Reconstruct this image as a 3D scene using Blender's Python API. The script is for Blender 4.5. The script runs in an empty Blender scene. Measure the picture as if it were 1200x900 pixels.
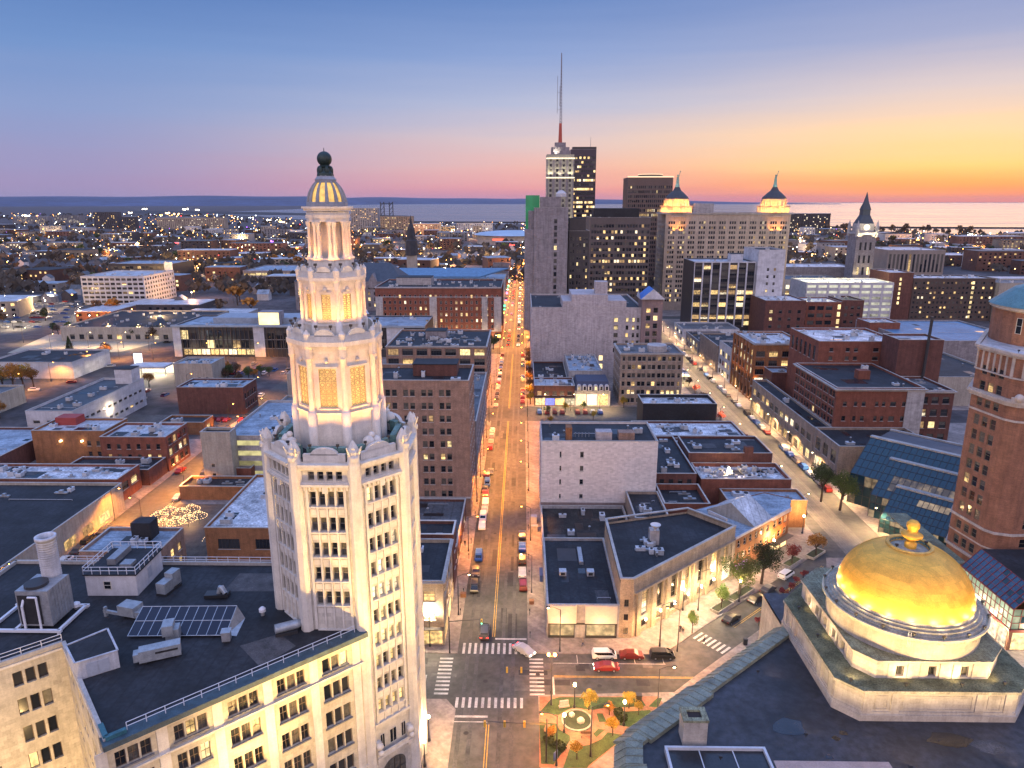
import bpy, math, random
from mathutils import Vector, Matrix
R = random.Random(7)
PI = math.pi
sc = bpy.context.scene
COL = sc.collection
# ---------------------------------------------------------------- camera
TH = math.atan(214/833.0); EYE = 84.0; YAW = math.radians(0.87); FPX = 833.0
cd = bpy.data.cameras.new('camera'); cam = bpy.data.objects.new('camera', cd); COL.objects.link(cam)
cam.location = (0, 0, EYE); cam.rotation_euler = (PI/2-TH, 0, YAW)
cd.sensor_width = 36; cd.lens = FPX/1200*36; cd.clip_start = 1; cd.clip_end = 90000
sc.camera = cam
# ---------------------------------------------------------------- sky
wd = bpy.data.worlds.new('World'); sc.world = wd; wd.use_nodes = True
nt = wd.node_tree; N = nt.nodes; LK = nt.links
for n in list(N): N.remove(n)
def s2l(c): return tuple(((x/255+0.055)/1.055)**2.4 if x > 10 else x/255/12.92 for x in c)+(1,)
def ramp(stops):
    r = N.new('ShaderNodeValToRGB'); e = r.color_ramp
    while len(e.elements) < len(stops): e.elements.new(0.5)
    for el, (p, c) in zip(e.elements, stops): el.position = p; el.color = c
    return r
tc = N.new('ShaderNodeTexCoord'); sx = N.new('ShaderNodeSeparateXYZ'); LK.new(tc.outputs['Generated'], sx.inputs[0])
asn = N.new('ShaderNodeMath'); asn.operation = 'ARCSINE'; LK.new(sx.outputs['Z'], asn.inputs[0])
el = N.new('ShaderNodeMath'); el.operation = 'MULTIPLY'; el.inputs[1].default_value = 2/PI; LK.new(asn.outputs[0], el.inputs[0])  # 0..1 = horizon..zenith
D = lambda d: d/90.0
Z = (.42, .66, 1.38, 1)
rl = ramp([(D(0), s2l((148,136,172))), (D(1.2), s2l((154,140,178))), (D(3.2), s2l((146,146,186))), (D(6), s2l((132,150,194))), (D(10), s2l((108,140,192))), (D(14.5), s2l((80,116,176))), (D(24), (.20,.34,.70,1)), (D(50), Z)])
rr = ramp([(D(0), s2l((232,128,100))), (D(.9), s2l((250,160,84))), (D(2.4), s2l((255,204,122))), (D(4.6), s2l((248,208,160))), (D(7.2), s2l((208,194,194))), (D(10.4), s2l((152,162,196))), (D(14.5), s2l((112,136,188))), (D(32), Z)])
rm = ramp([(D(0), s2l((202,136,156))), (D(1.0), s2l((224,152,154))), (D(2.4), s2l((226,174,168))), (D(4.4), s2l((210,188,190))), (D(7), s2l((172,178,204))), (D(10.4), s2l((132,154,200))), (D(14.5), s2l((96,128,184))), (D(32), Z)])
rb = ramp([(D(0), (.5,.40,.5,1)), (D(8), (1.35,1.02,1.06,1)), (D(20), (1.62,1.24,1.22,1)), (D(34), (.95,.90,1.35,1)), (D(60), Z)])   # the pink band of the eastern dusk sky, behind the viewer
cm_ = N.new('ShaderNodeMapping'); cm_.inputs['Scale'].default_value = (2.2, 2.2, 46); LK.new(tc.outputs['Generated'], cm_.inputs[0])   # faint level streaks of thin cloud
cn_ = N.new('ShaderNodeTexNoise'); cn_.inputs['Scale'].default_value = 1.3; cn_.inputs['Detail'].default_value = 5; LK.new(cm_.outputs[0], cn_.inputs['Vector'])
cr_ = N.new('ShaderNodeMapRange'); cr_.inputs['To Min'].default_value = -.0085; cr_.inputs['To Max'].default_value = .0085; LK.new(cn_.outputs['Fac'], cr_.inputs['Value'])
ea_ = N.new('ShaderNodeMath'); ea_.operation = 'ADD'; LK.new(el.outputs[0], ea_.inputs[0]); LK.new(cr_.outputs[0], ea_.inputs[1])
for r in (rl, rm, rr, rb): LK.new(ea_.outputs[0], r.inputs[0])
az = N.new('ShaderNodeMath'); az.operation = 'ARCTAN2'; LK.new(sx.outputs['X'], az.inputs[0]); LK.new(sx.outputs['Y'], az.inputs[1])
def mrange(a, b):
    m = N.new('ShaderNodeMapRange'); m.interpolation_type = 'SMOOTHSTEP'
    m.inputs['From Min'].default_value = math.radians(a); m.inputs['From Max'].default_value = math.radians(b)
    LK.new(az.outputs[0], m.inputs['Value']); return m
f1 = mrange(-34, 4); f2 = mrange(-4, 32); 
def mix(f, a, b):
    m = N.new('ShaderNodeMix'); m.data_type = 'RGBA'
    LK.new(f, m.inputs['Factor']); LK.new(a, m.inputs[6]); LK.new(b, m.inputs[7]); return m.outputs[2]
c1 = mix(f1.outputs[0], rl.outputs[0], rm.outputs[0]); c2 = mix(f2.outputs[0], c1, rr.outputs[0])
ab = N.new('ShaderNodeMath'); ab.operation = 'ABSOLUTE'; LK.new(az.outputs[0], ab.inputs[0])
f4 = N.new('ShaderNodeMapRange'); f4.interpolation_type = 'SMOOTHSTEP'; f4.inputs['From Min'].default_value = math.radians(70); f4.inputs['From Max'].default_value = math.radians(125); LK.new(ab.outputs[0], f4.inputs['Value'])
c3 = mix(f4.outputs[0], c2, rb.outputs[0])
SUN_EL, SUN_AZ = 1.0, 30.0
nis = N.new('ShaderNodeTexSky'); nis.sky_type = 'NISHITA'; nis.sun_disc = False
nis.sun_elevation = math.radians(SUN_EL); nis.sun_rotation = math.radians(SUN_AZ)
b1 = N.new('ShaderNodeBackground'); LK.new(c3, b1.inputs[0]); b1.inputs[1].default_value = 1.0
b2 = N.new('ShaderNodeBackground'); LK.new(nis.outputs[0], b2.inputs[0]); b2.inputs[1].default_value = 0.006
ad = N.new('ShaderNodeAddShader'); LK.new(b1.outputs[0], ad.inputs[0]); LK.new(b2.outputs[0], ad.inputs[1])
wo = N.new('ShaderNodeOutputWorld'); LK.new(ad.outputs[0], wo.inputs[0])
# the afterglow: a weak, very soft, low sun
sl = bpy.data.lights.new('sun', 'SUN'); sl.energy = 0.28; sl.angle = math.radians(25); sl.color = (1, .55, .3)
so = bpy.data.objects.new('sun', sl); COL.objects.link(so)
so.rotation_euler = Vector((math.sin(math.radians(SUN_AZ))*math.cos(.05), math.cos(math.radians(SUN_AZ))*math.cos(.05), math.sin(.05))).to_track_quat('Z', 'Y').to_euler()
sc.view_settings.view_transform = 'Standard'; sc.view_settings.look = 'None'; sc.view_settings.exposure = 0.2; sc.view_settings.gamma = 1
sc.view_settings.use_curve_mapping = False
sc.render.engine = 'CYCLES'; cy_ = sc.cycles
cy_.use_denoising = True; cy_.max_bounces = 5; cy_.diffuse_bounces = 2; cy_.glossy_bounces = 3; cy_.transmission_bounces = 3
cy_.sample_clamp_indirect = 4; cy_.caustics_reflective = False; cy_.caustics_refractive = False
try: cy_.use_light_tree = True
except Exception: pass
# ---------------------------------------------------------------- surveying helpers: pixel of the photograph + a known height or distance -> metres
_ct, _st, _cy, _sy = math.cos(TH), math.sin(TH), math.cos(YAW), math.sin(YAW)
def _ray(px, py):
    dx = (px-600)/FPX; dy = -(py-450)/FPX
    f = _ct+dy*_st; u = dy*_ct-_st
    return dx*_cy-f*_sy, dx*_sy+f*_cy, u
def U(px, py, z=0.0):
    x, y, u = _ray(px, py); t = (z-EYE)/u
    return x*t, y*t
def UY(px, py, Y):
    x, y, u = _ray(px, py); t = Y/y
    return x*t, EYE+u*t
# ---------------------------------------------------------------- mesh builder
class MB:
    def __init__(s): s.v = []; s.f = []; s.m = []; s.s = []
    def add(s, vs, fs, m=0, sm=False):
        o = len(s.v); s.v += [tuple(v) for v in vs]
        for f in fs: s.f.append(tuple(i+o for i in f)); s.m.append(m); s.s.append(sm)
        return s
    def quad(s, a, b, c, d, m=0): return s.add([a, b, c, d], [(0, 1, 2, 3)], m)
    def box(s, x0, y0, z0, x1, y1, z1, m=0, top=None):
        v = [(x0,y0,z0),(x1,y0,z0),(x1,y1,z0),(x0,y1,z0),(x0,y0,z1),(x1,y0,z1),(x1,y1,z1),(x0,y1,z1)]
        s.add(v, [(0,3,2,1),(0,1,5,4),(1,2,6,5),(2,3,7,6),(3,0,4,7)], m); s.add(v[4:], [(0,1,2,3)], m if top is None else top); return s
    def prism(s, pts, z0, z1, m=0, top=None, bot=True):
        n = len(pts); v = [(x,y,z0) for x,y in pts]+[(x,y,z1) for x,y in pts]
        s.add(v, [(i,(i+1)%n,(i+1)%n+n,i+n) for i in range(n)], m)
        s.add(v[n:], [tuple(range(n))], m if top is None else top)
        if bot: s.add(v[:n], [tuple(reversed(range(n)))], m)
        return s
    def ring(s, outer, inner, z0, z1, m=0):
        n = len(outer); v = [(x,y,z0) for x,y in outer]+[(x,y,z1) for x,y in outer]+[(x,y,z0) for x,y in inner]+[(x,y,z1) for x,y in inner]
        F = []
        for i in range(n):
            j = (i+1) % n
            F += [(i,j,j+n,i+n), (j+2*n,i+2*n,i+3*n,j+3*n), (i+n,j+n,j+3*n,i+3*n), (j,i,i+2*n,j+2*n)]
        return s.add(v, F, m)
    def lathe(s, prof, cx=0, cy=0, n=24, m=0, a0=0.0, sm=False, cap=True, a1=None):
        full = a1 is None; A = [a0+(2*PI*i/n if full else (a1-a0)*i/n) for i in range(n if full else n+1)]; k = len(A); v = []
        for r, z in prof: v += [(cx+r*math.cos(a), cy+r*math.sin(a), z) for a in A]
        F = []
        for p in range(len(prof)-1):
            for i in range(n):
                j = (i+1) % k; F.append((p*k+i, p*k+j, (p+1)*k+j, (p+1)*k+i))
        s.add(v, F, m, sm)
        if cap and full:
            s.add(v[-k:], [tuple(range(k))], m)
            s.add(v[:k], [tuple(reversed(range(k)))], m)
        return s
    def tube(s, p, q, r0, r1=None, n=8, m=0, sm=True):
        r1 = r0 if r1 is None else r1; p = Vector(p); q = Vector(q); d = (q-p).normalized()
        a = d.cross(Vector((0,0,1)) if abs(d.z) < .9 else Vector((1,0,0))).normalized(); b = d.cross(a)
        v = [tuple(p+r0*(a*math.cos(t)+b*math.sin(t))) for t in [2*PI*i/n for i in range(n)]]+[tuple(q+r1*(a*math.cos(t)+b*math.sin(t))) for t in [2*PI*i/n for i in range(n)]]
        s.add(v, [(i,(i+1)%n,(i+1)%n+n,i+n) for i in range(n)], m, sm)
        s.add(v, [tuple(reversed(range(n))), tuple(range(n,2*n))], m); return s
    def blob(s, c, r, m=0, n=8, k=6, sz=1.0, sm=True):
        prof = [(max(r*math.sin(PI*i/k), .001), c[2]-r*sz*math.cos(PI*i/k)) for i in range(k+1)]
        return s.lathe(prof, c[0], c[1], n, m, 0, sm, False)
    def xf(s, M):
        s.v = [tuple(M @ Vector(v)) for v in s.v]; return s
    def mesh(s, name, mats):
        me = bpy.data.meshes.new(name); me.from_pydata(s.v, [], s.f)
        for m in mats: me.materials.append(m)
        me.polygons.foreach_set('material_index', s.m); me.polygons.foreach_set('use_smooth', s.s); me.update(); return me
    def build(s, name, mats, parent=None, loc=(0,0,0), rot=0):
        if not isinstance(mats, (list, tuple)): mats = [mats]
        return link(name, s.mesh(name, mats), parent, loc, rot)
def link(name, me, parent=None, loc=(0,0,0), rot=0):
    o = bpy.data.objects.new(name, me); COL.objects.link(o); o.location = loc; o.rotation_euler = (0,0,rot)
    if parent: o.parent = parent
    return o
def tag(o, label=None, cat=None, group=None, kind=None):
    if label: o['label'] = label
    if cat: o['category'] = cat
    if group: o['group'] = group
    if kind: o['kind'] = kind
    return o
def thing(name, label, cat, loc=(0,0,0), rot=0, group=None):
    o = bpy.data.objects.new(name, None); COL.objects.link(o); o.location = loc; o.rotation_euler = (0,0,rot)
    return tag(o, label, cat, group)
def kids(o): return KID.get(o.name, [])
def copy_tree(o, loc, rot=0, label=None, group=None, mats=None):
    """a thing, its parts and sub-parts (lamps too), sharing mesh data; mats = {part name: {slot: material}}"""
    def rec(a, par):
        c = a.copy(); COL.objects.link(c)
        if par: c.parent = par
        b = a.name.split('.')[0]
        if mats and b in mats and c.type == 'MESH':
            for i, m in mats[b].items(): c.material_slots[i].link = 'OBJECT'; c.material_slots[i].material = m
        for ch in a.children: rec(ch, c)
        return c
    r = rec(o, None); r.location = loc; r.rotation_euler = (0,0,rot)
    if label: r['label'] = label
    if group: r['group'] = group
    return r
# ---------------------------------------------------------------- materials
MATS = {}
def mat(name, col, rough=.8, noise=.18, scale=.35, streak=0.0, metal=0.0, emit=None, var=0.0, brick=None, spec=None, col2=None, seams=None, bump=0.0):
    """procedural surface: base colour with blotches, optional rain streaks, brick courses, roofing seams, per-object variation"""
    if name in MATS: return MATS[name]
    m = bpy.data.materials.new(name); m.use_nodes = True; t = m.node_tree; n = t.nodes; l = t.links
    b = n['Principled BSDF']; b.inputs['Roughness'].default_value = rough; b.inputs['Metallic'].default_value = metal
    if spec is not None: b.inputs['Specular IOR Level'].default_value = spec
    col = tuple(col)+(1,)
    geo = n.new('ShaderNodeNewGeometry'); out = None
    def mixc(kind, fac, a, bb):
        x = n.new('ShaderNodeMix'); x.data_type = 'RGBA'; x.blend_type = kind
        if isinstance(fac, float): x.inputs['Factor'].default_value = fac
        else: l.new(fac, x.inputs['Factor'])
        for s_, v in ((6, a), (7, bb)):
            if isinstance(v, tuple): x.inputs[s_].default_value = v
            else: l.new(v, x.inputs[s_])
        return x.outputs[2]
    cur = col
    if brick:
        mp = n.new('ShaderNodeSeparateXYZ'); l.new(geo.outputs['Position'], mp.inputs[0])
        s1 = n.new('ShaderNodeMath'); l.new(mp.outputs['X'], s1.inputs[0]); l.new(mp.outputs['Y'], s1.inputs[1])
        cb = n.new('ShaderNodeCombineXYZ'); l.new(s1.outputs[0], cb.inputs[0]); l.new(mp.outputs['Z'], cb.inputs[1])
        br = n.new('ShaderNodeTexBrick'); l.new(cb.outputs[0], br.inputs['Vector']); br.inputs['Scale'].default_value = 1
        br.inputs['Brick Width'].default_value = brick[0]; br.inputs['Row Height'].default_value = brick[1]; br.inputs['Mortar Size'].default_value = brick[2]
        br.inputs['Color1'].default_value = col; br.inputs['Color2'].default_value = tuple(c*.78 for c in col[:3])+(1,)
        br.inputs['Mortar'].default_value = tuple(c*(brick[3] if len(brick) > 3 else .7) for c in col[:3])+(1,); cur = br.outputs['Color']
    if seams:
        wv = n.new('ShaderNodeTexWave'); l.new(geo.outputs['Position'], wv.inputs['Vector']); wv.bands_direction = seams[0]; wv.inputs['Scale'].default_value = seams[1]
        wv.inputs['Distortion'].default_value = 0.15; rp = n.new('ShaderNodeValToRGB'); rp.color_ramp.elements[0].position = .0; rp.color_ramp.elements[1].position = .06
        rp.color_ramp.elements[0].color = (.62,.62,.62,1); rp.color_ramp.elements[1].color = (1,1,1,1); l.new(wv.outputs['Fac'], rp.inputs[0]); cur = mixc('MULTIPLY', 1.0, cur, rp.outputs[0])
    if noise:
        def nz(sc_, det, vec=None):
            z = n.new('ShaderNodeTexNoise'); z.inputs['Scale'].default_value = sc_; z.inputs['Detail'].default_value = det; z.inputs['Roughness'].default_value = .62
            l.new(vec if vec else geo.outputs['Position'], z.inputs['Vector']); return z
        z = nz(scale, 7); rp = n.new('ShaderNodeValToRGB'); rp.color_ramp.elements[0].position = .3; rp.color_ramp.elements[1].position = .7
        a = max(0, 1-noise*1.6); c2 = tuple(x for x in (col2 if col2 else (a, a, a)))+(1,)
        rp.color_ramp.elements[0].color = c2; rp.color_ramp.elements[1].color = (1+noise*.5,)*3+(1,)
        l.new(z.outputs['Fac'], rp.inputs[0]); cur = mixc('MULTIPLY', 1.0, cur, rp.outputs[0])
        z2 = nz(scale*9, 4); rp2 = n.new('ShaderNodeValToRGB'); rp2.color_ramp.elements[0].color = (1-noise*.8,)*3+(1,); rp2.color_ramp.elements[1].color = (1+noise*.6,)*3+(1,)
        rp2.color_ramp.elements[0].position = .35; rp2.color_ramp.elements[1].position = .65
        l.new(z2.outputs['Fac'], rp2.inputs[0]); cur = mixc('MULTIPLY', 1.0, cur, rp2.outputs[0])
        if streak:
            mp2 = n.new('ShaderNodeMapping'); mp2.inputs['Scale'].default_value = (1.3, 1.3, .09); l.new(geo.outputs['Position'], mp2.inputs['Vector'])
            z3 = nz(1.0, 5, mp2.outputs[0]); rp3 = n.new('ShaderNodeValToRGB'); rp3.color_ramp.elements[0].color = (1-streak,)*3+(1,); rp3.color_ramp.elements[0].position = .38; rp3.color_ramp.elements[1].position = .58
            l.new(z3.outputs['Fac'], rp3.inputs[0]); cur = mixc('MULTIPLY', 1.0, cur, rp3.outputs[0])
        if bump:
            bp = n.new('ShaderNodeBump'); bp.inputs['Strength'].default_value = bump; bp.inputs['Distance'].default_value = .1; l.new(z2.outputs['Fac'], bp.inputs['Height']); l.new(bp.outputs[0], b.inputs['Normal'])
    if var:
        oi = n.new('ShaderNodeObjectInfo'); hs = n.new('ShaderNodeHueSaturation'); mr = n.new('ShaderNodeMapRange')
        mr.inputs['To Min'].default_value = 1-var; mr.inputs['To Max'].default_value = 1+var; l.new(oi.outputs['Random'], mr.inputs['Value']); l.new(mr.outputs[0], hs.inputs['Value'])
        if isinstance(cur, tuple): hs.inputs['Color'].default_value = cur
        else: l.new(cur, hs.inputs['Color'])
        cur = hs.outputs[0]
    if isinstance(cur, tuple): b.inputs['Base Color'].default_value = cur
    else: l.new(cur, b.inputs['Base Color'])
    if emit:
        b.inputs['Emission Color'].default_value = tuple(emit[0])+(1,); b.inputs['Emission Strength'].default_value = emit[1]
    MATS[name] = m; return m
def glow(name, col, s, noise=0.0, scale=1.2):
    """a surface that gives off light; noise = lumps of furniture, blinds and lamps seen in a lit room"""
    m = mat(name, (.03,.03,.03), .4, 0, emit=(col, s))
    if noise and not m.get('done'):
        t = m.node_tree; n = t.nodes; b = n['Principled BSDF']; g = n.new('ShaderNodeNewGeometry'); z = n.new('ShaderNodeTexNoise')
        z.inputs['Scale'].default_value = scale; z.inputs['Detail'].default_value = 3; t.links.new(g.outputs['Position'], z.inputs['Vector'])
        oi = n.new('ShaderNodeObjectInfo'); mu0 = n.new('ShaderNodeMath'); mu0.operation = 'ADD'; t.links.new(z.outputs['Fac'], mu0.inputs[0])
        mrr = n.new('ShaderNodeMapRange'); mrr.inputs['To Min'].default_value = -.22; mrr.inputs['To Max'].default_value = .22; t.links.new(oi.outputs['Random'], mrr.inputs['Value']); t.links.new(mrr.outputs[0], mu0.inputs[1])
        mr = n.new('ShaderNodeMapRange'); mr.inputs['From Min'].default_value = .25; mr.inputs['From Max'].default_value = .75
        mr.inputs['To Min'].default_value = s*(1-noise); mr.inputs['To Max'].default_value = s*(1+noise); t.links.new(mu0.outputs[0], mr.inputs['Value']); t.links.new(mr.outputs[0], b.inputs['Emission Strength'])
        m['done'] = 1
    return m
GL = [mat('window_glass', (.012,.015,.02), .07, 0, spec=.6), mat('window_glass_dim', (.03,.032,.036), .12, 0, spec=.5), mat('window_glass_blind', (.12,.115,.10), .25, .3, 2.0)]
LIT = [glow('lit_room_warm', (1,.64,.24), 1.0, .75), glow('lit_room_yellow', (1,.74,.34), 1.15, .65), glow('lit_room_white', (1,.84,.56), 1.15, .65), glow('lit_room_dim', (1,.6,.25), .35, .8)]
FR_D = mat('dark_frame', (.05,.045,.04), .5, 0); FR_W = mat('pale_frame', (.55,.52,.45), .6, 0); FR_B = mat('brown_frame', (.12,.08,.055), .6, 0)
CONC = mat('concrete', (.36,.34,.31), .85, .2, .3, .25); COPE = mat('coping_stone', (.42,.40,.37), .8, .2)
R_DARK = mat('dark_membrane_roof', (.019,.021,.026), .75, .6, .16, bump=.3, seams=('X', .16)); R_GREY = mat('grey_membrane_roof', (.11,.12,.13), .6, .4, .15, seams=('X', .12)); R_WHITE = mat('white_membrane_roof', (.50,.53,.56), .5, .35, .16, seams=('X', .16))
R_SNOW = mat('pale_patched_roof', (.62,.64,.66), .5, .6, .22, col2=(.18,.19,.2)); R_BLUE = mat('weathered_blue_roof', (.30,.38,.46), .55, .4, .2, seams=('Y', .16))
STEEL = mat('galvanised_metal', (.42,.44,.46), .42, .2, 1.5, metal=.55, var=.15); DKMETAL = mat('dark_metal', (.03,.03,.032), .45, 0); ALU = mat('painted_unit', (.5,.52,.54), .5, .2, 2, var=.25)
COPPER = mat('green_copper', (.16,.30,.27), .7, .35, .8, .35)
BRK = lambda nm, c, st=.2: mat(nm, c, .88, .22, .5, st, brick=(.42,.13,.012,.8))
PATCH = [mat('roof_patch_dark', (.014,.015,.018), .4, .4, .5), mat('roof_patch_grey', (.07,.072,.078), .8, .4, .5), mat('roof_ponding', (.02,.022,.026), .12, .3, .4)]
# ---------------------------------------------------------------- building helpers
WIN = {}
def win_mesh(w, h, style, glass, frame, deep=.06, bl=0.0):
    """frame + panes of one window, origin at its sill centre, facing -y"""
    key = (round(w,2), round(h,2), style, glass.name, frame.name, deep, bl)
    if key in WIN: return WIN[key]
    b = MB(); t = min(.09, w*.09); x = w/2
    zb = h-t-(h-2*t)*bl
    b.quad((-x+t,0,t), (x-t,0,t), (x-t,0,zb), (-x+t,0,zb), 1)
    if bl: b.quad((-x+t,-.01,zb), (x-t,-.01,zb), (x-t,-.01,h-t), (-x+t,-.01,h-t), 2)
    d = -deep
    def bar(x0, z0, x1, z1): b.box(x0, d, z0, x1, .0, z1, 0)
    bar(-x,0,-x+t,h); bar(x-t,0,x,h); bar(-x+t,0,x-t,t); bar(-x+t,h-t,x-t,h)
    s = t*.6
    if style in ('sash', 'grid'): bar(-x+t,h/2-s/2,x-t,h/2+s/2)
    if style in ('grid', 'pair'): bar(-s/2,t,s/2,h-t)
    if style[0] == 'g' and style[1:].isdigit():
        nx, nz = int(style[1]), int(style[2])
        for i in range(1, nx): bar(-x+w*i/nx-s/2, t, -x+w*i/nx+s/2, h-t)
        for j in range(1, nz): bar(-x+t, h*j/nz-s/2, x-t, h*j/nz+s/2)
    me = b.mesh('window', [frame, glass, LIT[3] if glass in LIT else GL[2]]); WIN[key] = me; return me
def split_win(w, h, style, frame, glass):
    """the same window as two meshes: frame, pane"""
    k = (round(w,2), round(h,2), style, 'f', frame.name)
    if k not in WIN:
        f = MB(); t = .08; x = w/2
        for a in ((-x,0,-x+t,h), (x-t,0,x,h), (-x+t,0,x-t,t), (-x+t,h-t,x-t,h)): f.box(a[0],-.07,a[1],a[2],.02,a[3])
        if style in ('sash', 'grid'): f.box(-x+t,-.055,h/2-.035,x-t,.02,h/2+.035)
        if style == 'grid': f.box(-.03,-.05,t,.03,.02,h-t)
        WIN[k] = f.mesh('window', [frame])
    k2 = (round(w,2), round(h,2), 'p', glass.name)
    if k2 not in WIN:
        b = MB(); b.quad((-w/2+.05,.0,.05),(w/2-.05,.0,.05),(w/2-.05,.0,h-.05),(-w/2+.05,.0,h-.05)); WIN[k2] = b.mesh('pane', [glass])
    return WIN[k], WIN[k2]
def even(n, a, b, w): 
    s = (b-a)/n
    return [(a+s*(i+.5)-w/2, a+s*(i+.5)+w/2) for i in range(n)]
def grouped(ng, a, b, k, w, gap):
    s = (b-a)/ng; o = []
    for i in range(ng):
        c = a+s*(i+.5); t = k*w+(k-1)*gap
        o += [(c-t/2+j*(w+gap), c-t/2+j*(w+gap)+w) for j in range(k)]
    return o
def facade(mb, p0, p1, z0, z1, us, vs, dep=.22, m=0, mr=None):
    """wall from p0 to p1 (outside on the right hand) with real openings at us x vs; returns placements of the openings"""
    p0 = Vector(p0); p1 = Vector(p1); d = p1-p0; L = d.length; d /= L; nrm = Vector((d.y, -d.x)); ang = math.atan2(d.y, d.x)
    us = sorted(u for u in us if u[0] > .05 and u[1] < L-.05); vs = sorted(v for v in vs if v[0] >= z0 and v[1] < z1)
    def P(u, z, k=0): q = p0+d*u-nrm*k; return (q.x, q.y, z)
    z = z0; out = []
    for v in vs:
        if not us: break
        if v[0] > z: mb.quad(P(0,z), P(L,z), P(L,v[0]), P(0,v[0]), m)
        u = 0
        for a, b in us:
            if a > u: mb.quad(P(u,v[0]), P(a,v[0]), P(a,v[1]), P(u,v[1]), m)
            r = m if mr is None else mr
            mb.quad(P(a,v[0]), P(a,v[0],dep), P(a,v[1],dep), P(a,v[1]), r); mb.quad(P(b,v[0],dep), P(b,v[0]), P(b,v[1]), P(b,v[1],dep), r)
            mb.quad(P(a,v[0]), P(b,v[0]), P(b,v[0],dep), P(a,v[0],dep), r); mb.quad(P(a,v[1],dep), P(b,v[1],dep), P(b,v[1]), P(a,v[1]), r)
            c = P((a+b)/2, v[0], dep-.02); out.append((c, ang, b-a, v[1]-v[0])); u = b
        mb.quad(P(u,v[0]), P(L,v[0]), P(L,v[1]), P(u,v[1]), m); z = v[1]
    mb.quad(P(0,z), P(L,z), P(L,z1), P(0,z1), m)
    return out
def pick_glass(rng, lit, row=None):
    x = rng.random()
    if x < lit: return LIT[rng.choice((0,0,1,1,2,3))]
    return GL[rng.choice((0,0,1,1,2))]
def put_windows(root, spots, style, frame, rng, lit, base, split=False, cap=100, rows_lit=()):
    """one object per opening, up to the cap; the rest in one part"""
    bx, by = base.x, base.y
    spots = sorted(spots, key=lambda s: (s[0][0]+bx)**2+(s[0][1]+by)**2)
    rest = {}; runs = {}
    for i, (c, ang, w, h) in enumerate(spots):
        row = round(c[2], 1); p = lit
        if rows_lit and any(abs(row-r) < .6 for r in rows_lit): p = .8
        g = pick_glass(rng, p)
        if i < cap:
            if split:
                fm, pm = split_win(w, h, style, frame, g); o = link('window', fm, root, c, ang); link('pane', pm, o)
            else: link('window', win_mesh(w, h, style, g, frame, .06, rng.choice((0,0,.3,.55))), root, c, ang)
        else: rest.setdefault('x', []).append((c, ang, w, h, g))
    if rest:
        b = MB(); ms = [frame]; idx = {}
        for c, ang, w, h, g in rest['x']:
            if g.name not in idx: idx[g.name] = len(ms); ms.append(g)
            ca, sa = math.cos(ang), math.sin(ang)
            def T(x, y, z): return (c[0]+x*ca-y*sa, c[1]+x*sa+y*ca, c[2]+z)
            x = w/2; t = min(.09, w*.09)
            b.quad(T(-x,0,0), T(x,0,0), T(x,0,h), T(-x,0,h), 0); b.quad(T(-x+t,-.02,t), T(x-t,-.02,t), T(x-t,-.02,h-t), T(-x+t,-.02,h-t), idx[g.name])
        o = b.build('windows', ms, root); o['kind'] = 'stuff'
def roof_units(root, x0, y0, x1, y1, z, n, rng, big=1.0):
    for i in range(n):
        w = rng.uniform(.9, 2.6)*big; d = rng.uniform(.9, 2.2)*big; h = rng.uniform(.6, 1.6)*big
        if x1-x0 < w+2 or y1-y0 < d+2: continue
        x = rng.uniform(x0+.8, x1-w-.8); y = rng.uniform(y0+.8, y1-d-.8); k = rng.random()
        b = MB()
        if k < .55:
            b.box(x, y, z, x+w, y+d, z+h); b.box(x-.06, y-.06, z+h, x+w+.06, y+d+.06, z+h+.08); b.lathe([(min(w,d)*.3, z+h+.08), (min(w,d)*.3, z+h+.3)], x+w/2, y+d/2, 10, 1)
            b.build('rooftop_unit', [ALU, DKMETAL], root)
        elif k < .8:
            b.lathe([(.18*big, z), (.18*big, z+.7*big), (.34*big, z+.75*big), (.3*big, z+1.0*big), (.02, z+1.1*big)], x, y, 10, 0, sm=True); b.build('roof_vent', STEEL, root)
        else:
            b.box(x, y, z, x+w*1.4, y+d*.5, z+.35); b.box(x+w*.5, y, z+.35, x+w*.9, y+d*.5, z+.9); b.build('air_duct', STEEL, root)
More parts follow.
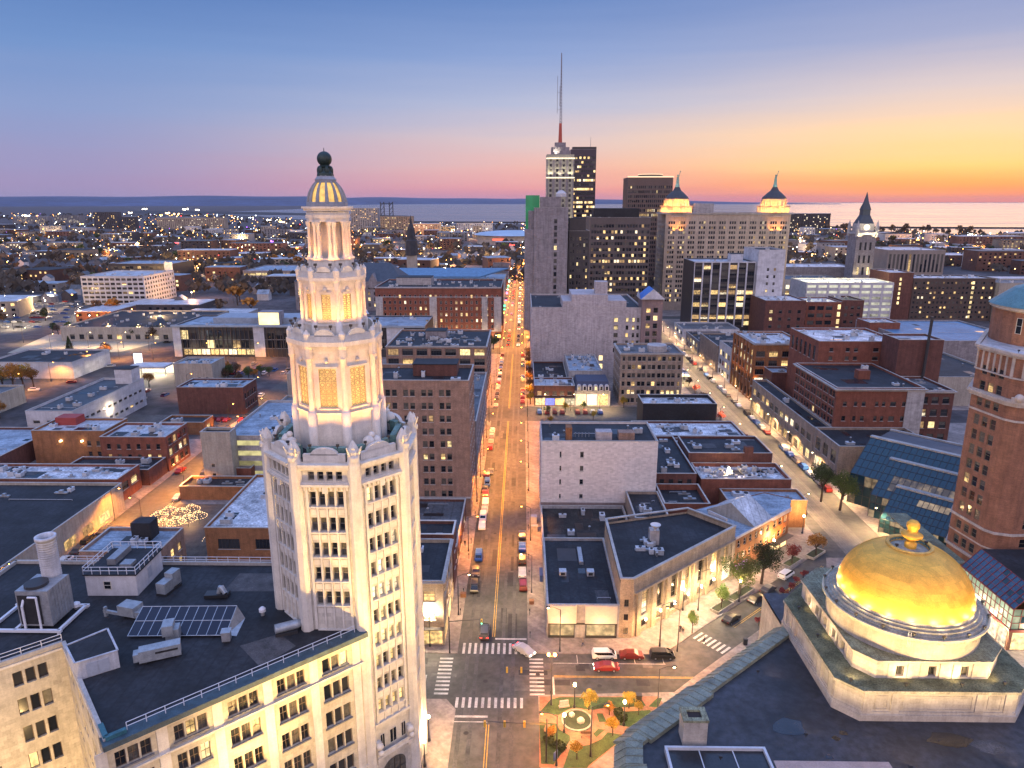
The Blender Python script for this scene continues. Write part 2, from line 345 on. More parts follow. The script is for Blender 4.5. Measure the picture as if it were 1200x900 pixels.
def bld(name, label, cat, x0, x1, y0, y1, h, wall, roof=R_DARK, F=None, Rt=None, Lt=None, par=.7, cope=COPE, units=3, lit=.12, frame=FR_D, style='sash', rot=0, z0=0.0, seed=None,
        cornice=0.0, cmat=None, base=None, split=False, cap=100, rows_lit=(), extra=None, group=None, pent=None, rec=.22):
    """box building; F/Rt/Lt = (us, vs) openings of the front (-Y), +X and -X faces. Local frame: front left corner = origin."""
    rng = random.Random(seed if seed is not None else hash_(label)); w = x1-x0; d = y1-y0
    root = thing(name, label, cat, (x0, y0, z0), rot, group)
    mb = MB(); sp = []; H = h+par; E = ([], [])
    for fc, p0, p1 in ((F, (0,0), (w,0)), (Rt, (w,0), (w,d)), (None, (w,d), (0,d)), (Lt, (0,d), (0,0))):
        us, vs = fc if fc else E
        sp += facade(mb, p0, p1, 0, H, us, vs, rec)
    t = .3
    o_ = [(0,0),(w,0),(w,d),(0,d)]; i_ = [(t,t),(w-t,t),(w-t,d-t),(t,d-t)]
    for k in range(4):
        a, b2 = i_[k], i_[(k+1)%4]; mb.quad((b2[0],b2[1],h), (a[0],a[1],h), (a[0],a[1],H), (b2[0],b2[1],H))
    wl = mb.build('wall', [wall], root)
    cp = MB(); e = .08
    cp.ring([(-e,-e),(w+e,-e),(w+e,d+e),(-e,d+e)], [(t+.03,t+.03),(w-t-.03,t+.03),(w-t-.03,d-t-.03),(t+.03,d-t-.03)], H, H+.14); cp.build('coping', cope, root)
    rf = MB().add([(t,t,h),(w-t,t,h),(w-t,d-t,h),(t,d-t,h)], [(0,1,2,3)]).build('roof', roof, root)
    if y0 < 420 and split is False and abs(rot) < .01:
        sb = MB(); got = False
        for fc, face in ((F,'f'), (Rt,'r'), (Lt,'l')):
            if not fc: continue
            us, vs = fc
            for v in sorted(vs):
                for a, c_ in sorted(us):
                    a2, c2_ = a-.12, c_+.12; got = True
                    if face == 'f': sb.box(a2,-.13,v[0]-.16,c2_,-.003,v[0]-.02)
                    elif face == 'r': sb.box(w+.003,a2,v[0]-.16,w+.13,c2_,v[0]-.02)
                    else: sb.box(-.13,d-c2_,v[0]-.16,-.003,d-a2,v[0]-.02)
        if got: q_s = sb.build('sills', cope, root); q_s['kind'] = 'stuff'
        for i_ in range(int(min(6, w*d/90))):                    # repairs and ponding on the roof
            pw_, pd_ = rng.uniform(1.5, min(7, w*.4)), rng.uniform(1.2, min(6, d*.4)); px_, py_ = rng.uniform(.6, max(.7, w-pw_-.6)), rng.uniform(.6, max(.7, d-pd_-.6))
            MB().add([(px_,py_,h+.006*(i_+1)),(px_+pw_,py_,h+.006*(i_+1)),(px_+pw_,py_+pd_,h+.006*(i_+1)),(px_,py_+pd_,h+.006*(i_+1))], [(0,1,2,3)]).build('roof_patch', rng.choice(PATCH), root)
        k_ = int(rng.random()*3)
        for i_ in range(k_):                                     # pipe runs
            yy = rng.uniform(1.5, d-1.5); xa, xb = sorted((rng.uniform(1, w-1), rng.uniform(1, w-1))); q = MB(); q.tube((xa,yy,h+.3),(xb,yy,h+.3),.09,None,6); q.tube((xb,yy,h),(xb,yy,h+.34),.09,None,6); q.tube((xa,yy,h),(xa,yy,h+.34),.09,None,6); q.build('roof_pipe', STEEL, root)
    if cornice:
        c = MB(); z = H-cornice*1.4
        for k, ee in ((0, cornice*.35), (.35, cornice*.65), (.7, cornice)):
            c.ring([(-ee,-ee),(w+ee,-ee),(w+ee,d+ee),(-ee,d+ee)], [(.0,.0),(w,.0),(w,d),(.0,d)], z+cornice*k, z+cornice*(k+.35))
        c.build('cornice', cmat or cope, root)
    if base:
        bh, bm = base; c = MB(); e2 = .12
        c.ring([(-e2,-e2),(w+e2,-e2),(w+e2,d+e2),(-e2,d+e2)], [(0,0),(w,0),(w,d),(0,d)], bh, bh+.5); c.build('string_course', bm, root)
    put_windows(root, sp, style, frame, rng, lit, Vector((x0,y0)), split, cap, rows_lit)
    if pent:
        px, py, pw, pd, ph, pm = pent
        b = MB(); b.box(px, py, h, px+pw, py+pd, h+ph); b.box(px-.15, py-.15, h+ph, px+pw+.15, py+pd+.15, h+ph+.2, 1); b.build('penthouse', [pm, R_DARK], root)
    if units: roof_units(root, 1, 1, w-1, d-1, h, int(units*1.6)+1, rng)
    if extra: extra(root, w, d, h, rng)
    return root
def hash_(s):
    h = 0
    for ch in s: h = (h*131+ord(ch)) & 0xffffff
    return h
# ---------------------------------------------------------------- lamps
BULB_W = glow('lamp_globe_warm', (1,.72,.36), 22); BULB_O = glow('lamp_globe_orange', (1,.42,.08), 20); BULB_C = glow('lamp_globe_white', (1,.88,.7), 24)
LCOL = {'o': (1,.35,.045), 'w': (1,.62,.27), 'c': (1,.76,.46)}
LD = {}
def point(power, col, r=.15, kind='POINT', spot=2.6, blend=.6):
    k = (power, col, r, kind, spot, blend)
    if k not in LD:
        l = bpy.data.lights.new('lamp', kind); l.energy = power; l.color = col; l.shadow_soft_size = r
        if kind == 'SPOT': l.spot_size = spot; l.spot_blend = blend
        LD[k] = l
    return LD[k]
def light(power, col, loc, parent=None, aim=None, spot=1.6, r=.15, blend=.6):
    l = point(power, col, r, 'SPOT' if aim is not None else 'POINT', spot, blend); o = bpy.data.objects.new('lamp', l); COL.objects.link(o); o.location = loc
    if aim is not None: o.rotation_euler = (Vector(aim)-Vector(loc)).to_track_quat('-Z', 'Y').to_euler()
    if parent: o.parent = parent
    return o
for m_ in LIT+[BULB_W, BULB_O, BULB_C]: m_.cycles.emission_sampling = 'NONE'
# ---------------------------------------------------------------- terrain, water, streets
def sheet(name, pts, z, m, kind='structure'):
    b = MB(); b.add([(x,y,z) for x,y in pts], [tuple(range(len(pts)))]); return tag(b.build(name, m), kind=kind)
LAND = mat('city_land', (.075,.066,.07), .95, .55, .02, col2=(.3,.3,.26)); ASPH = mat('asphalt', (.082,.080,.072), .8, .34, .07, bump=.1, streak=.0); 
PAVE = mat('pavement_concrete', (.30,.25,.22), .85, .3, .12, brick=(1.6,1.6,.03,.75)); PAVE.node_tree
LOT = mat('parking_lot_asphalt', (.075,.075,.078), .9, .35, .12); WHITE = mat('road_paint_white', (.52,.50,.47), .75, .32, .5); YEL = mat('road_paint_yellow', (.60,.36,.05), .7, .3, 1.2)
GRASS = mat('lawn', (.05,.085,.025), .95, .4, .6); GRASS_D = mat('dark_field', (.03,.045,.022), .95, .5, .05)
sheet('ground', [(-60000,-200),(60000,-200),(60000,70000),(-60000,70000)], 0, LAND)
WATER = mat('lake_water', (.03,.045,.07), .16, 0, bump=0)
t_ = WATER.node_tree; g_ = t_.nodes.new('ShaderNodeNewGeometry'); mp_ = t_.nodes.new('ShaderNodeMapping'); mp_.inputs['Scale'].default_value = (.0016,.02,1); t_.links.new(g_.outputs['Position'], mp_.inputs[0])
nz_ = t_.nodes.new('ShaderNodeTexNoise'); nz_.inputs['Scale'].default_value = 1; nz_.inputs['Detail'].default_value = 4; t_.links.new(mp_.outputs[0], nz_.inputs['Vector'])
mr_ = t_.nodes.new('ShaderNodeMapRange'); mr_.inputs['To Min'].default_value = .1; mr_.inputs['To Max'].default_value = .42; t_.links.new(nz_.outputs['Fac'], mr_.inputs['Value']); t_.links.new(mr_.outputs[0], t_.nodes['Principled BSDF'].inputs['Roughness'])
bp_ = t_.nodes.new('ShaderNodeBump'); bp_.inputs['Strength'].default_value = .35; bp_.inputs['Distance'].default_value = 2.0; t_.links.new(nz_.outputs['Fac'], bp_.inputs['Height']); t_.links.new(bp_.outputs[0], t_.nodes['Principled BSDF'].inputs['Normal'])
def px_poly(pts): return [U(*p) for p in pts]
sheet('lake', px_poly([(200,250.5),(300,253),(330,256.5),(470,262),(560,263.5),(620,263),(700,266),(830,268),(930,268),(1000,270),(1080,273),(1210,276.5)])+[(30000,8000),(60000,30000),(60000,55000),(-8000,46000),(-6500,22000),(-2500,9000)], .6, WATER)
sheet('far_peninsula', px_poly([(150,249.6),(470,254.2),(480,253),(300,248.5),(150,247)]), 1.2, mat('far_shore_land', (.025,.03,.035), .95, .3, .003))
# far shore hills with real height
HILL = mat('far_hills', (.06,.09,.17), 1, .25, .0006)  # blue of the hazy distance is put into the hills' base colour
hb = MB(); n_ = 90
def hill(az, d0, dep, h0): 
    return d0, h0
rows = []
for i in range(n_+1):
    a = math.radians(-50+100*i/n_); px = 613+860*math.tan(a)
    d0 = 15000+8000*min(1,max(0,(px-360)/120))
    hh = (205+14*math.sin(i*.31)+9*math.sin(i*.83+1)) if px < 420 else (205+16*math.sin(i*.4)+8*math.sin(i*1.1)) if px < 640 else max(0, 205-(px-640)*.62+6*math.sin(i*.6))
    s, c = math.sin(a), math.cos(a); rows.append([(s*d0,c*d0,0),(s*(d0+900),c*(d0+900),hh*.45),(s*(d0+2600),c*(d0+2600),hh*.8),(s*(d0+5200),c*(d0+5200),hh),(s*(d0+9000),c*(d0+9000),0)])
for i in range(n_):
    for j in range(4): hb.quad(rows[i][j], rows[i+1][j], rows[i+1][j+1], rows[i][j+1])
tag(hb.build('far_hills', HILL), kind='structure')
# breakwater out in the lake
bw = MB(); A = U(790,268.5-2.5); B2 = U(1215,271-2.5)
def bar2(mb, a, b, w, z0, z1, m=0):
    a = Vector(a); b = Vector(b); d = (b-a).normalized(); n = Vector((d.y,-d.x))*w/2
    mb.prism([tuple(a+n), tuple(b+n), tuple(b-n), tuple(a-n)][::-1], z0, z1, m)
bar2(bw, U(620,265.2), U(1230,268.3), 14, 0, 5); bar2(bw, U(430,262.6-2), U(620,263.4-2), 12, 0, 5)
tag(bw.build('breakwater', mat('breakwater_stone', (.05,.05,.055), .9, .3, .02)), 'long dark stone breakwater lying across the lake', 'breakwater')
# carriageways and kerbed blocks
sheet('road', [(-116,60),(140,60),(140,1500),(-116,1500)], .004, ASPH)
def block(pts, h=.13, m=PAVE, name='pavement'):
    b = MB(); b.prism(pts, 0, h, 0, bot=False); return tag(b.build(name, m), kind='structure')
def rect(x0,y0,x1,y1): return [(x0,y0),(x1,y0),(x1,y1),(x0,y1)]
block(rect(-99,119,-12.3,268)); block(rect(-99,286,-12.3,395)); block(rect(-99,412,-12.3,520)); block(rect(-99,534,-12.3,760)); block(rect(-99,775,-12.3,1400))
block([(1.2,119.2),(27,119.2),(34.6,126.3),(64.4,152.9),(72,160),(76,168),(76,268),(1.2,268)]); block(rect(1.2,289,76,395)); block(rect(1.2,412,76,520)); block(rect(1.2,534,76,900))
block(rect(92.5,166,200,268)); block(rect(92.5,286,200,395)); block(rect(92.5,410,200,520)); block(rect(92.5,534,260,800))
block([(-60,60),(-11.2,60),(-11.2,103.5),(-13,106),(-99,106),(-99,62)])
block([(3.0,70),(100,60),(100,158),(74,158),(69.7,147),(32.5,113.6),(27,108.4),(3.0,107.3)])
block(rect(-190,60,-111,268)); 
# painted markings
mk = MB(); my = MB(); ZM = .012
def stripe(mb, x0,y0,x1,y1): mb.quad((x0,y0,ZM),(x1,y0,ZM),(x1,y1,ZM),(x0,y1,ZM))
for x in (-5.75,-5.35): stripe(my, x-.07, 124.5, x+.07, 268); stripe(my, x-.07, 286, x+.07, 395); stripe(my, x-.07, 412, x+.07, 900); stripe(my, x-.07, 60, x+.07, 100)
for i in range(11):
    x = -11.4+i*1.12; stripe(mk, x, 119.0, x+.5, 122.4); stripe(mk, x, 104.0, x+.5, 106.6)
for i in range(10):
    y = 107.3+i*1.1; stripe(mk, -15.4, y, -12.9, y+.5); stripe(mk, 1.5, y, 4.1, y+.5)
stripe(mk, -12.0, 101.6, -5.6, 102.1); stripe(mk, -5.2, 123.6, 1.0, 124.1); stripe(mk, -12.0, 100.5, -5.6, 100.7)
for x in (-17.6, 5.6): stripe(mk, x, 107.0, x+.35, 112.4 if x > 0 else 112.6)
for x0,x1 in ((5.9,33),(-60,-18)):
    stripe(my, x0, 112.3, x1, 112.42); stripe(my, x0, 112.6, x1, 112.72)
stripe(mk, 6, 116.3, 27, 116.45)
for i in range(8): stripe(mk, 10.5+5.4*i if i < 4 else 99, 116.4, (10.5+5.4*i if i < 4 else 99)+.12, 118.9)
for y0 in range(128, 265, 7): stripe(mk, -9.0, y0, -8.9, y0+1.2) if False else None
for x in (-22,-27,-32): stripe(mk, x, 107.2, x+.12, 110.5)
stripe(mk, -36, 110.5, -18, 110.6)
d2 = Vector((.745,.667)); n2 = Vector((.667,-.745))
def gstripe(mb, c, s0, s1, w):
    a = n2*c+d2*s0; b = n2*c+d2*s1; e = n2*(w/2)
    mb.quad((a.x+e.x,a.y+e.y,ZM),(b.x+e.x,b.y+e.y,ZM),(b.x-e.x,b.y-e.y,ZM),(a.x-e.x,a.y-e.y,ZM))
gstripe(my, -67.2, 118, 156, .14); gstripe(my, -66.8, 118, 156, .14)
for i in range(7): gstripe(mk, -70+i*1.05, 108.5, 111.5, .5)
for x in (82.0,83.4,85.6,87.0): pass
my.build('yellow_lines', YEL)['kind'] = 'structure'; mk.build('white_markings', WHITE)['kind'] = 'structure'
rl_ = MB()
for x in (80.6,82.0,84.4,85.8): rl_.box(x-.05, 60, 0, x+.05, 900, .016)
tag(rl_.build('tram_track', mat('rail_steel', (.16,.15,.14), .35, 0, metal=.7)), kind='structure')
sheet('tram_bed', rect(79.6,100,86.8,900), .0085, mat('tram_bed_concrete', (.15,.135,.12), .8, .25, .3))
# wear: patched asphalt, manhole covers
rp0 = random.Random(41); PA = [mat('asphalt_patch_dark', (.04,.04,.04), .85, .3, .6), mat('asphalt_patch_pale', (.12,.115,.105), .9, .3, .6), mat('tyre_worn_lane', (.062,.06,.056), .6, .4, .3)]
for i in range(46):
    if i < 30: x, y, w, d = rp0.uniform(-11,-1), rp0.uniform(120,262), rp0.uniform(.8,2.6), rp0.uniform(1.5,9)
    else: x, y, w, d = rp0.uniform(-30,26), rp0.uniform(107,117), rp0.uniform(1.5,7), rp0.uniform(.8,2)
    tag(MB().add([(x,y,.0065+.0001*i),(x+w,y,.0065+.0001*i),(x+w,y+d,.0065+.0001*i),(x,y+d,.0065+.0001*i)], [(0,1,2,3)]).build('road_patch', PA[i % 2]), kind='structure')
for x in (-10.2,-8.4,-3.6,-1.6): tag(MB().add([(x-.35,60,.0115),(x+.35,60,.0115),(x+.35,900,.0115),(x-.35,900,.0115)], [(0,1,2,3)]).build('road_wear', PA[2]), kind='structure')
for x, y in ((-8,128),(-3,146),(-7,170),(-2.5,190),(-6.5,111),(3,113),(14,110),(-9,98),(-8.5,215),(52,139)): tag(MB().lathe([(.42,.012),(.42,.02)],0,0,14).build('manhole_cover', PA[0], None, (x,y,0)), 'round iron manhole cover in the roadway', 'manhole cover', 'manhole covers')
# ---------------------------------------------------------------- the white terracotta tower
TERRA = mat('white_terracotta', (.66,.62,.54), .5, .12, .5, .14, brick=(1.1,.55,.012,.86)); TERRA2 = mat('smooth_terracotta', (.68,.64,.57), .45, .12, .8, .12)
CX, CY = -24.2, 90.2
tow = thing('office_tower', 'tall white octagonal terracotta tower with floodlit wedding-cake lantern tiers', 'tower', (CX, CY, 0))
def octo(ap, off=0.0, ch=.4142):
    s = ap*ch; return [(-s,-ap),(s,-ap),(ap,-s),(ap,s),(s,ap),(-s,ap),(-ap,s),(-ap,-s)]
def octs(ap): return octo(ap)
AP = 8.85
rng = random.Random(3)
mb = MB(); spots = []; oc = octo(AP); S8 = oc[1][0]-oc[0][0]
vs = [(47.35-3.43*i, 49.25-3.43*i) for i in range(13)] + [(50.75, 51.9)]
us = [(S8/2+c-.38, S8/2+c+.38) for c in (-1.72,-.57,.57,1.72)]
for k in range(8):
    a, b = oc[k], oc[(k+1)%8]
    if k in (3,4,5): spots_ = facade(mb, a, b, 0, 53.2, [], []); continue
    v = vs[:]; 
    if k == 0: v = [q for q in vs if q[0] > 30.5]
    if k == 7: v = [q for q in vs if q[0] > 30.5]
    if k in (1, 2): v = [q for q in v if q[0] > 15.5]
    spots += facade(mb, a, b, 0, 53.2, us, v, .45)
mb.build('shaft_wall', TERRA, tow)
FR_M = mat('worn_cream_frame', (.22,.20,.17), .6, 0)
put_windows(tow, spots, 'sash', FR_M, rng, .06, Vector((CX,CY)), True, 400, rows_lit=())
for o in list(tow.children):                       # one whole storey is lit on the corner faces
    pass
# piers on the eight corners, sills, mullion ribs
pb = MB()
for (x, y) in oc:
    f = 1.0; pb.lathe([(.86,0),(.86,52.9),(.75,53.6),(.75,54.6),(.45,55.3),(.1,55.9)], x*.985, y*.985, 8, 0, PI/8)
pb.build('corner_pier', TERRA2, tow)
rb = MB()
def on_face(k, u, out):                            # point on face k: u metres from its middle, out metres proud
    a = Vector(oc[k]); b = Vector(oc[(k+1)%8]); d = (b-a).normalized(); n = Vector((d.y,-d.x)); q = (a+b)/2+d*u+n*out; return q, d, n
def fbox(mb, k, u0, u1, z0, z1, o0, o1, m=0):
    a, d, n = on_face(k, u0, o0); b, _, _ = on_face(k, u1, o0); c = b+n*(o1-o0); e = a+n*(o1-o0)
    mb.prism([(e.x,e.y),(c.x,c.y),(b.x,b.y),(a.x,a.y)], z0, z1, m)
for k in (0,1,2,6,7):
    lo = 30.2 if k in (0,7) else 15
    for u in (-1.145, 0, 1.145): fbox(rb, k, u-.11, u+.11, lo, 50.0, -.02, .16)
    for u in (-2.35, 2.35): fbox(rb, k, u-.16, u+.16, lo, 50.2, -.02, .22)
    for i in range(13):
        z = 47.35-3.43*i
        if z < lo: continue
        fbox(rb, k, -2.2, 2.2, z-.22, z-.04, -.02, .24)
        for u in (-1.72,-.57,.57,1.72): fbox(rb, k, u-.4, u+.4, z-1.15, z-.4, -.02, .07)
rb.build('window_ribs', TERRA2, tow)
cb = MB()
for k in range(8):
    fbox(cb, k, -3.0, 3.0, 50.05, 50.35, -.02, .55); fbox(cb, k, -3.0, 3.0, 50.35, 50.6, -.02, .3); fbox(cb, k, -3.1, 3.1, 52.3, 52.7, -.02, .5); fbox(cb, k, -3.1, 3.1, 52.7, 53.0, -.02, .75)
    for i in range(9): fbox(cb, k, -2.7+i*.66, -2.45+i*.66, 49.55, 50.05, -.02, .4)
    fbox(cb, k, -2.6, 2.6, 53.1, 54.1, -.6, -.1)
    a, d, n = on_face(k, 0, -.6); ang = math.atan2(d.y, d.x)
    pts = [(1.7*math.cos(PI*j/10), .9*math.sin(PI*j/10)) for j in range(11)]
    v = [(a.x+d.x*u, a.y+d.y*u, 54.0+w) for u, w in pts]; v2 = [(x+n.x*.5, y+n.y*.5, z) for x, y, z in v]
    cb.add(v+v2, [tuple(range(11)), tuple(reversed(range(11,22)))]+[(j, j+11, j+12, j+1) for j in range(10)])
    fbox(cb, k, -.35, .35, 49.2, 50.3, -.02, .5)
cb.build('shaft_cornice', TERRA2, tow)
for (x, y) in oc:
    b = MB(); q = Vector((x,y))*1.03
    b.lathe([(.55,53.4),(.6,53.9),(.42,54.2),(.48,54.6),(.32,54.9),(.36,55.1),(.16,55.5),(.04,55.8)], q.x, q.y, 9); d = q.normalized()
    for s in (-1,1): b.tube((q.x-d.y*s*.5,q.y+d.x*s*.5,54.2),(q.x-d.y*s*.9+d.x*.4,q.y+d.x*s*.9+d.y*.4,55.3),.22,.1,6)
    b.build('pinnacle', TERRA2, tow)
MB().prism(octo(AP-.6), 52.4, 52.9).build('terrace_deck', R_DARK, tow)
gb = MB()
for k in range(8):
    a, d, n = on_face(k, 0, -.75); 
    fbox(gb, k, -2.4, 2.4, 53.0, 54.55, -1.9, -1.15)
gb.build('copper_gutter', COPPER, tow)
GRILLE = mat('gilded_grille', (.52,.36,.16), .5, .2, 2); GLOWB = glow('lit_lantern_room', (1,.68,.24), .95, .35, 1.5)
def tier(name, ap, z0, zb, zc, z1, cor, gr, col_r, plinth=True):
    """one octagonal storey of the lantern: plinth z0-zb, order zb-zc, entablature zc-z1"""
    oc2 = octo(ap); b = MB(); sp = []; s = oc2[1][0]*2
    b.prism(octo(ap+.22), z0, zb-.25); b.prism(octo(ap+.42), zb-.25, zb)
    for k in range(8): sp += facade(b, oc2[k], oc2[(k+1)%8], zb, z1, [(s/2-gr[0]/2, s/2+gr[0]/2)], [(gr[1], gr[2])], .3)
    w = b.build(name, TERRA2, tow)
    c = MB()
    h = z1-zc
    for f, e in ((0, .12), (.25, .2), (.5, .38), (.72, cor)): c.prism(octo(ap+e), zc+h*f, zc+h*(f+.27))
    # blocks breaking forward over the columns
    for (x, y) in oc2:
        q = Vector((x,y)); d = q.normalized(); q = q+d*.1
        c.lathe([(col_r*1.5, zc), (col_r*1.5, zc+h*.55), (col_r*1.9, zc+h*.8), (col_r*1.9, z1)], q.x, q.y, 8, 0, PI/8)
    c.build('entablature', TERRA2, tow)
    for (x, y) in oc2:
        q = Vector((x,y)); d = q.normalized(); q = q+d*(col_r*.55); b2 = MB()
        b2.lathe([(col_r*1.6,z0),(col_r*1.6,zb+.1),(col_r*1.3,zb+.15),(col_r*1.05,zb+.45),(col_r,zb+.6),(col_r*.88,zc-.5),(col_r*1.2,zc-.2),(col_r*1.35,zc)], q.x, q.y, 12, 0, PI/8, True); b2.build('column', TERRA2, tow)
    # pierced grilles: cells of rings over a lit room
    for (cc, ang, gw, gh) in sp:
        g = MB(); nx = max(2, round(gw/.72)); nz = max(2, round(gh/.86)); cw = gw/nx; chh = gh/nz
        for i in range(nx+1): g.box(-gw/2+i*cw-.05, -.12, 0, -gw/2+i*cw+.05, -.02, gh)
        for j in range(nz+1): g.box(-gw/2, -.11, j*chh-.05, gw/2, -.02, j*chh+.05)
        for i in range(nx):
            for j in range(nz):
                ox, oz = -gw/2+(i+.5)*cw, (j+.5)*chh; r1, r0 = min(cw,chh)*.43, min(cw,chh)*.24; k8 = 8
                v = [(ox+r1*math.cos(2*PI*t/k8), -.13, oz+r1*math.sin(2*PI*t/k8)) for t in range(k8)]+[(ox+r0*math.cos(2*PI*t/k8), -.13, oz+r0*math.sin(2*PI*t/k8)) for t in range(k8)]
                g.add(v, [(t,(t+1)%k8,(t+1)%k8+k8,t+k8) for t in range(k8)])
        fo = g.build('grille', GRILLE, tow, cc, ang)
        MB().quad((-gw/2,0,0),(gw/2,0,0),(gw/2,0,gh),(-gw/2,0,gh)).build('lit_pane', GLOWB, fo)
    for k in range(8):   # garlands and keystones over each opening
        q = MB()
        a = Vector(oc2[k]); b3 = Vector(oc2[(k+1)%8]); d = (b3-a).normalized(); n = Vector((d.y,-d.x)); m_ = (a+b3)/2+n*.02
        zt = gr[2]+.15
        q.prism([(m_.x-d.x*gr[0]*.62, m_.y-d.y*gr[0]*.62),(m_.x-d.x*gr[0]*.62+n.x*.16, m_.y-d.y*gr[0]*.62+n.y*.16),(m_.x+d.x*gr[0]*.62+n.x*.16, m_.y+d.y*gr[0]*.62+n.y*.16),(m_.x+d.x*gr[0]*.62, m_.y+d.y*gr[0]*.62)], zt, zt+.14); q.build('lintel', TERRA2, tow); q = MB()
        q.blob((m_.x+n.x*.1, m_.y+n.y*.1, (zc+zt)/2+.2), .28, 0, 8, 5); q.build('keystone', TERRA2, tow); q = MB()
        q.prism([(m_.x-d.x*gr[0]*.6, m_.y-d.y*gr[0]*.6),(m_.x-d.x*gr[0]*.6+n.x*.18, m_.y-d.y*gr[0]*.6+n.y*.18),(m_.x+d.x*gr[0]*.6+n.x*.18, m_.y+d.y*gr[0]*.6+n.y*.18),(m_.x+d.x*gr[0]*.6, m_.y+d.y*gr[0]*.6)], gr[1]-.25, gr[1]-.08)
        q.build('sill', TERRA2, tow)
tier('great_tier', 4.9, 52.8, 58.3, 65.3, 67.4, .75, (2.2, 58.9, 63.9), .38)
def crest(ap, z, h, m=TERRA2):
    b = MB(); oc2 = octo(ap)
    b.ring(octo(ap), octo(ap-.35), z, z+h*.55)
    for k in range(8):
        a = Vector(oc2[k]); c = Vector(oc2[(k+1)%8]); d = (c-a).normalized(); n = Vector((-d.y,d.x)); m_ = (a+c)/2; w = (c-a).length*.28
        v = [(m_.x+d.x*w*math.cos(PI*j/8), m_.y+d.y*w*math.cos(PI*j/8), z+h*.5+h*.62*math.sin(PI*j/8)) for j in range(9)]; v2 = [(x+n.x*.3,y+n.y*.3,zz) for x,y,zz in v]
        b.add(v+v2, [tuple(reversed(range(9))), tuple(range(9,18))]+[(j,j+1,j+10,j+9) for j in range(8)])
        b.lathe([(.4,z),(.42,z+h*.7),(.3,z+h*.8),(.12,z+h*1.05)], oc2[k][0]*.98, oc2[k][1]*.98, 8)
    b.build('parapet', m, tow)
crest(5.3, 67.4, 1.35)
for k in range(8):                                  # sculptured figures on the terrace in front of the diagonals
    if k in (1,3,5,7):
        a, d, n = on_face(k, 0, -1.4); b = MB(); z = 53
        b.box(-1.1,-.5,z,1.1,.5,z+1.0); b.blob((-.55,0,z+1.7),.75,0,10,7,1.1); b.blob((.55,0,z+1.6),.65,0,10,7,1.1); b.blob((0,.1,z+2.5),.42,0,9,6)
        b.build('sculpture_group', TERRA2, tow, (a.x,a.y,0), math.atan2(d.y,d.x))
tier('middle_tier', 3.4, 67.6, 69.3, 73.5, 75.0, .6, (1.15, 69.75, 72.9), .28)
crest(3.75, 75.0, 1.2)
b = MB(); b.prism(octo(2.65), 75.0, 77.0); b.prism(octo(2.8), 77.0, 77.25); b.build('belvedere_base', TERRA2, tow)
b = MB(); b.lathe([(1.4,77.2),(1.4,81.6)], 0, 0, 8, 0, PI/8); b.build('belvedere_core', TERRA2, tow)
for (x, y) in octo(2.2):
    for s in (-.24,.24):
        q = Vector((x,y)); d = q.normalized(); c = MB(); c.lathe([(.42,76.2),(.42,77.4),(.3,77.5),(.25,77.8),(.22,81.0),(.34,81.3),(.36,81.6)], q.x-d.y*s*1.1, q.y+d.x*s*1.1, 10, 0, 0, True); c.build('column', TERRA2, tow)
b = MB()
for e, z in ((2.4,81.6),(2.5,82.0),(2.4,82.4),(2.7,82.9),(2.9,83.15)): b.prism(octo(e), z, z+.42 if z < 83 else 83.4)
b.build('entablature', TERRA2, tow)
DOME_G = glow('lit_dome_glass', (1,.58,.14), 1.0, .4, 1.5)
b = MB(); b.lathe([(2.15*math.cos(t), 83.4+3.3*math.sin(t)) for t in [i*1.05/8 for i in range(9)]], 0, 0, 24, 0, 0, True); b.build('dome_glazing', DOME_G, tow)
SLATE = mat('grey_dome_metal', (.26,.27,.30), .5, .2, 1)
b = MB()
for k in range(12):
    a = PI/12+k*PI/6
    if k % 2: 
        pr = [(2.24*math.cos(t), 83.4+3.4*math.sin(t)) for t in [i*1.05/8 for i in range(9)]]
        for i in range(8): b.tube((pr[i][0]*math.cos(a),pr[i][0]*math.sin(a),pr[i][1]),(pr[i+1][0]*math.cos(a),pr[i+1][0]*math.sin(a),pr[i+1][1]),.27-.02*i,.25-.02*i,6)
    else:
        pr = [(2.26*math.cos(t), 83.4+3.4*math.sin(t)) for t in [i*1.05/8 for i in range(9)]]
        for i in range(8): b.tube((pr[i][0]*math.cos(a),pr[i][0]*math.sin(a),pr[i][1]),(pr[i+1][0]*math.cos(a),pr[i+1][0]*math.sin(a),pr[i+1][1]),.27-.02*i,.25-.02*i,6)
b.lathe([(2.45,83.35),(2.45,83.8),(2.2,83.95)],0,0,24); b.lathe([(1.25,86.2),(1.3,86.6),(1.05,86.9),(1.0,87.1)],0,0,20); b.build('dome_ribs', SLATE, tow)
BRZ = mat('dark_bronze', (.035,.06,.055), .5, .3, 2, metal=.5)
b = MB(); b.lathe([(1.05,87.0),(1.0,87.3),(.8,87.6),(.72,87.9),(.85,88.1),(.6,88.25),(.5,88.4)],0,0,12)
for k in range(6):
    a = k*PI/3; b.blob((.72*math.cos(a),.72*math.sin(a),87.6),.3,0,7,5,2.0)
b.blob((0,0,89.0),.9,0,16,10); b.tube((0,0,89.6),(0,0,90.3),.08,.03,6); b.build('globe_finial', BRZ, tow)
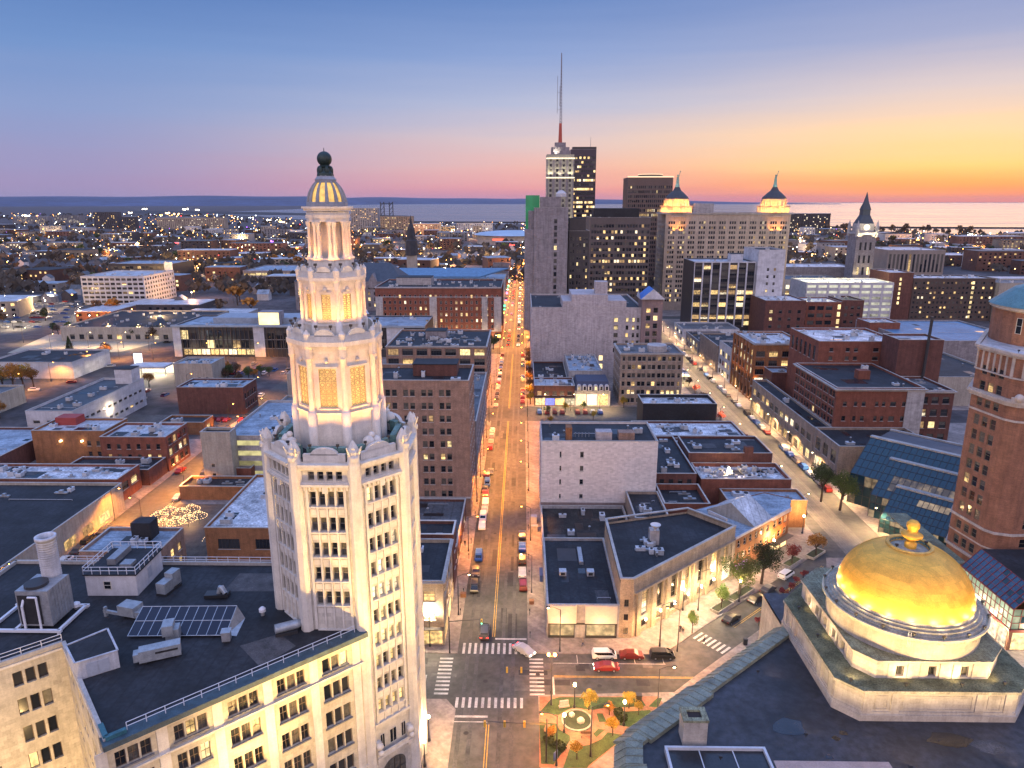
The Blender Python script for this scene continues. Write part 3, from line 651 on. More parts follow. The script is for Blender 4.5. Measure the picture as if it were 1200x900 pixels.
# floodlights standing on the ledges (real fixtures, each with its lamp)
FLB = glow('floodlight_lens', (1,.72,.35), 6)
def flood(par, p, aim, power, col, spot=2.0, r=.12):
    o = MB(); d = (Vector(aim)-Vector(p)).normalized(); o.box(-.18,-.14,-.14,.18,.14,.14); o.box(-.05,-.05,-.45,.05,.05,-.12); x = o.build('floodlight', DKMETAL, par, p)
    l = point(power, col, r, 'SPOT', spot, .8); lo = bpy.data.objects.new('lamp', l); COL.objects.link(lo); lo.parent = x; lo.location = tuple(d*.3); lo.rotation_euler = d.to_track_quat('-Z','Y').to_euler()
    return x
WARM = (1,.42,.10); AMB = (1,.38,.07)
for k in range(8):
    if k in (3, 4): continue
    a, d, n = on_face(k, 0, -.35)
    for s in (-1.7, 1.7):
        q = Vector((a.x,a.y)).normalized()*4.9; flood(tow, (a.x+d.x*s,a.y+d.y*s,55.2), (q.x+d.x*s*.7,q.y+d.y*s*.7,63.6), 2500, WARM, 1.7)
    for ap, z, zz, pw, ar in ((5.35, 69.3, 72.4, 1350, 3.4), (3.8, 76.6, 80.8, 950, 2.2)):
        for s in (-.9, .9):
            m_ = n*ap+d*s; q = n*ar+d*s*.8; flood(tow, (m_.x,m_.y,z), (q.x,q.y,zz), pw*.34, AMB if ap < 5 else WARM, 2.3)
# grand entrance face (k=1): balcony, bow windows, arched portal
k = 1; b = MB()
fbox(b, k, -2.9, 2.9, 14.6, 15.0, -.02, .35); b.build('window_hood', TERRA2, tow); b = MB(); fbox(b, k, -2.9, 2.9, 9.6, 9.85, -.02, .75); fbox(b, k, -2.2, 2.2, 9.85, 10.5, .55, .7)
for u in (-2.55, 2.55): fbox(b, k, u-.35, u+.35, 8.9, 12.2, -.02, .5); q, d, n = on_face(k, u, .55); b.blob((q.x,q.y,11.6), .55, 0, 9, 6); b.blob((q.x+n.x*.3,q.y+n.y*.3,10.7), .42, 0, 9, 6)
b.build('balcony', TERRA2, tow)
b = MB(); q, d, n = on_face(k, 0, .05); v = [(-1.9,0.2),(1.9,0.2)]+[(1.9*math.cos(PI*j/12), 6.6+1.5*math.sin(PI*j/12)) for j in range(13)]
b.add([(q.x+d.x*u,q.y+d.y*u,z) for u,z in v], [tuple(range(len(v)))], 1)
for u in (-.95,0,.95): fbox(b, k, u-.05, u+.05, .2, 7.9, .05, .14)
for z in (2.5,4.2,5.9): fbox(b, k, -1.9, 1.9, z, z+.1, .05, .13)
b.build('portal_window', [FR_D, GL[2]], tow)
for u, ww in ((-1.75,.8),(0,1.2),(1.75,.8)):
    q, d, n = on_face(k, u, .04); link('window', win_mesh(ww, 2.3, 'pair', GL[0], FR_W), tow, (q.x,q.y,10.6), math.atan2(d.y,d.x))
# ---------------------------------------------------------------- the annex: a diagonal seven-storey wing on the street, with a light court
TERRA3 = mat('cream_terracotta', (.60,.54,.42), .6, .14, .45, .16, brick=(1.3,.62,.012,.86))
AZ = 30.0
def ap_(px, py): return Vector(U(px, py, AZ))
dA = Vector((.745,.667)); nA = Vector((.667,-.745))                      # along the facade, outward
pA = Vector((-20.6,81.0)); pB = pA-dA*29.9; pC = pB-nA*22.4; pD = pC-dA*34; pE = Vector((-78,80)); pF = Vector((-78,98.2)); pG = Vector((-24.6,98.2)); pH = Vector((-24.6,90.0))
ann = thing('office_annex', 'cream terracotta office annex with a black flat roof beside the octagonal tower', 'building', (pB.x, pB.y, 0))
o2 = lambda v: (v.x-pB.x, v.y-pB.y)
mb = MB(); sp = []
vsA = [(26.35-4.0*i+(0 if i else 0), 28.35-4.0*i+(0 if i == 0 else .25)) for i in range(7)]
usA = []
for g in range(5):
    c = 29.9-4.1-5.85*g; usA += [(c-1.75,c-.72),(c-.52,c+.52),(c+.72,c+1.75)]
sp += facade(mb, o2(pB), o2(pA), 0, AZ+.1, usA, vsA, .35)
sp += facade(mb, o2(pC), o2(pB), 0, AZ+.1, grouped(4, 1, 22, 2, 1.1, .35), vsA, .35)
sp += facade(mb, o2(pD), o2(pC), 0, AZ+.1, [(L-34, R_-34) for L, R_ in []]+grouped(4, 8, 33.4, 3, 1.0, .3), vsA, .35)
for a, c in ((pA+dA*.5, pH), (pH, pG), (pG, pF), (pF, pE), (pE, pD)): facade(mb, o2(a), o2(c), 0, AZ+.1, [], [])
mb.build('wall', TERRA3, ann)
put_windows(ann, sp, 'grid', FR_B, random.Random(12), .05, pB, True, 100)
ring = [pB, pA, pH, pG, pF, pE, pD, pC]
rb = MB(); rb.add([(o2(p)[0], o2(p)[1], AZ) for p in ring], [tuple(range(8))]); rb.build('roof', R_DARK, ann)
b = MB()
def strip(mb, p, q, o0, o1, z0, z1, m=0, ext=0.0):
    d = (q-p).normalized(); n = Vector((d.y,-d.x)); p = p-d*ext; q = q+d*ext
    mb.prism([o2(p+n*o1), o2(q+n*o1), o2(q+n*o0), o2(p+n*o0)], z0, z1, m)
strip(b, pB, pA, 0.0, .25, 29.0, 29.4); strip(b, pB, pA, 0.0, .12, 25.35, 25.6, 0); strip(b, pB, pA, 0.0, .3, 25.6, 25.75)
strip(b, pB, pA, 0.0, .2, 9.3, 9.7)
for p, q in ((pC,pB),(pD,pC)): strip(b, p, q, 0.0, .12, 29.3, 29.6)
for g in range(6): 
    c = 29.9-1.2-5.85*g; strip(b, pB+dA*(c-.55), pB+dA*(c+.55), 0.0, .12, 9.7, 29.0)
for z0, z1 in vsA:
    for g in range(5):
        c = 29.9-4.1-5.85*g; strip(b, pB+dA*(c-1.9), pB+dA*(c+1.9), .0, .2, z0-.2, z0-.02, 1)
b.build('stringcourse', [TERRA2, mat('slate_sill', (.14,.15,.18), .6, .2)], ann)
b = MB(); strip(b, pB, pA, -.9, .85, 29.5, 30.15, 0, .3); strip(b, pC, pB, -.35, .1, 29.9, 30.35, 1); strip(b, pD, pC, -.35, .1, 29.9, 30.35, 1); strip(b, pG, pF, -.35, .05, 29.9, 30.5, 1); strip(b, pF, pE, -.35, .05, 29.9, 30.5, 1)
b.build('cornice', [mat('dark_blue_gutter', (.045,.085,.11), .6, .3, 1), COPE], ann)
RAILM = mat('white_rail_paint', (.62,.64,.68), .5, 0)
def rail(par, name, p, q, z, step=2.0, off=0.0, h=.95):
    b = MB(); d = (q-p).normalized(); L = (q-p).length; n = Vector((d.y,-d.x)); p = p+n*off; k = max(1, int(L/step))
    for zz in (z+h*.5, z+h): a, c = o2(p), o2(p+d*L); b.tube((*a,zz),(*c,zz),.045,None,5)
    for i in range(k+1): a = o2(p+d*(L*i/k)); b.tube((*a,z),(*a,z+h),.05,None,5)
    return b.build(name, RAILM, par)
rail(ann, 'guard_rail', pB+dA*2.2, pA-dA*1, 30.15, 1.85, -.3); rail(ann, 'guard_rail', pC-dA*30, pC, 30.35, 2, -.2); rail(ann, 'guard_rail', pG-Vector((12,0)), pF+Vector((8,0)), 30.4, 1.6, -.25)
b = MB()   # corner copper box at the facade end and dark tower-side box
x, y = o2(pB+dA*1.1-nA*1.4); 
bar2(b, o2(pB-nA*.1+dA*.1), o2(pB-nA*.1+dA*2.1), .5, 30.16, 30.6); bar2(b, o2(pB-nA*.2+dA*.2), o2(pB-nA*2.6+dA*.2), .5, 30.16, 30.6); b.build('copper_corner_gutter', mat('teal_copper', (.04,.15,.18), .6, .3, 1), ann)
# bulkhead on the court edge
b = MB(); pts_ = [o2(Vector(U(*q))) for q in ((91,798,30),(141,782,30),(126,737,32.3),(77,757,32.3))]
b.prism(pts_, 30.0, 32.3, 0, 1); [bar2(b, pts_[i_], pts_[(i_+1)%4], .22, 32.3, 32.42) for i_ in range(4)]; bb = b.build('stair_bulkhead', [mat('pale_metal_cladding', (.50,.52,.56), .6, .15, 1, .2), R_DARK], ann)
p0_, p1_ = Vector(pts_[0]), Vector(pts_[1]); dd_ = (p1_-p0_).normalized(); nn_ = Vector((dd_.y,-dd_.x)); LB = (p1_-p0_).length
for u0, u1 in ((.24,.5),(.51,.77)): d_ = MB(); d_.prism([tuple(p0_+dd_*LB*u0+nn_*.06), tuple(p0_+dd_*LB*u1+nn_*.06), tuple(p0_+dd_*LB*u1), tuple(p0_+dd_*LB*u0)], 30.1, 31.8); d_.build('bulkhead_door', mat('grey_door', (.34,.38,.44), .6, .1), ann)
AR = lambda px, py, z=AZ: Vector(U(px, py, z))
for qq in (((262,693),(327,693),(327,672),(281,672)), ((305,782),(347,757),(327,743),(281,757))): MB().add([(*o2(AR(*q)), 30.012) for q in qq], [(0,1,2,3)]).build('roof_patch', mat('grey_roof_patch', (.09,.085,.085), .8, .4, .6), ann)
# lit storey of the tower: swap panes
n_l = 0
for o in tow.children:
    if o.name.startswith('window') and o.type == 'MESH' and o.children:
        z = o.location.z; a = math.degrees(o.rotation_euler.z) % 360; g = None
        if 30 < a < 60 and abs(z-(47.35-3.43*3)) < .3 and False: g = LIT[1]
        if 30 < a < 60 and abs(z-(47.35-3.43*6)) < .3: g = LIT[1]
        if 30 < a < 60 and abs(z-(47.35-3.43*9)) < .3: g = LIT[0]
        if 30 < a < 60 and abs(z-(47.35-3.43*4)) < .3: g = LIT[2]
        if g: 
            for c in o.children: c.data = split_win(.76, 1.9, 'sash', FR_M, g)[1]

# floodlight masts standing in the diagonal street, washing the tower and annex from below
def flood_mast(x, y, h, aims, label):
    t = thing('floodlight_mast', label, 'floodlight', (x,y,0)); b = MB(); b.lathe([(.2,0),(.12,h)],0,0,8); b.build('mast', DKMETAL, t)
    for (ax,ay,azz,pw,sp,col) in aims: flood(t, (0,0,h+.3), (ax-x,ay-y,azz), pw, col, sp, .5)
FW_ = (1,.60,.19); FW2 = (1,.63,.25)
flood_mast(-31, 60, 8, [(-26,80,47,66000,.95,FW_), (-30,78,34,14000,1.5,FW_), (-38,66,24,7000,2.3,FW_)], 'floodlight mast in the diagonal street facing the annex front')
flood_mast(-12, 60, 8, [(-24,81,47,70000,.95,FW_), (-24,81,34,15000,1.4,FW_), (-28,74,24,8000,2.3,FW_)], 'floodlight mast in the diagonal street facing the tower front')
flood_mast(4.5, 72, 8, [(-16,86,47,80000,.95,FW_), (-16,85,30,16000,1.5,FW_)], 'floodlight mast at the corner facing the tower entrance side')
flood_mast(-4, 96, 9, [(-14.5,92,34,36000,1.7,FW2)], 'floodlight mast across the street from the tower side') if False else None
flood_mast(-48, 58, 8, [(-55,74,20,16000,2.2,FW2)], 'floodlight mast in the light court of the annex')
flood_mast(-60, 54, 8, [(-62,73,22,14000,2.2,FW2)], 'floodlight mast left of the light court of the annex')
# ---------------------------------------------------------------- the bank with the gold dome
GRAN = mat('pale_granite', (.50,.46,.40), .7, .14, .4, .16, brick=(1.8,.8,.015,.85)); GRAN2 = mat('weathered_granite', (.40,.38,.31), .8, .3, .5, .3)
MOSS = mat('mossy_ledge', (.15,.155,.09), .9, .6, .5, col2=(.3,.3,.22)); COPG = mat('pale_copper_sheet', (.27,.29,.19), .75, .5, .5, .3, seams=('X', .55), col2=(.45,.36,.28))
GOLD = mat('gold_leaf', (.96,.50,.06), .42, .15, .7, 0, metal=.3, brick=(1.2,.8,.025,.8), bump=.15)
BX, BY = 53.2, 89.6
bank = thing('domed_bank', 'granite bank with a big floodlit gold dome and dark flat roof by the park', 'bank', (BX, BY, 0))
L_ = lambda x, y: (x-BX, y-BY)
foot = [(12.4,55),(66.9,55),(66.9,108),(40.7,108),(40.7,97.5),(13.0,73.4),(12.4,69.3)]
fl = [L_(*p) for p in foot]
b = MB(); sp = []
for i in range(7):
    p, q = fl[i], fl[(i+1)%7]; L0 = math.dist(p, q)
    if i in (4,5): sp += facade(b, p, q, 0, 19.6, even(max(1,int(L0/4.2)), .8, L0-.8, 2.0), [(2,8.5),(11,14),(15.6,18.2)], .4)
    else: facade(b, p, q, 0, 19.6, [], [])
b.build('wall', GRAN, bank); put_windows(bank, sp, 'g34', FR_D, random.Random(4), .3, Vector((BX,BY)))
BROOF = mat('patched_bank_roof', (.036,.038,.046), .55, .6, .10, bump=.3)
MB().add([(x,y,20) for x,y in fl], [tuple(range(7))]).build('roof', BROOF, bank)
# standing-seam copper roof edge along the street
PV = Vector
def edge_roof(p, q, name, w_out=1.7, w_in=1.5, e0=0.0, e1=0.0, m=None):
    p = PV(p); q = PV(q); d = (q-p).normalized(); n = PV((d.y,-d.x)); p = p-d*e0; q = q+d*e1   # n = outward
    b = MB(); L0 = (q-p).length
    def T(u, o, z): r = p+d*u+n*o; return (r.x-BX, r.y-BY, z)
    prof = [(-.1,18.9),(-w_out*-0+w_out,19.1),(w_out,19.3),(0,20.55),(-w_in,20.75),(-w_in,20.0)]
    prof = [(w_out,18.9),(w_out,19.2),(.2,20.4),(-w_in,20.6),(-w_in,20.0)]
    for i in range(len(prof)-1): b.quad(T(0,*prof[i]), T(0,*prof[i+1]), T(L0,*prof[i+1]), T(L0,*prof[i]))
    b.add([T(0,*r) for r in prof], [tuple(range(len(prof)))]); b.add([T(L0,*r) for r in prof], [tuple(reversed(range(len(prof))))])
    for i in range(int(L0/1.25)+1):
        u = .1+i*1.25
        for a, c in ((1,2),(2,3)):
            x0, z0 = prof[a]; x1, z1 = prof[c]; b.add([T(u-.05,x0,z0+.1),T(u+.05,x0,z0+.1),T(u+.05,x1,z1+.1),T(u-.05,x1,z1+.1),T(u-.05,x0,z0),T(u+.05,x0,z0),T(u+.05,x1,z1),T(u-.05,x1,z1)], [(0,1,2,3),(0,3,7,4),(2,1,5,6),(1,0,4,5)])
    return b.build(name, m or COPB, bank)
COPB = mat('grey_green_copper_roof', (.25,.27,.20), .5, .3, .6, .1)
q_ = PV((40.7,97.5)); p_ = PV((13.0,73.4)); dd = (q_-p_).normalized()
edge_roof(q_, p_+dd*15, 'copper_roof_edge', 1.9, 1.5); edge_roof(p_+dd*14.97, p_+dd*2.0, 'copper_roof_edge', 2.2, 2.0)
edge_roof(p_+dd*1.98, p_, 'copper_roof_edge', 1.9, 1.6, 0, .5); edge_roof(p_, (12.4,69.3), 'copper_roof_edge', 1.6, 1.8, .0, 0); edge_roof((12.4,69.3),(12.4,58), 'copper_roof_edge', 1.5, 2.2)
b = MB()
rq = random.Random(12)
for i in range(26):
    x, y = rq.uniform(16,64), rq.uniform(60,82)
    if x < 41 and y > 66+(x-13)*.7: continue
    if x > 39 and y > 76: continue
    n_p = 9; q = [(x+rq.uniform(.5,1)*(.5+i%4*.55)*math.cos(2*PI*k/n_p)*1.5-BX, y+rq.uniform(.5,1)*(.5+i%4*.5)*math.sin(2*PI*k/n_p)-BY, 20.006+.0012*i) for k in range(n_p)]; MB().add(q, [tuple(range(n_p))]).build('roof_stain', PATCH[(2,0,1,2)[i%4]], bank)
b = MB()
for i in range(3): b.quad((13.6+i*5.2-BX, 66.5-BY, 20.02), (18.4+i*5.2-BX,66.5-BY,20.02), (18.4+i*5.2-BX,71.6-BY,20.02), (13.6+i*5.2-BX,71.6-BY,20.02))
o_ = [L_(17.2,60),L_(29.2,60),L_(29.2,72.1),L_(17.2,72.1)]; i_ = [L_(17.5,60.3),L_(28.9,60.3),L_(28.9,71.8),L_(17.5,71.8)]
b = MB(); b.ring(o_, i_, 19.9, 20.75); b.prism(i_[::1], 20.1, 20.35, 1); 
for x in (21.2, 25.2): b.box(x-BX, 60.3-BY, 20.35, x+.12-BX, 71.8-BY, 20.42, 0)
b.build('raised_roof_light', [mat('white_kerb', (.5,.52,.55), .6, .1), mat('dark_roof_glass', (.02,.022,.026), .3, .4, .3)], bank)
b = MB(); b.box(29.6-BX,60-BY,20.0,43-BX,70.2-BY,20.5,0,1); b.build('low_roof_curb', [COPE, mat('pinkish_roof_sheet', (.42,.30,.25), .6, .15, .5)], bank)
b = MB(); x0,y0 = 19.6-BX,73.0-BY; b.box(x0,y0,20,x0+2.9,y0+2.3,23.3); b.ring([(x0-.1,y0-.1),(x0+3,y0-.1),(x0+3,y0+2.4),(x0-.1,y0+2.4)],[(x0+.6,y0+.5),(x0+2.3,y0+.5),(x0+2.3,y0+1.8),(x0+.6,y0+1.8)],23.3,23.6,1); b.box(x0+.6,y0+.5,23.31,x0+2.3,y0+1.8,23.33,2); b.build('chimney', [GRAN, COPG, mat('flue_hole_shade', (.03,.02,.018), .9, 0)], bank)  # dark plate under the cap stands in for the shade inside the flue hole
# blind granite block carrying the drum
c2 = 2.4; xL, xR, yF, yB = 40.7-BX, 65.9-BX, 77.8-BY, 104.5-BY
bl = [(xL+c2,yF),(xR-c2-1,yF),(xR,yF+c2+1),(xR,yB-c2),(xR-c2,yB),(xL+6,yB),(xL,yB-6),(xL,yF+c2)]
def off(pts, e):
    o = []
    for i in range(len(pts)):
        a, b3, c3 = PV(pts[i-1]), PV(pts[i]), PV(pts[(i+1)%len(pts)]); d0 = (b3-a).normalized(); d1 = (c3-b3).normalized(); n0 = PV((d0.y,-d0.x)); n1 = PV((d1.y,-d1.x)); m_ = (n0+n1); m_ = m_/(m_.dot(n0)); o.append(tuple(b3+m_*e))
    return o
b = MB(); b.prism(bl, 19.9, 24.1); b.prism(off(bl,.25), 20.0, 20.9); b.prism(off(bl,.12), 20.9, 21.3)
for i in (7,0,6,1):     # pilasters and sunk panels
    p = PV(bl[i]); q = PV(bl[(i+1)%8]); d = (q-p).normalized(); n = PV((d.y,-d.x)); L0 = (q-p).length
    if L0 < 5: continue
    for u in ([.7, 4.2, L0-4.6, L0-1.0] if L0 < 26 else [.7, 6, 12, 18, 24, L0-1]):
        a = p+d*(u-.55); e = p+d*(u+.55); b.prism([tuple(a+n*.14), tuple(e+n*.14), tuple(e), tuple(a)], 21.3, 24.0)
    us_ = [.7,4.2,L0-4.6,L0-1.0] if L0 < 26 else [.7,6,12,18,24,L0-1]
    for j in range(len(us_)-1):
        u0, u1 = us_[j]+.95, us_[j+1]-.95
        if u1-u0 < .8: continue
        for (ua,ub,za,zb) in ((u0,u1,21.6,21.7),(u0,u1,23.5,23.6),(u0,u0+.1,21.7,23.5),(u1-.1,u1,21.7,23.5)):
            a = p+d*ua; e = p+d*ub; b.prism([tuple(a+n*.07), tuple(e+n*.07), tuple(e), tuple(a)], za, zb)
b.build('attic_block', GRAN, bank)
b = MB(); b.prism(off(bl,.3), 24.1, 24.45, 0, 1); b.build('attic_ledge', [GRAN2, MOSS], bank)
c2 = 2.2; inn = [(xL+4.9,yF+2.3),(xR-5.9,yF+2.3),(xR-2.9,yF+5.3),(xR-2.9,yB-5),(xR-5,yB-1),(xL+6.6,yB-1),(xL+2.9,yB-4.7),(xL+2.9,yF+4.6)]
b = MB(); sp = []
for i in range(8):
    L0 = math.dist(inn[i], inn[(i+1)%8])
    us_ = even(3, 1, L0-1, 1.0) if i == 0 else even(5, 1.5, L0-1.5, 1.0) if i in (6,2) else []
    sp += facade(b, inn[i], inn[(i+1)%8], 24.4, 27.0, us_, [(24.75,26.25)] if us_ else [], .5)
    p = PV(inn[i]); q = PV(inn[(i+1)%8]); d = (q-p).normalized(); n = PV((d.y,-d.x))
    for a0, a1 in us_:
        for u in (a0-.75, a1+.75):
            a = p+d*(u-.35); e = p+d*(u+.35); b.prism([tuple(a+n*.12), tuple(e+n*.12), tuple(e), tuple(a)], 24.5, 26.7)
b.build('clerestory_wall', GRAN, bank); put_windows(bank, sp, 'pair', FR_D, random.Random(5), .0, Vector((BX,BY)))
b = MB(); b.prism(off(inn,.28), 26.85, 27.15, 0, 1); b.build('clerestory_roof', [GRAN, COPG], bank)
b = MB(); b.lathe([(9.6,27.1),(9.6,29.5),(9.75,29.55),(9.75,29.75)], 0, 0, 72, 0, 0, True, False); b.build('drum', GRAN, bank)
b = MB(); b.lathe([(9.75,29.7),(9.95,29.75),(9.95,30.0),(10.35,30.1),(10.35,30.4),(10.15,30.45),(10.0,30.3)], 0, 0, 96, 0, 0, False, False)
for i in range(90):
    a = 2*PI*i/90; d = PV((math.cos(a),math.sin(a))); t_2 = PV((-d.y,d.x)); p = d*9.78; b.prism([tuple(p+d*.35-t_2*.16), tuple(p+d*.35+t_2*.16), tuple(p+t_2*.16), tuple(p-t_2*.16)], 29.76, 30.04)
b.build('drum_cornice', mat('yellowed_granite', (.50,.46,.33), .7, .2, .8), bank)
b = MB(); pr = [(10.1,30.25)]
for i in range(4): r = 9.8-i*.42; pr += [(r+.1,30.3+i*.32),(r,30.62+i*.32)]
b.lathe(pr+[(8.3,31.6)], 0, 0, 96, 0, 0, False, False); b.build('stepped_rings', GRAN2, bank)
b = MB(); HD = 7.3; b.lathe([(8.5*math.sqrt(max(0,1-(t*.945)**2)), 31.4+HD*.945*t) for t in [i/26 for i in range(27)]], 0, 0, 96, 0, 0, True, False)
b.build('gold_dome', GOLD, bank)
b = MB(); zt = 31.4+HD*.945; b.lathe([(3.0,zt-.25),(2.95,zt+.25),(2.75,zt+.35),(2.5,zt+.2),(2.45,zt-.5)], 0, .2, 48, 0, 0, False, False); b.build('dome_rim', mat('gilt_rim', (.75,.45,.10), .5, .25, 1, metal=.2), bank)
b = MB(); b.lathe([(2.5,zt-.45),(.6,zt-.1)], 0, .2, 32); b.lathe([(2.47,zt-.4),(2.47,zt+.05)],0,.2,32,1,cap=False); b.build('oculus', [GRAN2, COPPER], bank)
b = MB(); b.lathe([(1.25*r_,zt-.3+(z_-zt+.3)*1.25) for r_, z_ in [(.6,zt-.3),(.62,zt+.3),(.35,zt+.5),(.5,zt+.75),(1.05,zt+1.15),(1.1,zt+1.35),(.7,zt+1.5),(.5,zt+1.7),(.55,zt+2.0),(.66,zt+2.2),(.66,zt+2.6),(.42,zt+2.9),(.02,zt+3.05)]], 0, 0, 20, 0, 0, True); b.build('gold_finial', GOLD, bank)
for i in range(18):
    a = 2*PI*(i+.5)/18; r = 10.1; p = (r*math.cos(a), r*math.sin(a), 30.9); flood(bank, p, (5.5*math.cos(a),5.5*math.sin(a),37.6), 900, (1,.70,.30), 2.2, .25)
flood(bank, (2.2,.2,zt+.5), (.3,.2,zt+1.6), 60, (1,.7,.25), 1.6)
flood(bank, (-2.2,-.6,zt+.5), (-.3,.2,zt+1.6), 60, (1,.7,.25), 1.6)
for p, aim in (((xL+1.4,yF+1.4,24.9),(xL+6,yF+9,28.5)), ((xL+8,yF+.6,24.9),(xL+9,yF+8,28.5)), ((xL+15,yF+.6,24.9),(xL+14,yF+8,28.5)), ((xR-4.6,yF+1,24.9),(xR-9,yF+8,28.5)), ((xL+1.0,yF+11,24.9),(xL+8,yF+12,28.5)), ((xL+1.0,yF+18,24.9),(xL+8,yF+18,28.5))): flood(bank, p, aim, 520, (1,.66,.32), 2.6)
for p, aim in (((xL-6,yF-4,21.2),(xL,yF+6,24)), ((xL+4,yF-9,21.2),(xL+8,yF,23)), ((xR-8,yF-9,21.2),(xR-8,yF,23)), ((xL-8,yF+8,21.2),(xL,yF+12,23))): flood(bank, p, aim, 650, (1,.62,.36), 2.2)
for p, aim, pw in (((-16,-31,21.5),(-2,-2,35.5),38000), ((-1,-33,21.5),(0,-2,36),36000), ((14,-31,21.5),(3,-1,35.5),34000), ((-30,-20,21.5),(-4,0,35),30000)): flood(bank, p, aim, pw, (1,.66,.26), .95, .4)
b = MB()
for k in range(3): b.tube((-4.1+k*.35,-9.4,29),(-4.1+k*.35,-9.4,31.3-.2*k),.04,None,5)
b.tube((-4.3,-9.4,30.6),(-3.3,-9.4,30.6),.03,None,5); b.tube((-4.3,-9.4,30.1),(-3.3,-9.4,30.1),.03,None,5); b.build('antenna_mast', STEEL, bank)
# ---------------------------------------------------------------- brick hotel tower with the conical roof
BR_H = BRK('orange_brown_brick', (.34,.16,.095)); LIME = mat('limestone', (.52,.46,.40), .75, .14, .5, .2)
hot = thing('brick_hotel_tower', 'tall orange brick tower with rounded corner, pale cornice bands and conical green roof', 'tower', (99.5,141.3,0))
hp = [(112,170),(105,160.6),(98.6,152.2),(99.9,142.6),(101,140.9),(104,139.9),(130,141.5),(130,172)]
hl = [(x-99.5,y-141.3) for x,y in hp]
b = MB(); sp = []
fh = 3.42
vsH = [(16.5+fh*i, 18.75+fh*i) for i in range(7)]+[(44.7+fh*i,46.7+fh*i) for i in range(2)]+[(41.2,42.9)]
for i in range(8):
    p, q = hl[i], hl[(i+1)%8]; L0 = math.dist(p, q)
    us_ = {1: even(3, .6, L0-.6, 1.5), 2: grouped(1, .6, L0-.6, 3, 1.5, .8), 5: grouped(4, 1.2, L0-1, 2, 1.5, 1.2)}.get(i, [])
    sp += facade(b, p, q, 0, 54.2, us_, [(8.5,10.6),(12.2,14.2)]+vsH, .2)
b.build('wall', BR_H, hot); put_windows(hot, sp, 'sash', mat('bronze_green_frame', (.16,.15,.10), .6, 0), random.Random(8), .10, Vector((99.5,141.3)))
for z0, z1, e in ((7.4,8.0,.35),(11.3,11.6,.12),(15.0,15.5,.3),(40.0,40.4,.22),(43.3,44.0,.55),(44.0,44.4,.95),(44.4,44.7,.6),(48.9,49.2,.3),(53.2,53.7,.4),(53.7,54.3,.85)): MB().ring(off(hl,e), off(hl,.0), z0, z1).build('cornice_band', LIME, hot)
b = MB(); b.ring(off(hl,.09), off(hl,.0), 8.0, 15.0) if False else None
for i in (0,1,2,3,4,5):
    p, q = PV(hl[i]), PV(hl[i+1]); d = (q-p).normalized(); n = PV((d.y,-d.x)); L0 = (q-p).length; k = max(1, int(L0/1.5))
    for j in range(k+1):
        a = p+d*(L0*j/k*.98+.02-.14); e = a+d*.4; b.prism([tuple(a+n*.2), tuple(e+n*.2), tuple(e), tuple(a)], 49.3, 53.2)
b.build('arcade_pilaster', LIME, hot)
MB().add([(x,y,54.0) for x,y in hl], [tuple(range(8))]).build('terrace_roof', R_WHITE, hot)
b = MB(); q, d = PV(hl[2]), None; b.blob((hl[4][0]-.3,hl[4][1]-.6,45.3), .9, 0, 9, 6); b.box(hl[4][0]-1.4,hl[4][1]-.7,44.2,hl[4][0]+.7,hl[4][1]+.2,45.4); b.build('carved_crest', LIME, hot)
cx_, cy__ = 18.5, 14.8
b = MB(); b.lathe([(12.9,54.0),(12.9,62.2)], cx_, cy__, 24, 0, 0); b.build('penthouse_drum', BR_H, hot)
b = MB(); b.lathe([(12.95,61.0),(13.6,61.4),(13.6,62.2),(13.0,62.3)], cx_, cy__, 24, 0, 0, False, False); b.build('drum_cornice', LIME, hot)
b = MB(); b.lathe([(13.9,62.0),(9.5,65.6),(2,68.4),(.1,68.8)], cx_, cy__, 24); b.build('conical_roof', mat('verdigris_roof', (.10,.23,.25), .6, .25, .5), hot)
for a in (3.5, 3.95, 4.4, 4.85):
    x, y = cx_+12.93*math.cos(a), cy__+12.93*math.sin(a); link('window', win_mesh(1.3, 3.4, 'sash', LIT[0] if a == 3.95 else GL[0], FR_W), hot, (x,y,56.5), a+PI/2)
flood(hot, (1.6,2.2,54.6), (6,6,60), 1500, (1,.66,.28), 2.4)
flood(hot, (7.5,.6,54.6), (9,6,60), 900, (1,.66,.28), 2.4)
b = MB(); b.box(-6.8,1,7.0,-2,27,7.3); b.build('street_canopy', COPG, hot)
for i in range(5): MB().box(-2.42,9.5+i*3.4,1,-2.36,12.2+i*3.4,6.2).build('shop_window', LIT[0], hot)
b = MB(); b.box(-5.95,-3,0,-2.45,27,.3); 
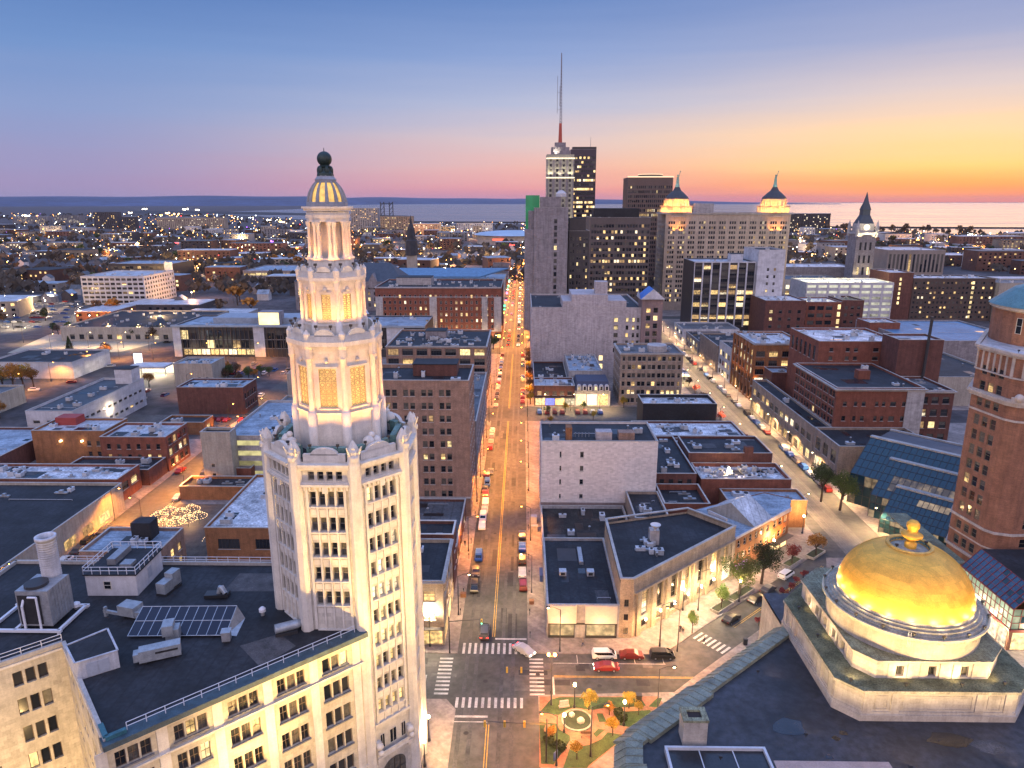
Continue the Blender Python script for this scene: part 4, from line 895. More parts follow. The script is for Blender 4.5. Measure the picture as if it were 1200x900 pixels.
# glass-roofed hall beside it
GLB = mat('dark_blue_roof_glass', (.012,.045,.065), .12, 0, spec=.5); GLL = glow('lit_hall_glass', (1,.72,.42), .26, .8, .6); REDM = mat('red_steel', (.22,.03,.025), .5, .1); GREENG = glow('greenish_lit_glass', (.55,.85,.55), .42, .5, .5)
BLUEG = mat('blue_roof_glazing', (.035,.09,.16), .08, .3, .4, spec=.7)
def gridpane(pts, nx, nz, glass, frame, name, par, bw=.07, pick=None):
    """a glazed panel between four corners, split in nx x nz panes with bars of real thickness"""
    a, b1, c, d = [Vector(p) for p in pts]; mb = MB(); ms = [frame]+glass; n = ((b1-a).cross(d-a)).normalized()
    Q = lambda u, v: (a*(1-u)+b1*u)*(1-v)+(d*(1-u)+c*u)*v
    rr_ = random.Random(hash_(name)+nx*nz)
    for i in range(nx):
        for j in range(nz):
            k = pick(i, j, rr_) if pick else 0; mb.quad(Q(i/nx,j/nz), Q((i+1)/nx,j/nz), Q((i+1)/nx,(j+1)/nz), Q(i/nx,(j+1)/nz), 1+k)
    def bar(p, q, wv):
        wv = wv.normalized()*bw/2; mb.add([p-wv, p+wv, q+wv, q-wv, p-wv+n*.1, p+wv+n*.1, q+wv+n*.1, q-wv+n*.1], [(4,5,6,7),(0,4,7,3),(5,1,2,6),(1,5,4,0),(3,7,6,2)], 0)
    for i in range(nx+1): bar(Q(i/nx,0), Q(i/nx,1), (b1-a))
    for j in range(nz+1): bar(Q(0,j/nz), Q(1,j/nz), (d-a))
    return mb.build(name, ms, par)
hall = thing('glass_market_hall', 'low hall roofed in red-framed blue glass with lit green panes beside the brick tower', 'building', (93.5,121.5,0))
rw = lambda i, j, r: 1 if r.random() < .95 else 0
gridpane([(0,16.5,4.5),(0,0,4.5),(0,0,9),(0,16.5,9)], 13, 3, [GLB, GREENG], REDM, 'glazed_front', hall, .12, rw)
gridpane([(0,0,4.5),(14,0,4.5),(14,0,9),(0,0,9)], 9, 3, [GLB, GREENG], REDM, 'glazed_end', hall, .12, rw)
gridpane([(-.2,16.5,9),(-.2,-.2,9),(3.4,-.2,13),(3.4,16.5,13)], 12, 4, [BLUEG, GLB], REDM, 'glass_roof', hall, .1, lambda i, j, r: int(r.random() < .2))
b = MB(); b.box(3.4,-.2,9,28,16.5,13,1,0); b.box(0,0,0,28,16.5,4.4,1); b.build('hall_body', [R_DARK, BR_H], hall)
b = MB(); b.box(-.25,-.3,4.3,.1,16.5,4.7); b.box(-.25,-.35,4.3,14,.05,4.7); b.box(-.25,-.3,8.9,.0,16.5,9.15); b.build('red_trim', REDM, hall)
for i in range(6): MB().box(-.06,.6+i*2.7,.3,-.01,2.9+i*2.7,3.9).build('shop_window', LIT[2], hall)
for i in range(4): MB().box(.6+i*3.3,-.06,.3,3.3+i*3.3,-.01,3.9).build('shop_window', LIT[1], hall)
for i in range(3): light(2200, LCOL['c'], (-2.2,2+i*5.5,3.6), hall)
light(2200, LCOL['c'], (5,-2.5,3.6), hall)
# stepped glass atrium
atr = thing('glass_atrium', 'stepped dark blue glass atrium sloping towards the avenue behind the brick tower', 'building', (102.5,200,0))
eV = Vector((.69,-.73,0)); nV = Vector((-.73,-.69,0)); Z_ = Vector((0,0,1))
A_ = lambda a, n, z: eV*a+nV*n+Z_*z
TI = [(0,26,0,17,12,9),(8,28,6.2,13.9,17.5,6.5),(13.6,30,15.6,9.9,25,3.8)]
for ti, (a0,a1,n0,z0,n1,z1) in enumerate(TI):
    lit = (lambda i, j, r: 0) if ti == 0 else (lambda i, j, r: int(j in (1,2) and i > 1)) if ti == 1 else (lambda i, j, r: int(j == 3 and i in (5,6,7,8,9,10)))
    gridpane([A_(a0,n1,z1), A_(a1,n1,z1), A_(a1,n0,z0), A_(a0,n0,z0)], 16 if ti == 0 else 13, 5, [GLB, GLL], DKMETAL, 'sloping_glass_roof', atr, .12, lit)
    b = MB(); v = [A_(a0,n1,z1), A_(a1,n1,z1), A_(a1,n1,0), A_(a0,n1,0)]; gridpane([A_(a0,n1,.1), A_(a1,n1,.1), A_(a1,n1,z1), A_(a0,n1,z1)], 13, 3, [GLB, GLL], DKMETAL, 'glass_front', atr, .09, lambda i, j, r: int(r.random() < .22))
    gridpane([A_(a0,n0,.1), A_(a0,n1,.1), A_(a0,n1,z1), A_(a0,n0,z0)], 6, 5, [GLB, GLL], mat('rust_brown_frame', (.10,.045,.03), .6, 0), 'glass_gable', atr, .1, lambda i, j, r: int(r.random() < .28))
    b.prism([tuple((A_(a0-.2,n0+.35,0)).xy), tuple((A_(a1,n0+.35,0)).xy), tuple((A_(a1,n0-1.2,0)).xy), tuple((A_(a0-.2,n0-1.2,0)).xy)][::-1], z0-.1, z0+.35); b.build('ridge_coping', COPE, atr)
b = MB(); b.prism([tuple(A_(0,-.2,0).xy), tuple(A_(0,-16,0).xy), tuple(A_(26,-16,0).xy), tuple(A_(26,-.2,0).xy)][::-1], 0, 15.5); b.build('rear_block', [mat('dark_metal_cladding', (.09,.09,.10), .6, .2)], atr)
b = MB(); b.prism([tuple(A_(-.2,-15.8,0).xy), tuple(A_(-.2,-15.0,0).xy), tuple(A_(26,-15.0,0).xy), tuple(A_(26,-15.8,0).xy)], 15.5, 16.0); b.build('rear_parapet', COPE, atr)
light(2600, LCOL['w'], A_(18,17,3.2), atr); light(2600, LCOL['w'], A_(5,7,4), atr)
# ---------------------------------------------------------------- corner park
BRPAVE = mat('red_brick_paving', (.36,.16,.09), .85, .25, .4, brick=(.5,.25,.02,.7))
tag(MB().add([(*U(x,y,.14),.142) for x,y in ((632,816),(771,816),(778,826),(690,899),(632,899))][::-1], [(0,1,2,3,4)]).build('park_paving', BRPAVE), kind='structure')
def lawn(pts, nm='lawn'): return tag(MB().add([(x,y,.155) for x,y in pts], [tuple(range(len(pts)))]).build(nm, GRASS), kind='structure')
gp = lambda *a: [U(x, y, .15) for x, y in a]
def fix(p):
    s = sum(p[i][0]*p[(i+1)%len(p)][1]-p[(i+1)%len(p)][0]*p[i][1] for i in range(len(p))); return p if s > 0 else p[::-1]
for poly in ([(632,835),(645,820),(655,817),(750,817),(757,827),(735,829),(715,829),(705,830),(695,832),(685,831),(672,829),(662,833),(655,838)],
             [(632,846),(652,848),(656,855),(668,862),(668,868),(649,896),(634,895)], [(770,818),(776,818),(771,829),(760,828)], [(731,834),(762,832),(766,842),(738,852),(726,850)],
             [(660,900),(668,876),(690,873),(705,866),(712,858),(734,862),(690,897),(688,900)], [(699,836),(706,836),(711,846),(702,846)], [(695,860),(701,854),(709,855),(699,864)]): lawn(fix(gp(*poly)))
c0 = Vector(U(676,845,.15)); b = MB(); b.lathe([(2.6,.13),(2.6,.45),(2.3,.45),(2.3,.35)], 0, 0, 28, 0, cap=False); b.lathe([(2.31,.36),(.01,.42)], 0, 0, 24, 1); tag(b.build('round_planter', [GRAN2, GRASS_D], None, (c0.x,c0.y,0)), 'round stone planter bed at the middle of the corner park', 'planter')
b = MB()
for x, y, r in ((-.8,1.0,.55),(.5,-.4,.7),(-.1,.4,.35)): b.blob((x,y,.6), r, 0, 7, 5, .8, False)
tag(b.build('boulders', GRAN, None, (c0.x,c0.y,0)), 'pale boulders lying in the round planter', 'rocks') if False else None
for i, (x, y, r) in enumerate(((-.8,1.0,.55),(.6,-.4,.7))):
    b = MB(); b.blob((0,0,.25), r, 0, 7, 5, .8, False); tag(b.build('boulder', GRAN, None, (c0.x+x,c0.y+y,.35)), ('smaller pale boulder at the back of the round planter','larger pale boulder at the front of the round planter')[i], 'rock')
p = U(661,828,.15); b = MB(); b.box(-.9,-.25,0,.9,.25,.25); b.box(-.75,-.15,.25,.75,.15,1.2); tag(b.build('stone_sign', mat('pinkish_stone', (.5,.36,.32), .7, .15), None, (p[0],p[1],.15), .2), 'low pinkish stone marker on the park lawn near the crossing', 'marker')
def hedge(px, py, L0, w, h, rot, label):
    p = U(px, py, .15); b = MB(); r_ = random.Random(int(px*7+py))
    b.box(-L0/2,-w/2,0,L0/2,w/2,h*.8)
    for i in range(int(260*L0*w/4)):
        x, y, z = r_.uniform(-L0/2,L0/2), r_.uniform(-w/2,w/2), r_.uniform(.05,h); s = .16
        if r_.random() < .5: x = r_.choice((-1,1))*L0/2
        elif r_.random() < .6: y = r_.choice((-1,1))*w/2
        else: z = h
        q = Vector((r_.uniform(-1,1),r_.uniform(-1,1),r_.uniform(-1,1))).normalized(); u = q.orthogonal().normalized()*s; v = q.cross(u)*1.0; c = Vector((x,y,z)); b.quad(c-u-v, c+u-v, c+u+v, c-u+v)
    tag(b.build('hedge', mat('hedge_leaf', (.045,.065,.02), .9, .4, 2, var=.2), None, (p[0],p[1],.15), rot), label, 'hedge')
hedge(650,873,3.6,1.1,.9,-.7,'clipped dark hedge along the street side of the park'); hedge(727,841,2.2,1.2,1.1,-1.2,'short brown hedge beside the eastern park lamp')
def bench(px, py, rot, label):
    p = U(px, py, .15); t = thing('park_bench', label, 'bench', (p[0],p[1],.15), rot); w = mat('bench_wood', (.20,.12,.07), .7, .2, 4)
    MB().box(-.9,-.25,.42,.9,.2,.48).build('seat', w, t); MB().box(-.9,.2,.5,.9,.26,.95).build('backrest', w, t)
    for s in (-.75,.75): MB().box(s-.04,-.22,0,s+.04,.22,.42).build('leg', DKMETAL, t)
bench(687,864,0,'wooden park bench facing the round planter'); bench(641,856,1.2,'wooden park bench near the street lawn')
b = MB(); p = U(748,823,.15); b.box(-.5,-.45,0,.5,.45,1.5); b.box(-.55,-.5,1.5,.55,.5,1.65); tag(b.build('utility_cabinet', DKMETAL, None, (p[0],p[1],.15)), 'dark utility cabinet at the far corner of the park lawn', 'cabinet')
p = U(651,890,.15); b = MB(); b.box(-.5,-.06,0,.5,.06,1.5); tag(b.build('information_panel', mat('blue_panel', (.10,.16,.36), .5, .2, 3), None, (p[0],p[1],.15), .9), 'blue information panel beside the signal mast in the park', 'sign')
# ---------------------------------------------------------------- the blocks of downtown
BR_R = BRK('red_brick', (.26,.09,.055)); BR_D = BRK('dark_red_brick', (.16,.066,.05)); BR_B = BRK('brown_brick', (.36,.23,.17)); BR_O = BRK('orange_brick', (.36,.16,.07)); BR_T = BRK('tan_brick', (.40,.31,.24)); BR_BUFF = BRK('buff_limestone', (.46,.37,.27))
WHT = mat('white_painted_wall', (.74,.68,.64), .8, .06, .15, .07, brick=(.9,.42,.01,.93)); GREYW = mat('grey_stone', (.30,.275,.285), .85, .18, .25, .25, brick=(1.5,.7,.015,.85)); PALE = mat('pale_stone', (.46,.44,.43), .8, .14, .2, .22, brick=(1.6,.8,.012,.9)); BLACKW = mat('black_painted_wall', (.022,.022,.025), .8, .3, .2)
DKGL = mat('dark_curtain_wall', (.045,.04,.042), .45, .15, .05); TANW = mat('tan_concrete', (.40,.36,.30), .85, .15, .2, .2); WPANEL = mat('white_stone_panel', (.58,.58,.60), .7, .1, .2, .12, brick=(3,1.5,.02,.88)); LILAC = mat('pale_grey_brick', (.50,.45,.45), .85, .14, .1, .2, brick=(1.0,.4,.012,.9))
def W(n, a, b, w, z0, fh, nf, wh): return (even(n, a, b, w), [(z0+fh*i, z0+fh*i+wh) for i in range(nf)])
def WG(ng, a, b, k, w, gap, z0, fh, nf, wh): return (grouped(ng, a, b, k, w, gap), [(z0+fh*i, z0+fh*i+wh) for i in range(nf)])
def at(xl, xr, yt, Y): 
    a = UY(xl, yt, Y); b = UY(xr, yt, Y); return a[0], b[0], a[1]
# --- Washington street, west side
def c1x(root, w, d, h, r):
    for i in range(3): MB().box(2.5+i*5.6,-.06,.5,7.4+i*5.6,-.01,3.6).build('shop_window', LIT[(1,2,0)[i]], root)
    for i in range(3): MB().box(w+.01,1.5+i*6,.5,w+.06,6+i*6,3.4).build('shop_window', LIT[(0,1,0)[i]], root)
    b = MB(); b.box(0,-1.0,3.9,w,0,4.1); b.build('awning', FR_D, root)
bld('corner_shop', 'tan brick corner shop with lit windows under the twin globe lamps beside the white tower', 'building', -34, -15, 121.5, 139, 13.2, BR_BUFF, R_DARK, F=W(5,1,18,2.2,5.6,4,2,2.2), Rt=W(4,1,16,2.0,5.6,4,2,2.2), lit=.5, units=2, cornice=.4, extra=c1x)
bld('brick_shop', 'small dark brick shop with white cornice between the corner shop and the ten-storey block', 'building', -32, -15, 142, 149, 12.8, BR_D, R_DARK, F=W(4,1,16,1.4,8,4,1,2), Rt=W(2,.5,6.5,1.4,4.5,4,2,2), units=1, cope=TERRA2)
bld('low_shop', 'one-storey dark roofed shop against the foot of the brown ten-storey block', 'building', -34, -15.2, 150, 178.6, 5.2, BR_D, R_GREY, Rt=W(4,1,27,4,.8,3,1,2.4), lit=.7, units=4)
bld('brown_block', 'ten-storey brown brick block with grouped windows on Washington street', 'building', -47, -14, 180, 199, 37.6, BR_B, R_DARK, F=WG(6,.6,29,2,1.25,.5,2.4,3.55,10,1.75), Rt=W(6,1,18,1.3,2.4,3.55,10,1.75), lit=.13, units=5, par=1.0, pent=(17,9,12,7,3.2,BR_D), seed=5, base=(5.4,PALE))
bld('grey_side_building', 'narrow grey building with lit street signs behind the brown ten-storey block', 'building', -24, -13.6, 200, 262, 20.5, GREYW, R_GREY, F=W(2,5,10,1.4,14,3.6,2,1.8), Rt=W(14,2,60,2.0,2,4.2,4,2.2), lit=.2, units=5)
def loft_x(root, w, d, h, r):
    b = MB()
    for i in range(8): x = i*w/7; b.box(x-.55 if i else 0,-.25,0,x+.55 if i < 7 else w,-.003,h+.2)
    b.build('pier', BR_B, root)
bld('loft_building', 'brown warehouse lofts with wide multi-pane windows and a cluttered black roof', 'building', -57, -15, 290, 330, 24.8, BR_B, R_DARK, F=(grouped(7,0,42,1,4.4,0), [(1.2+4.1*i,3.9+4.1*i) for i in range(6)]), Rt=W(6,1,39,4.2,1.2,4.1,6,2.7), style='g42', lit=.14, units=34, cornice=.35, extra=loft_x, pent=(14,20,9,8,3.5,GREYW), seed=11)
def hotel_x(root, w, d, h, r):
    b = MB()
    for x0, x1 in ((0,4.5),(33,37.5),(w-12,w-8.5),(w-4.5,w)): b.box(x0,-.3,6.8,x1,-.003,h-5.2)
    b.box(0,-.25,0,w,-.003,1.0); b.box(0,-.35,6.4,w,-.003,7.0); b.box(0,-.35,h-5.4,w,-.003,h-5.0); b.box(0,-.6,h+.1,w,-.003,h+.9); b.build('stone_band', PALE, root)
    for i in range(13):
        x = 3+i*(w-6)/12; v = [(-1.6,.3),(1.6,.3)]+[(1.6*math.cos(PI*j/8),4.0+1.6*math.sin(PI*j/8)) for j in range(9)]
        c = MB(); c.add([(x+u,-.32,z) for u,z in v]+[(x+u,-.01,z) for u,z in v], [tuple(range(11))]+[(j,(j+11),((j+1)%11)+11,(j+1)%11) for j in range(11)]); c.build('arched_window', LIT[r.choice((0,1,3))] if i % 3 else GL[0], root)
    for x in range(2, int(w), 7): light(1700, LCOL['w'], (x+1.5,-3.2,3.5), root)
bld('grand_hotel', 'long seven-storey red brick hotel with cream stone corners and a lit arcade', 'hotel', -90, -13, 432, 478, 32.8, BR_R, R_DARK, F=W(24,1,76,1.25,8.4,3.7,6,2.0), Rt=W(12,2,44,1.3,8.4,3.7,6,2.0), lit=.16, units=26, extra=hotel_x, pent=(10,18,22,14,4.5,PALE), seed=9, frame=FR_W)
# --- library across the side street
def lib_x(root, w, d, h, r):
    for x0, x1 in ((0,4.2),(w/2-25,w/2-19),(w-21,w-11.5)): MB().box(x0,-.5,0,x1,-.003,h+.5).build('white_panel', WPANEL, root)
    b = MB()
    for i in range(52):
        x = 5+i*2.5
        if x < w-11: b.box(x-.1,-.35,0,x+.1,-.003,h)
    b.build('fin', mat('bronze_fin', (.10,.075,.055), .5, 0), root)
    b = MB(); b.box(-.4,-1.2,h+.2,w+.4,0,h+1.3); b.build('fascia', mat('blue_grey_fascia', (.30,.36,.42), .5, .15), root)
    for x0, x1 in ((5,48),(90,118)):
        for i in range(int((x1-x0)/5)): MB().box(x0+i*5+.3,-.06,1.2,x0+i*5+4.7,-.01,4.2).build('lit_ground_window', LIT[(i*7)%3], root)
    b = MB(); b.box(18,12,h,86,30,h+3.4); b.build('upper_storey', mat('blue_grey_metal', (.28,.33,.38), .5, .2, .3), root)
    MB().box(46,6,h,58,14,h+7.6).build('plant_room', GREYW, root)
    MB().box(46.3,5.9,h+.5,57.7,5.98,h+7.2).build('lit_screen', glow('billboard_screen', (1,.80,.36), 1.5, .4, .2), root)
bld('library', 'very long low library with glazed front, white panels and lit rooftop screen', 'library', -194, -54, 386, 424, 16.6, DKGL, R_BLUE, F=(even(26,4,128,4.1), [(4.8,9.4),(9.8,14.9)]), lit=.22, units=14, extra=lib_x, style='g21', seed=2)
# --- left blocks along Ellicott street
def l1x(root, w, d, h, r):
    for i in range(9): MB().box(w+.01,6+i*7.5,.8,w+.06,10.5+i*7.5,3.2).build('lit_ground_window', LIT[(0,1,0,3)[i%4]], root)
bld('black_roof_warehouse', 'large one-storey tan warehouse under a flat black roof on the side street', 'warehouse', -196, -112, 106, 184, 7.0, TANW, R_DARK, units=5, extra=l1x, seed=3)
bld('pipe_roof_workshop', 'low red brick workshop with a patchy pale blue roof crossed by pipes', 'building', -178, -115, 187, 199, 6.8, BR_R, R_SNOW, F=W(9,2,60,1.3,4.2,4,1,1.6), Rt=W(2,1,11,3.4,3.2,4,1,2.2), lit=.5, units=16)
def l3x(root, w, d, h, r):
    for x in (9.5, 16.5):
        light(3600, (1,.62,.16), (x,-.7,8.3), root, aim=(x,-.2,0), spot=2.4); MB().box(x-.2,-.8,8.2,x+.2,0,8.5).build('wall_lamp', BULB_W, root)
    MB().box(3,8,h,10,13,h+2.6).build('red_penthouse', mat('red_painted_metal', (.33,.05,.04), .6, .15), root)
bld('lamp_lit_brick_building', 'two-storey brown brick building with two yellow wall lamps and a red roof box', 'building', -160, -136, 218, 232, 11, BR_O, R_WHITE, F=W(2,17,23,1.2,3,3.6,2,1.6), Rt=W(2,2,12,1.2,3,3.6,2,1.6), units=2, extra=l3x)
bld('white_roof_brick_building', 'red brick two-storey corner building with a bright white roof on the side street', 'building', -134, -113, 212, 227, 11, BR_R, R_WHITE, F=W(6,1,20,1.2,4.2,3.5,2,1.7), Rt=W(4,1,14,2.2,1.2,3.6,3,2.3), lit=.3, units=3)
bld('skylight_shed', 'low dark roofed shed with a row of skylights in front of the white-roofed brick building', 'shed', -140, -113.3, 200.5, 211.3, 4.5, BR_D, R_DARK, units=6)
bld('white_industrial_building', 'long white industrial building with ribbed dark roof, strip windows and a wall light', 'building', -177, -160, 240, 289, 11, WPANEL, mat('ribbed_dark_roof', (.05,.06,.07), .5, .25, .2, seams=('Y', .5)), F=W(3,1,16,2.4,7.2,3,1,1.0), Rt=W(12,2,47,2.4,2.2,4.4,2,1.0), lit=.05, units=6, pent=(9,42,7,6.5,6,WPANEL), extra=lambda root,w,d,h,r: light(1500, LCOL['c'], (w+1.4,22,6.2), root), seed=6)
bld('blue_roof_brick_shop', 'two-storey dark brick building with stepped parapet and weathered blue roof', 'building', -140, -113, 276, 291, 10.5, BR_D, R_BLUE, Rt=W(5,1,14,1.6,2,4,2,2.2), lit=.3, units=4)
bld('concrete_blockhouse', 'small windowless concrete and brick block behind the blue-roofed brick building', 'building', -163, -145, 321, 336, 10, TANW, R_BLUE, units=2, F=W(2,10,17,1.2,3,3,1,1.2))
bld('brick_garage', 'small brick garage with black roof by the car park', 'garage', -134, -118, 249, 258, 4.2, BR_O, R_DARK, Rt=W(1,2,7,3,.3,3,1,2.8), units=1, lit=.5)
bld('brick_annex', 'little flat-roofed brick annex beside the string-light market', 'building', -99, -77, 190, 198, 3.6, BR_O, R_DARK, units=2)
bld('brick_hut', 'small brick hut behind the string-light market annex', 'building', -95, -83, 203, 209, 4.2, BR_R, R_DARK, units=1, F=W(1,1,4,1.2,.8,3,1,2))
bld('orange_brick_store', 'orange brick building with wide windows and a bright patched roof behind the annex', 'building', -75.5, -46, 154, 188, 8.2, BR_O, R_SNOW, F=W(3,1,28,5.2,3.4,4,1,2.6), lit=.15, units=5, style='g61')
bld('blue_roof_brick_hall', 'brown brick hall with blue roof and a black cooling box right behind the annex', 'building', -97.5, -80, 141, 153, 8.6, BR_B, R_BLUE, F=W(4,1,16,1.3,4.6,3,1,1.8), Rt=W(3,1,11,1.6,1.6,3.4,2,1.9), lit=.35, units=2, extra=lambda root,w,d,h,r: MB().box(8,7,h,12.5,10.5,h+4.2).build('cooling_box', BLACKW, root))
def garage_x(root, w, d, h, r):
    for i in range(4):
        MB().box(1,-.02,i*3.3+1.35,w-.6,.0,i*3.3+2.9).build('open_deck', glow('lit_parking_deck', (.85,.75,.34), .5, .6, .4), root)
bld('parking_garage', 'open parking garage with yellow lit decks and blue roof behind the tower', 'garage', -92, -44, 206, 246, 13.6, PALE, R_BLUE, units=3, extra=garage_x)
bld('stair_tower', 'tan stair tower at the corner of the parking garage', 'building', -96.5, -87.5, 201, 205.6, 16.4, TANW, R_DARK, units=0, F=W(1,2,4,1,3,3,2,1))
bld('arched_hall', 'buff hall with small arched windows left of the tower lantern', 'building', -103, -84, 300, 322, 10.5, TANW, R_BLUE, F=W(4,3,16,1.0,3.4,3.6,2,1.6), lit=.3, units=4)
bld('beacon_store', 'low lit store with pink-lit front on the side street', 'store', -98, -80, 262, 284, 5, TANW, R_GREY, F=W(3,1,17,4.2,.6,3,1,2.6), lit=.95, units=3)
# --- garage lot, church roofs, far left blocks
bld('white_lot_hall', 'wide flat-roofed hall with long pale lit front behind the car deck', 'building', -286, -209, 430, 500, 8, TANW, R_DARK, units=26, F=W(12,4,74,3,1.2,4,1,3), lit=.25, seed=4)
bld('dark_gable_hall', 'dark low-pitched hall with white side wall beside autumn trees', 'building', -262, -219, 334, 366, 7.5, WPANEL, R_DARK, units=2)
bld('white_grid_building', 'six-storey white concrete grid building with dark brown windows', 'building', -368, -315, 589, 642, 23, WPANEL, R_WHITE, F=W(11,.5,52.5,3.7,1.6,3.7,6,2.0), Rt=W(12,.5,52.5,2.2,1.6,3.7,6,1.9), lit=.06, units=9, frame=FR_B)
bld('dark_glass_office', 'wide dark glazed office with white end wall beyond the white grid building', 'building', -445, -376, 765, 815, 18.5, DKGL, R_BLUE, F=W(14,1,60,3.6,2,4,4,2.6), lit=.12, units=6, extra=lambda root,w,d,h,r: MB().box(w-9,-.4,0,w,-.01,h+2.5).build('white_end_wall', WPANEL, root))
bld('blue_roof_bus_station', 'long low building with glowing clerestory strip and blue roof', 'building', -302, -236, 768, 840, 11, GREYW, R_BLUE, F=W(10,1,65,5.9,6.6,4,1,2.8), lit=.97, units=6)
# --- between Washington and Main
def store_x(root, w, d, h, r):
    for x0, x1 in ((.7,5.3),(7.9,13.4)):
        MB().box(x0,-.12,.7,x1,-.06,3.0).build('shop_window', glow('lit_shop_window', (1,.68,.32), .75, .6, .7), root)
    b = MB()
    for x in (.35,.6,5.4,7.7,13.5,13.75): b.box(x-.06,-.2,.1,x+.06,-.02,3.4)
    b.box(.3,-.2,.1,5.5,-.02,.6); b.box(7.7,-.2,.1,13.8,-.02,.6); b.box(.3,-.2,3.1,13.8,-.02,3.4); b.build('black_shopfront_frame', FR_D, root)
    b = MB()
    for x0, x1 in ((.2,5.8),(7.5,13.8)): b.box(x0,-.3,3.4,x1,-.02,7.3)
    b.build('cream_fascia', mat('cream_fascia_panel', (.60,.52,.44), .7, .08, .5), root)
    for x in (3.0, 8.9): 
        q = MB(); q.box(x,12,h,x+1.5,13.6,h+1.0); q.box(x+.3,11.95,h+.2,x+1.2,12.0,h+.8,1); q.build('rooftop_unit', [ALU, DKMETAL], root)
    q = MB(); q.box(7.6,17,h,8.5,24,h+.7); q.build('air_duct', STEEL, root)
    light(520, LCOL['w'], (3,-2.2,3.2), root); light(520, LCOL['w'], (10.6,-2.2,3.2), root)
bld('corner_store', 'low black-roofed store with cream fascia and two lit shop windows at the crossing', 'store', 5, 19.2, 124.4, 153, 6.8, PALE, R_DARK, units=0, par=.55, extra=store_x)
bld('rough_roof_building', 'low building with mossy dirty roof between the corner store and the white blank wall', 'building', 5, 27, 153.6, 176.4, 4.4, PALE, mat('mossy_roof', (.035,.033,.03), .95, .6, .25, col2=(.12,.12,.13)), units=3)
def ww_x(root, w, d, h, r):
    MB().box(.02,-.05,0,w-.02,-.004,5.8).build('dark_lower_wall', mat('mauve_lower_wall', (.26,.20,.185), .85, .15, .2, .2), root)
    for x0, x1, hh, m in ((6.6,8.2,3.4,BR_O),(14.6,18.8,2.2,LILAC),(20.6,24.8,2.0,BR_B)): MB().box(x0,2.5,h,x1,5.5,h+hh).build('chimney_block', m, root)
    q = MB()
    for i in range(5): q.tube((9.3+i*.9,5,h),(9.3+i*.9,5,h+1.3),.12,None,6)
    q.build('roof_pipe', STEEL, root)
bld('blank_white_building', 'five-storey building with a blank white painted side wall and a few tiny windows', 'building', 5, 35.6, 177, 194, 22.6, WHT, R_DARK, F=([(4.9,5.35),(10.3,11.2)], [(3.2,4.0),(7.0,8.2),(11,12.4),(14.8,16.2),(18.6,20.2)]), Lt=W(3,2,15,1.8,4,4,4,2.2), units=7, par=.5, extra=ww_x, lit=.12)
# buff corner building with the long pilastered front along the diagonal street
gen = thing('corner_bank_building', 'buff stone corner building with tall pilastered windows along the diagonal street', 'building', (21.8,124.4,0))
q0 = Vector((0,0)); dG = Vector((.745,.667)); nG = Vector((.667,-.745)); LG = 35.5
gp_ = [(-2.6,0),(0,0),tuple(dG*LG),tuple(dG*LG-nG*13),(-2.6,27)]
b = MB(); sp = []; HG = 11.6
for i in range(5):
    L0 = math.dist(gp_[i], gp_[(i+1)%5])
    if i == 1: sp += facade(b, gp_[i], gp_[i+1], 0, HG+1.4, even(7,1.5,L0-1,2.1), [(1.0,2.9),(3.9,9.2)], .55)
    elif i == 0: sp += facade(b, gp_[i], gp_[i+1], 0, HG+1.4, [(.9,1.8)], [(1,2.4),(4,5.4),(7,8.6)], .3)
    else: facade(b, gp_[i], gp_[(i+1)%5], 0, HG+(1.4 if i < 3 else .5), [], [])
b.build('wall', BR_BUFF, gen); put_windows(gen, sp, 'g25', FR_D, random.Random(21), .25, Vector((21.8,124.4)))
MB().add([(x,y,HG) for x,y in gp_], [tuple(range(5))]).build('roof', R_DARK, gen)
b = MB(); b.ring(off(gp_,.12), off(gp_,-.45), HG+1.4, HG+1.65); b.build('coping', COPE, gen)
b = MB()
for u in [1.0+i*(LG-2.5)/7 for i in range(8)]:
    a = dG*(u); e = dG*(u+1.3); b.prism([tuple(a+nG*.4), tuple(e+nG*.4), tuple(e+nG*.003), tuple(a+nG*.003)], 0, 9.6)
a, e = dG*.3, dG*(LG-.2); b.prism([tuple(a+nG*.5), tuple(e+nG*.5), tuple(e+nG*.004), tuple(a+nG*.004)], 9.6, 10.0); b.build('pilaster', BR_BUFF, gen)
roof_units(gen, 0, 11, 9, 21, HG, 8, random.Random(31))
b = MB(); b.box(6,17,HG,8,19,HG+3.4); b.lathe([(.1,HG+4.0),(.9,HG+4.6),(1.15,HG+5.0)], 7, 16.8, 14, 1, 0, True, False); b.box(6.9,17,HG+3.4,7.1,17.2,HG+4.2,1); b.build('chimney', [PALE, mat('white_dish', (.6,.6,.6), .5, 0)], gen)
for u in (3.4,8.2,12.9,17.6,22.4,27): 
    p = dG*u+nG*.7; MB().box(p.x-.15,p.y-.15,3.0,p.x+.15,p.y+.15,3.45).build('wall_lamp', BULB_C, gen); light(900, LCOL['w'], (p.x+nG.x*1.9,p.y+nG.y*1.6,3.6), gen)
p = dG*30.6+nG*.1; e = dG*34.6+nG*.1; b = MB(); b.prism([tuple(p+nG*.12), tuple(e+nG*.12), tuple(e), tuple(p)], 1.2, 4.8); b.build('lit_entrance', LIT[2], gen); light(1200, LCOL['c'], ((p.x+e.x)/2+nG.x*1.6,(p.y+e.y)/2+nG.y*1.6,3.4), gen)
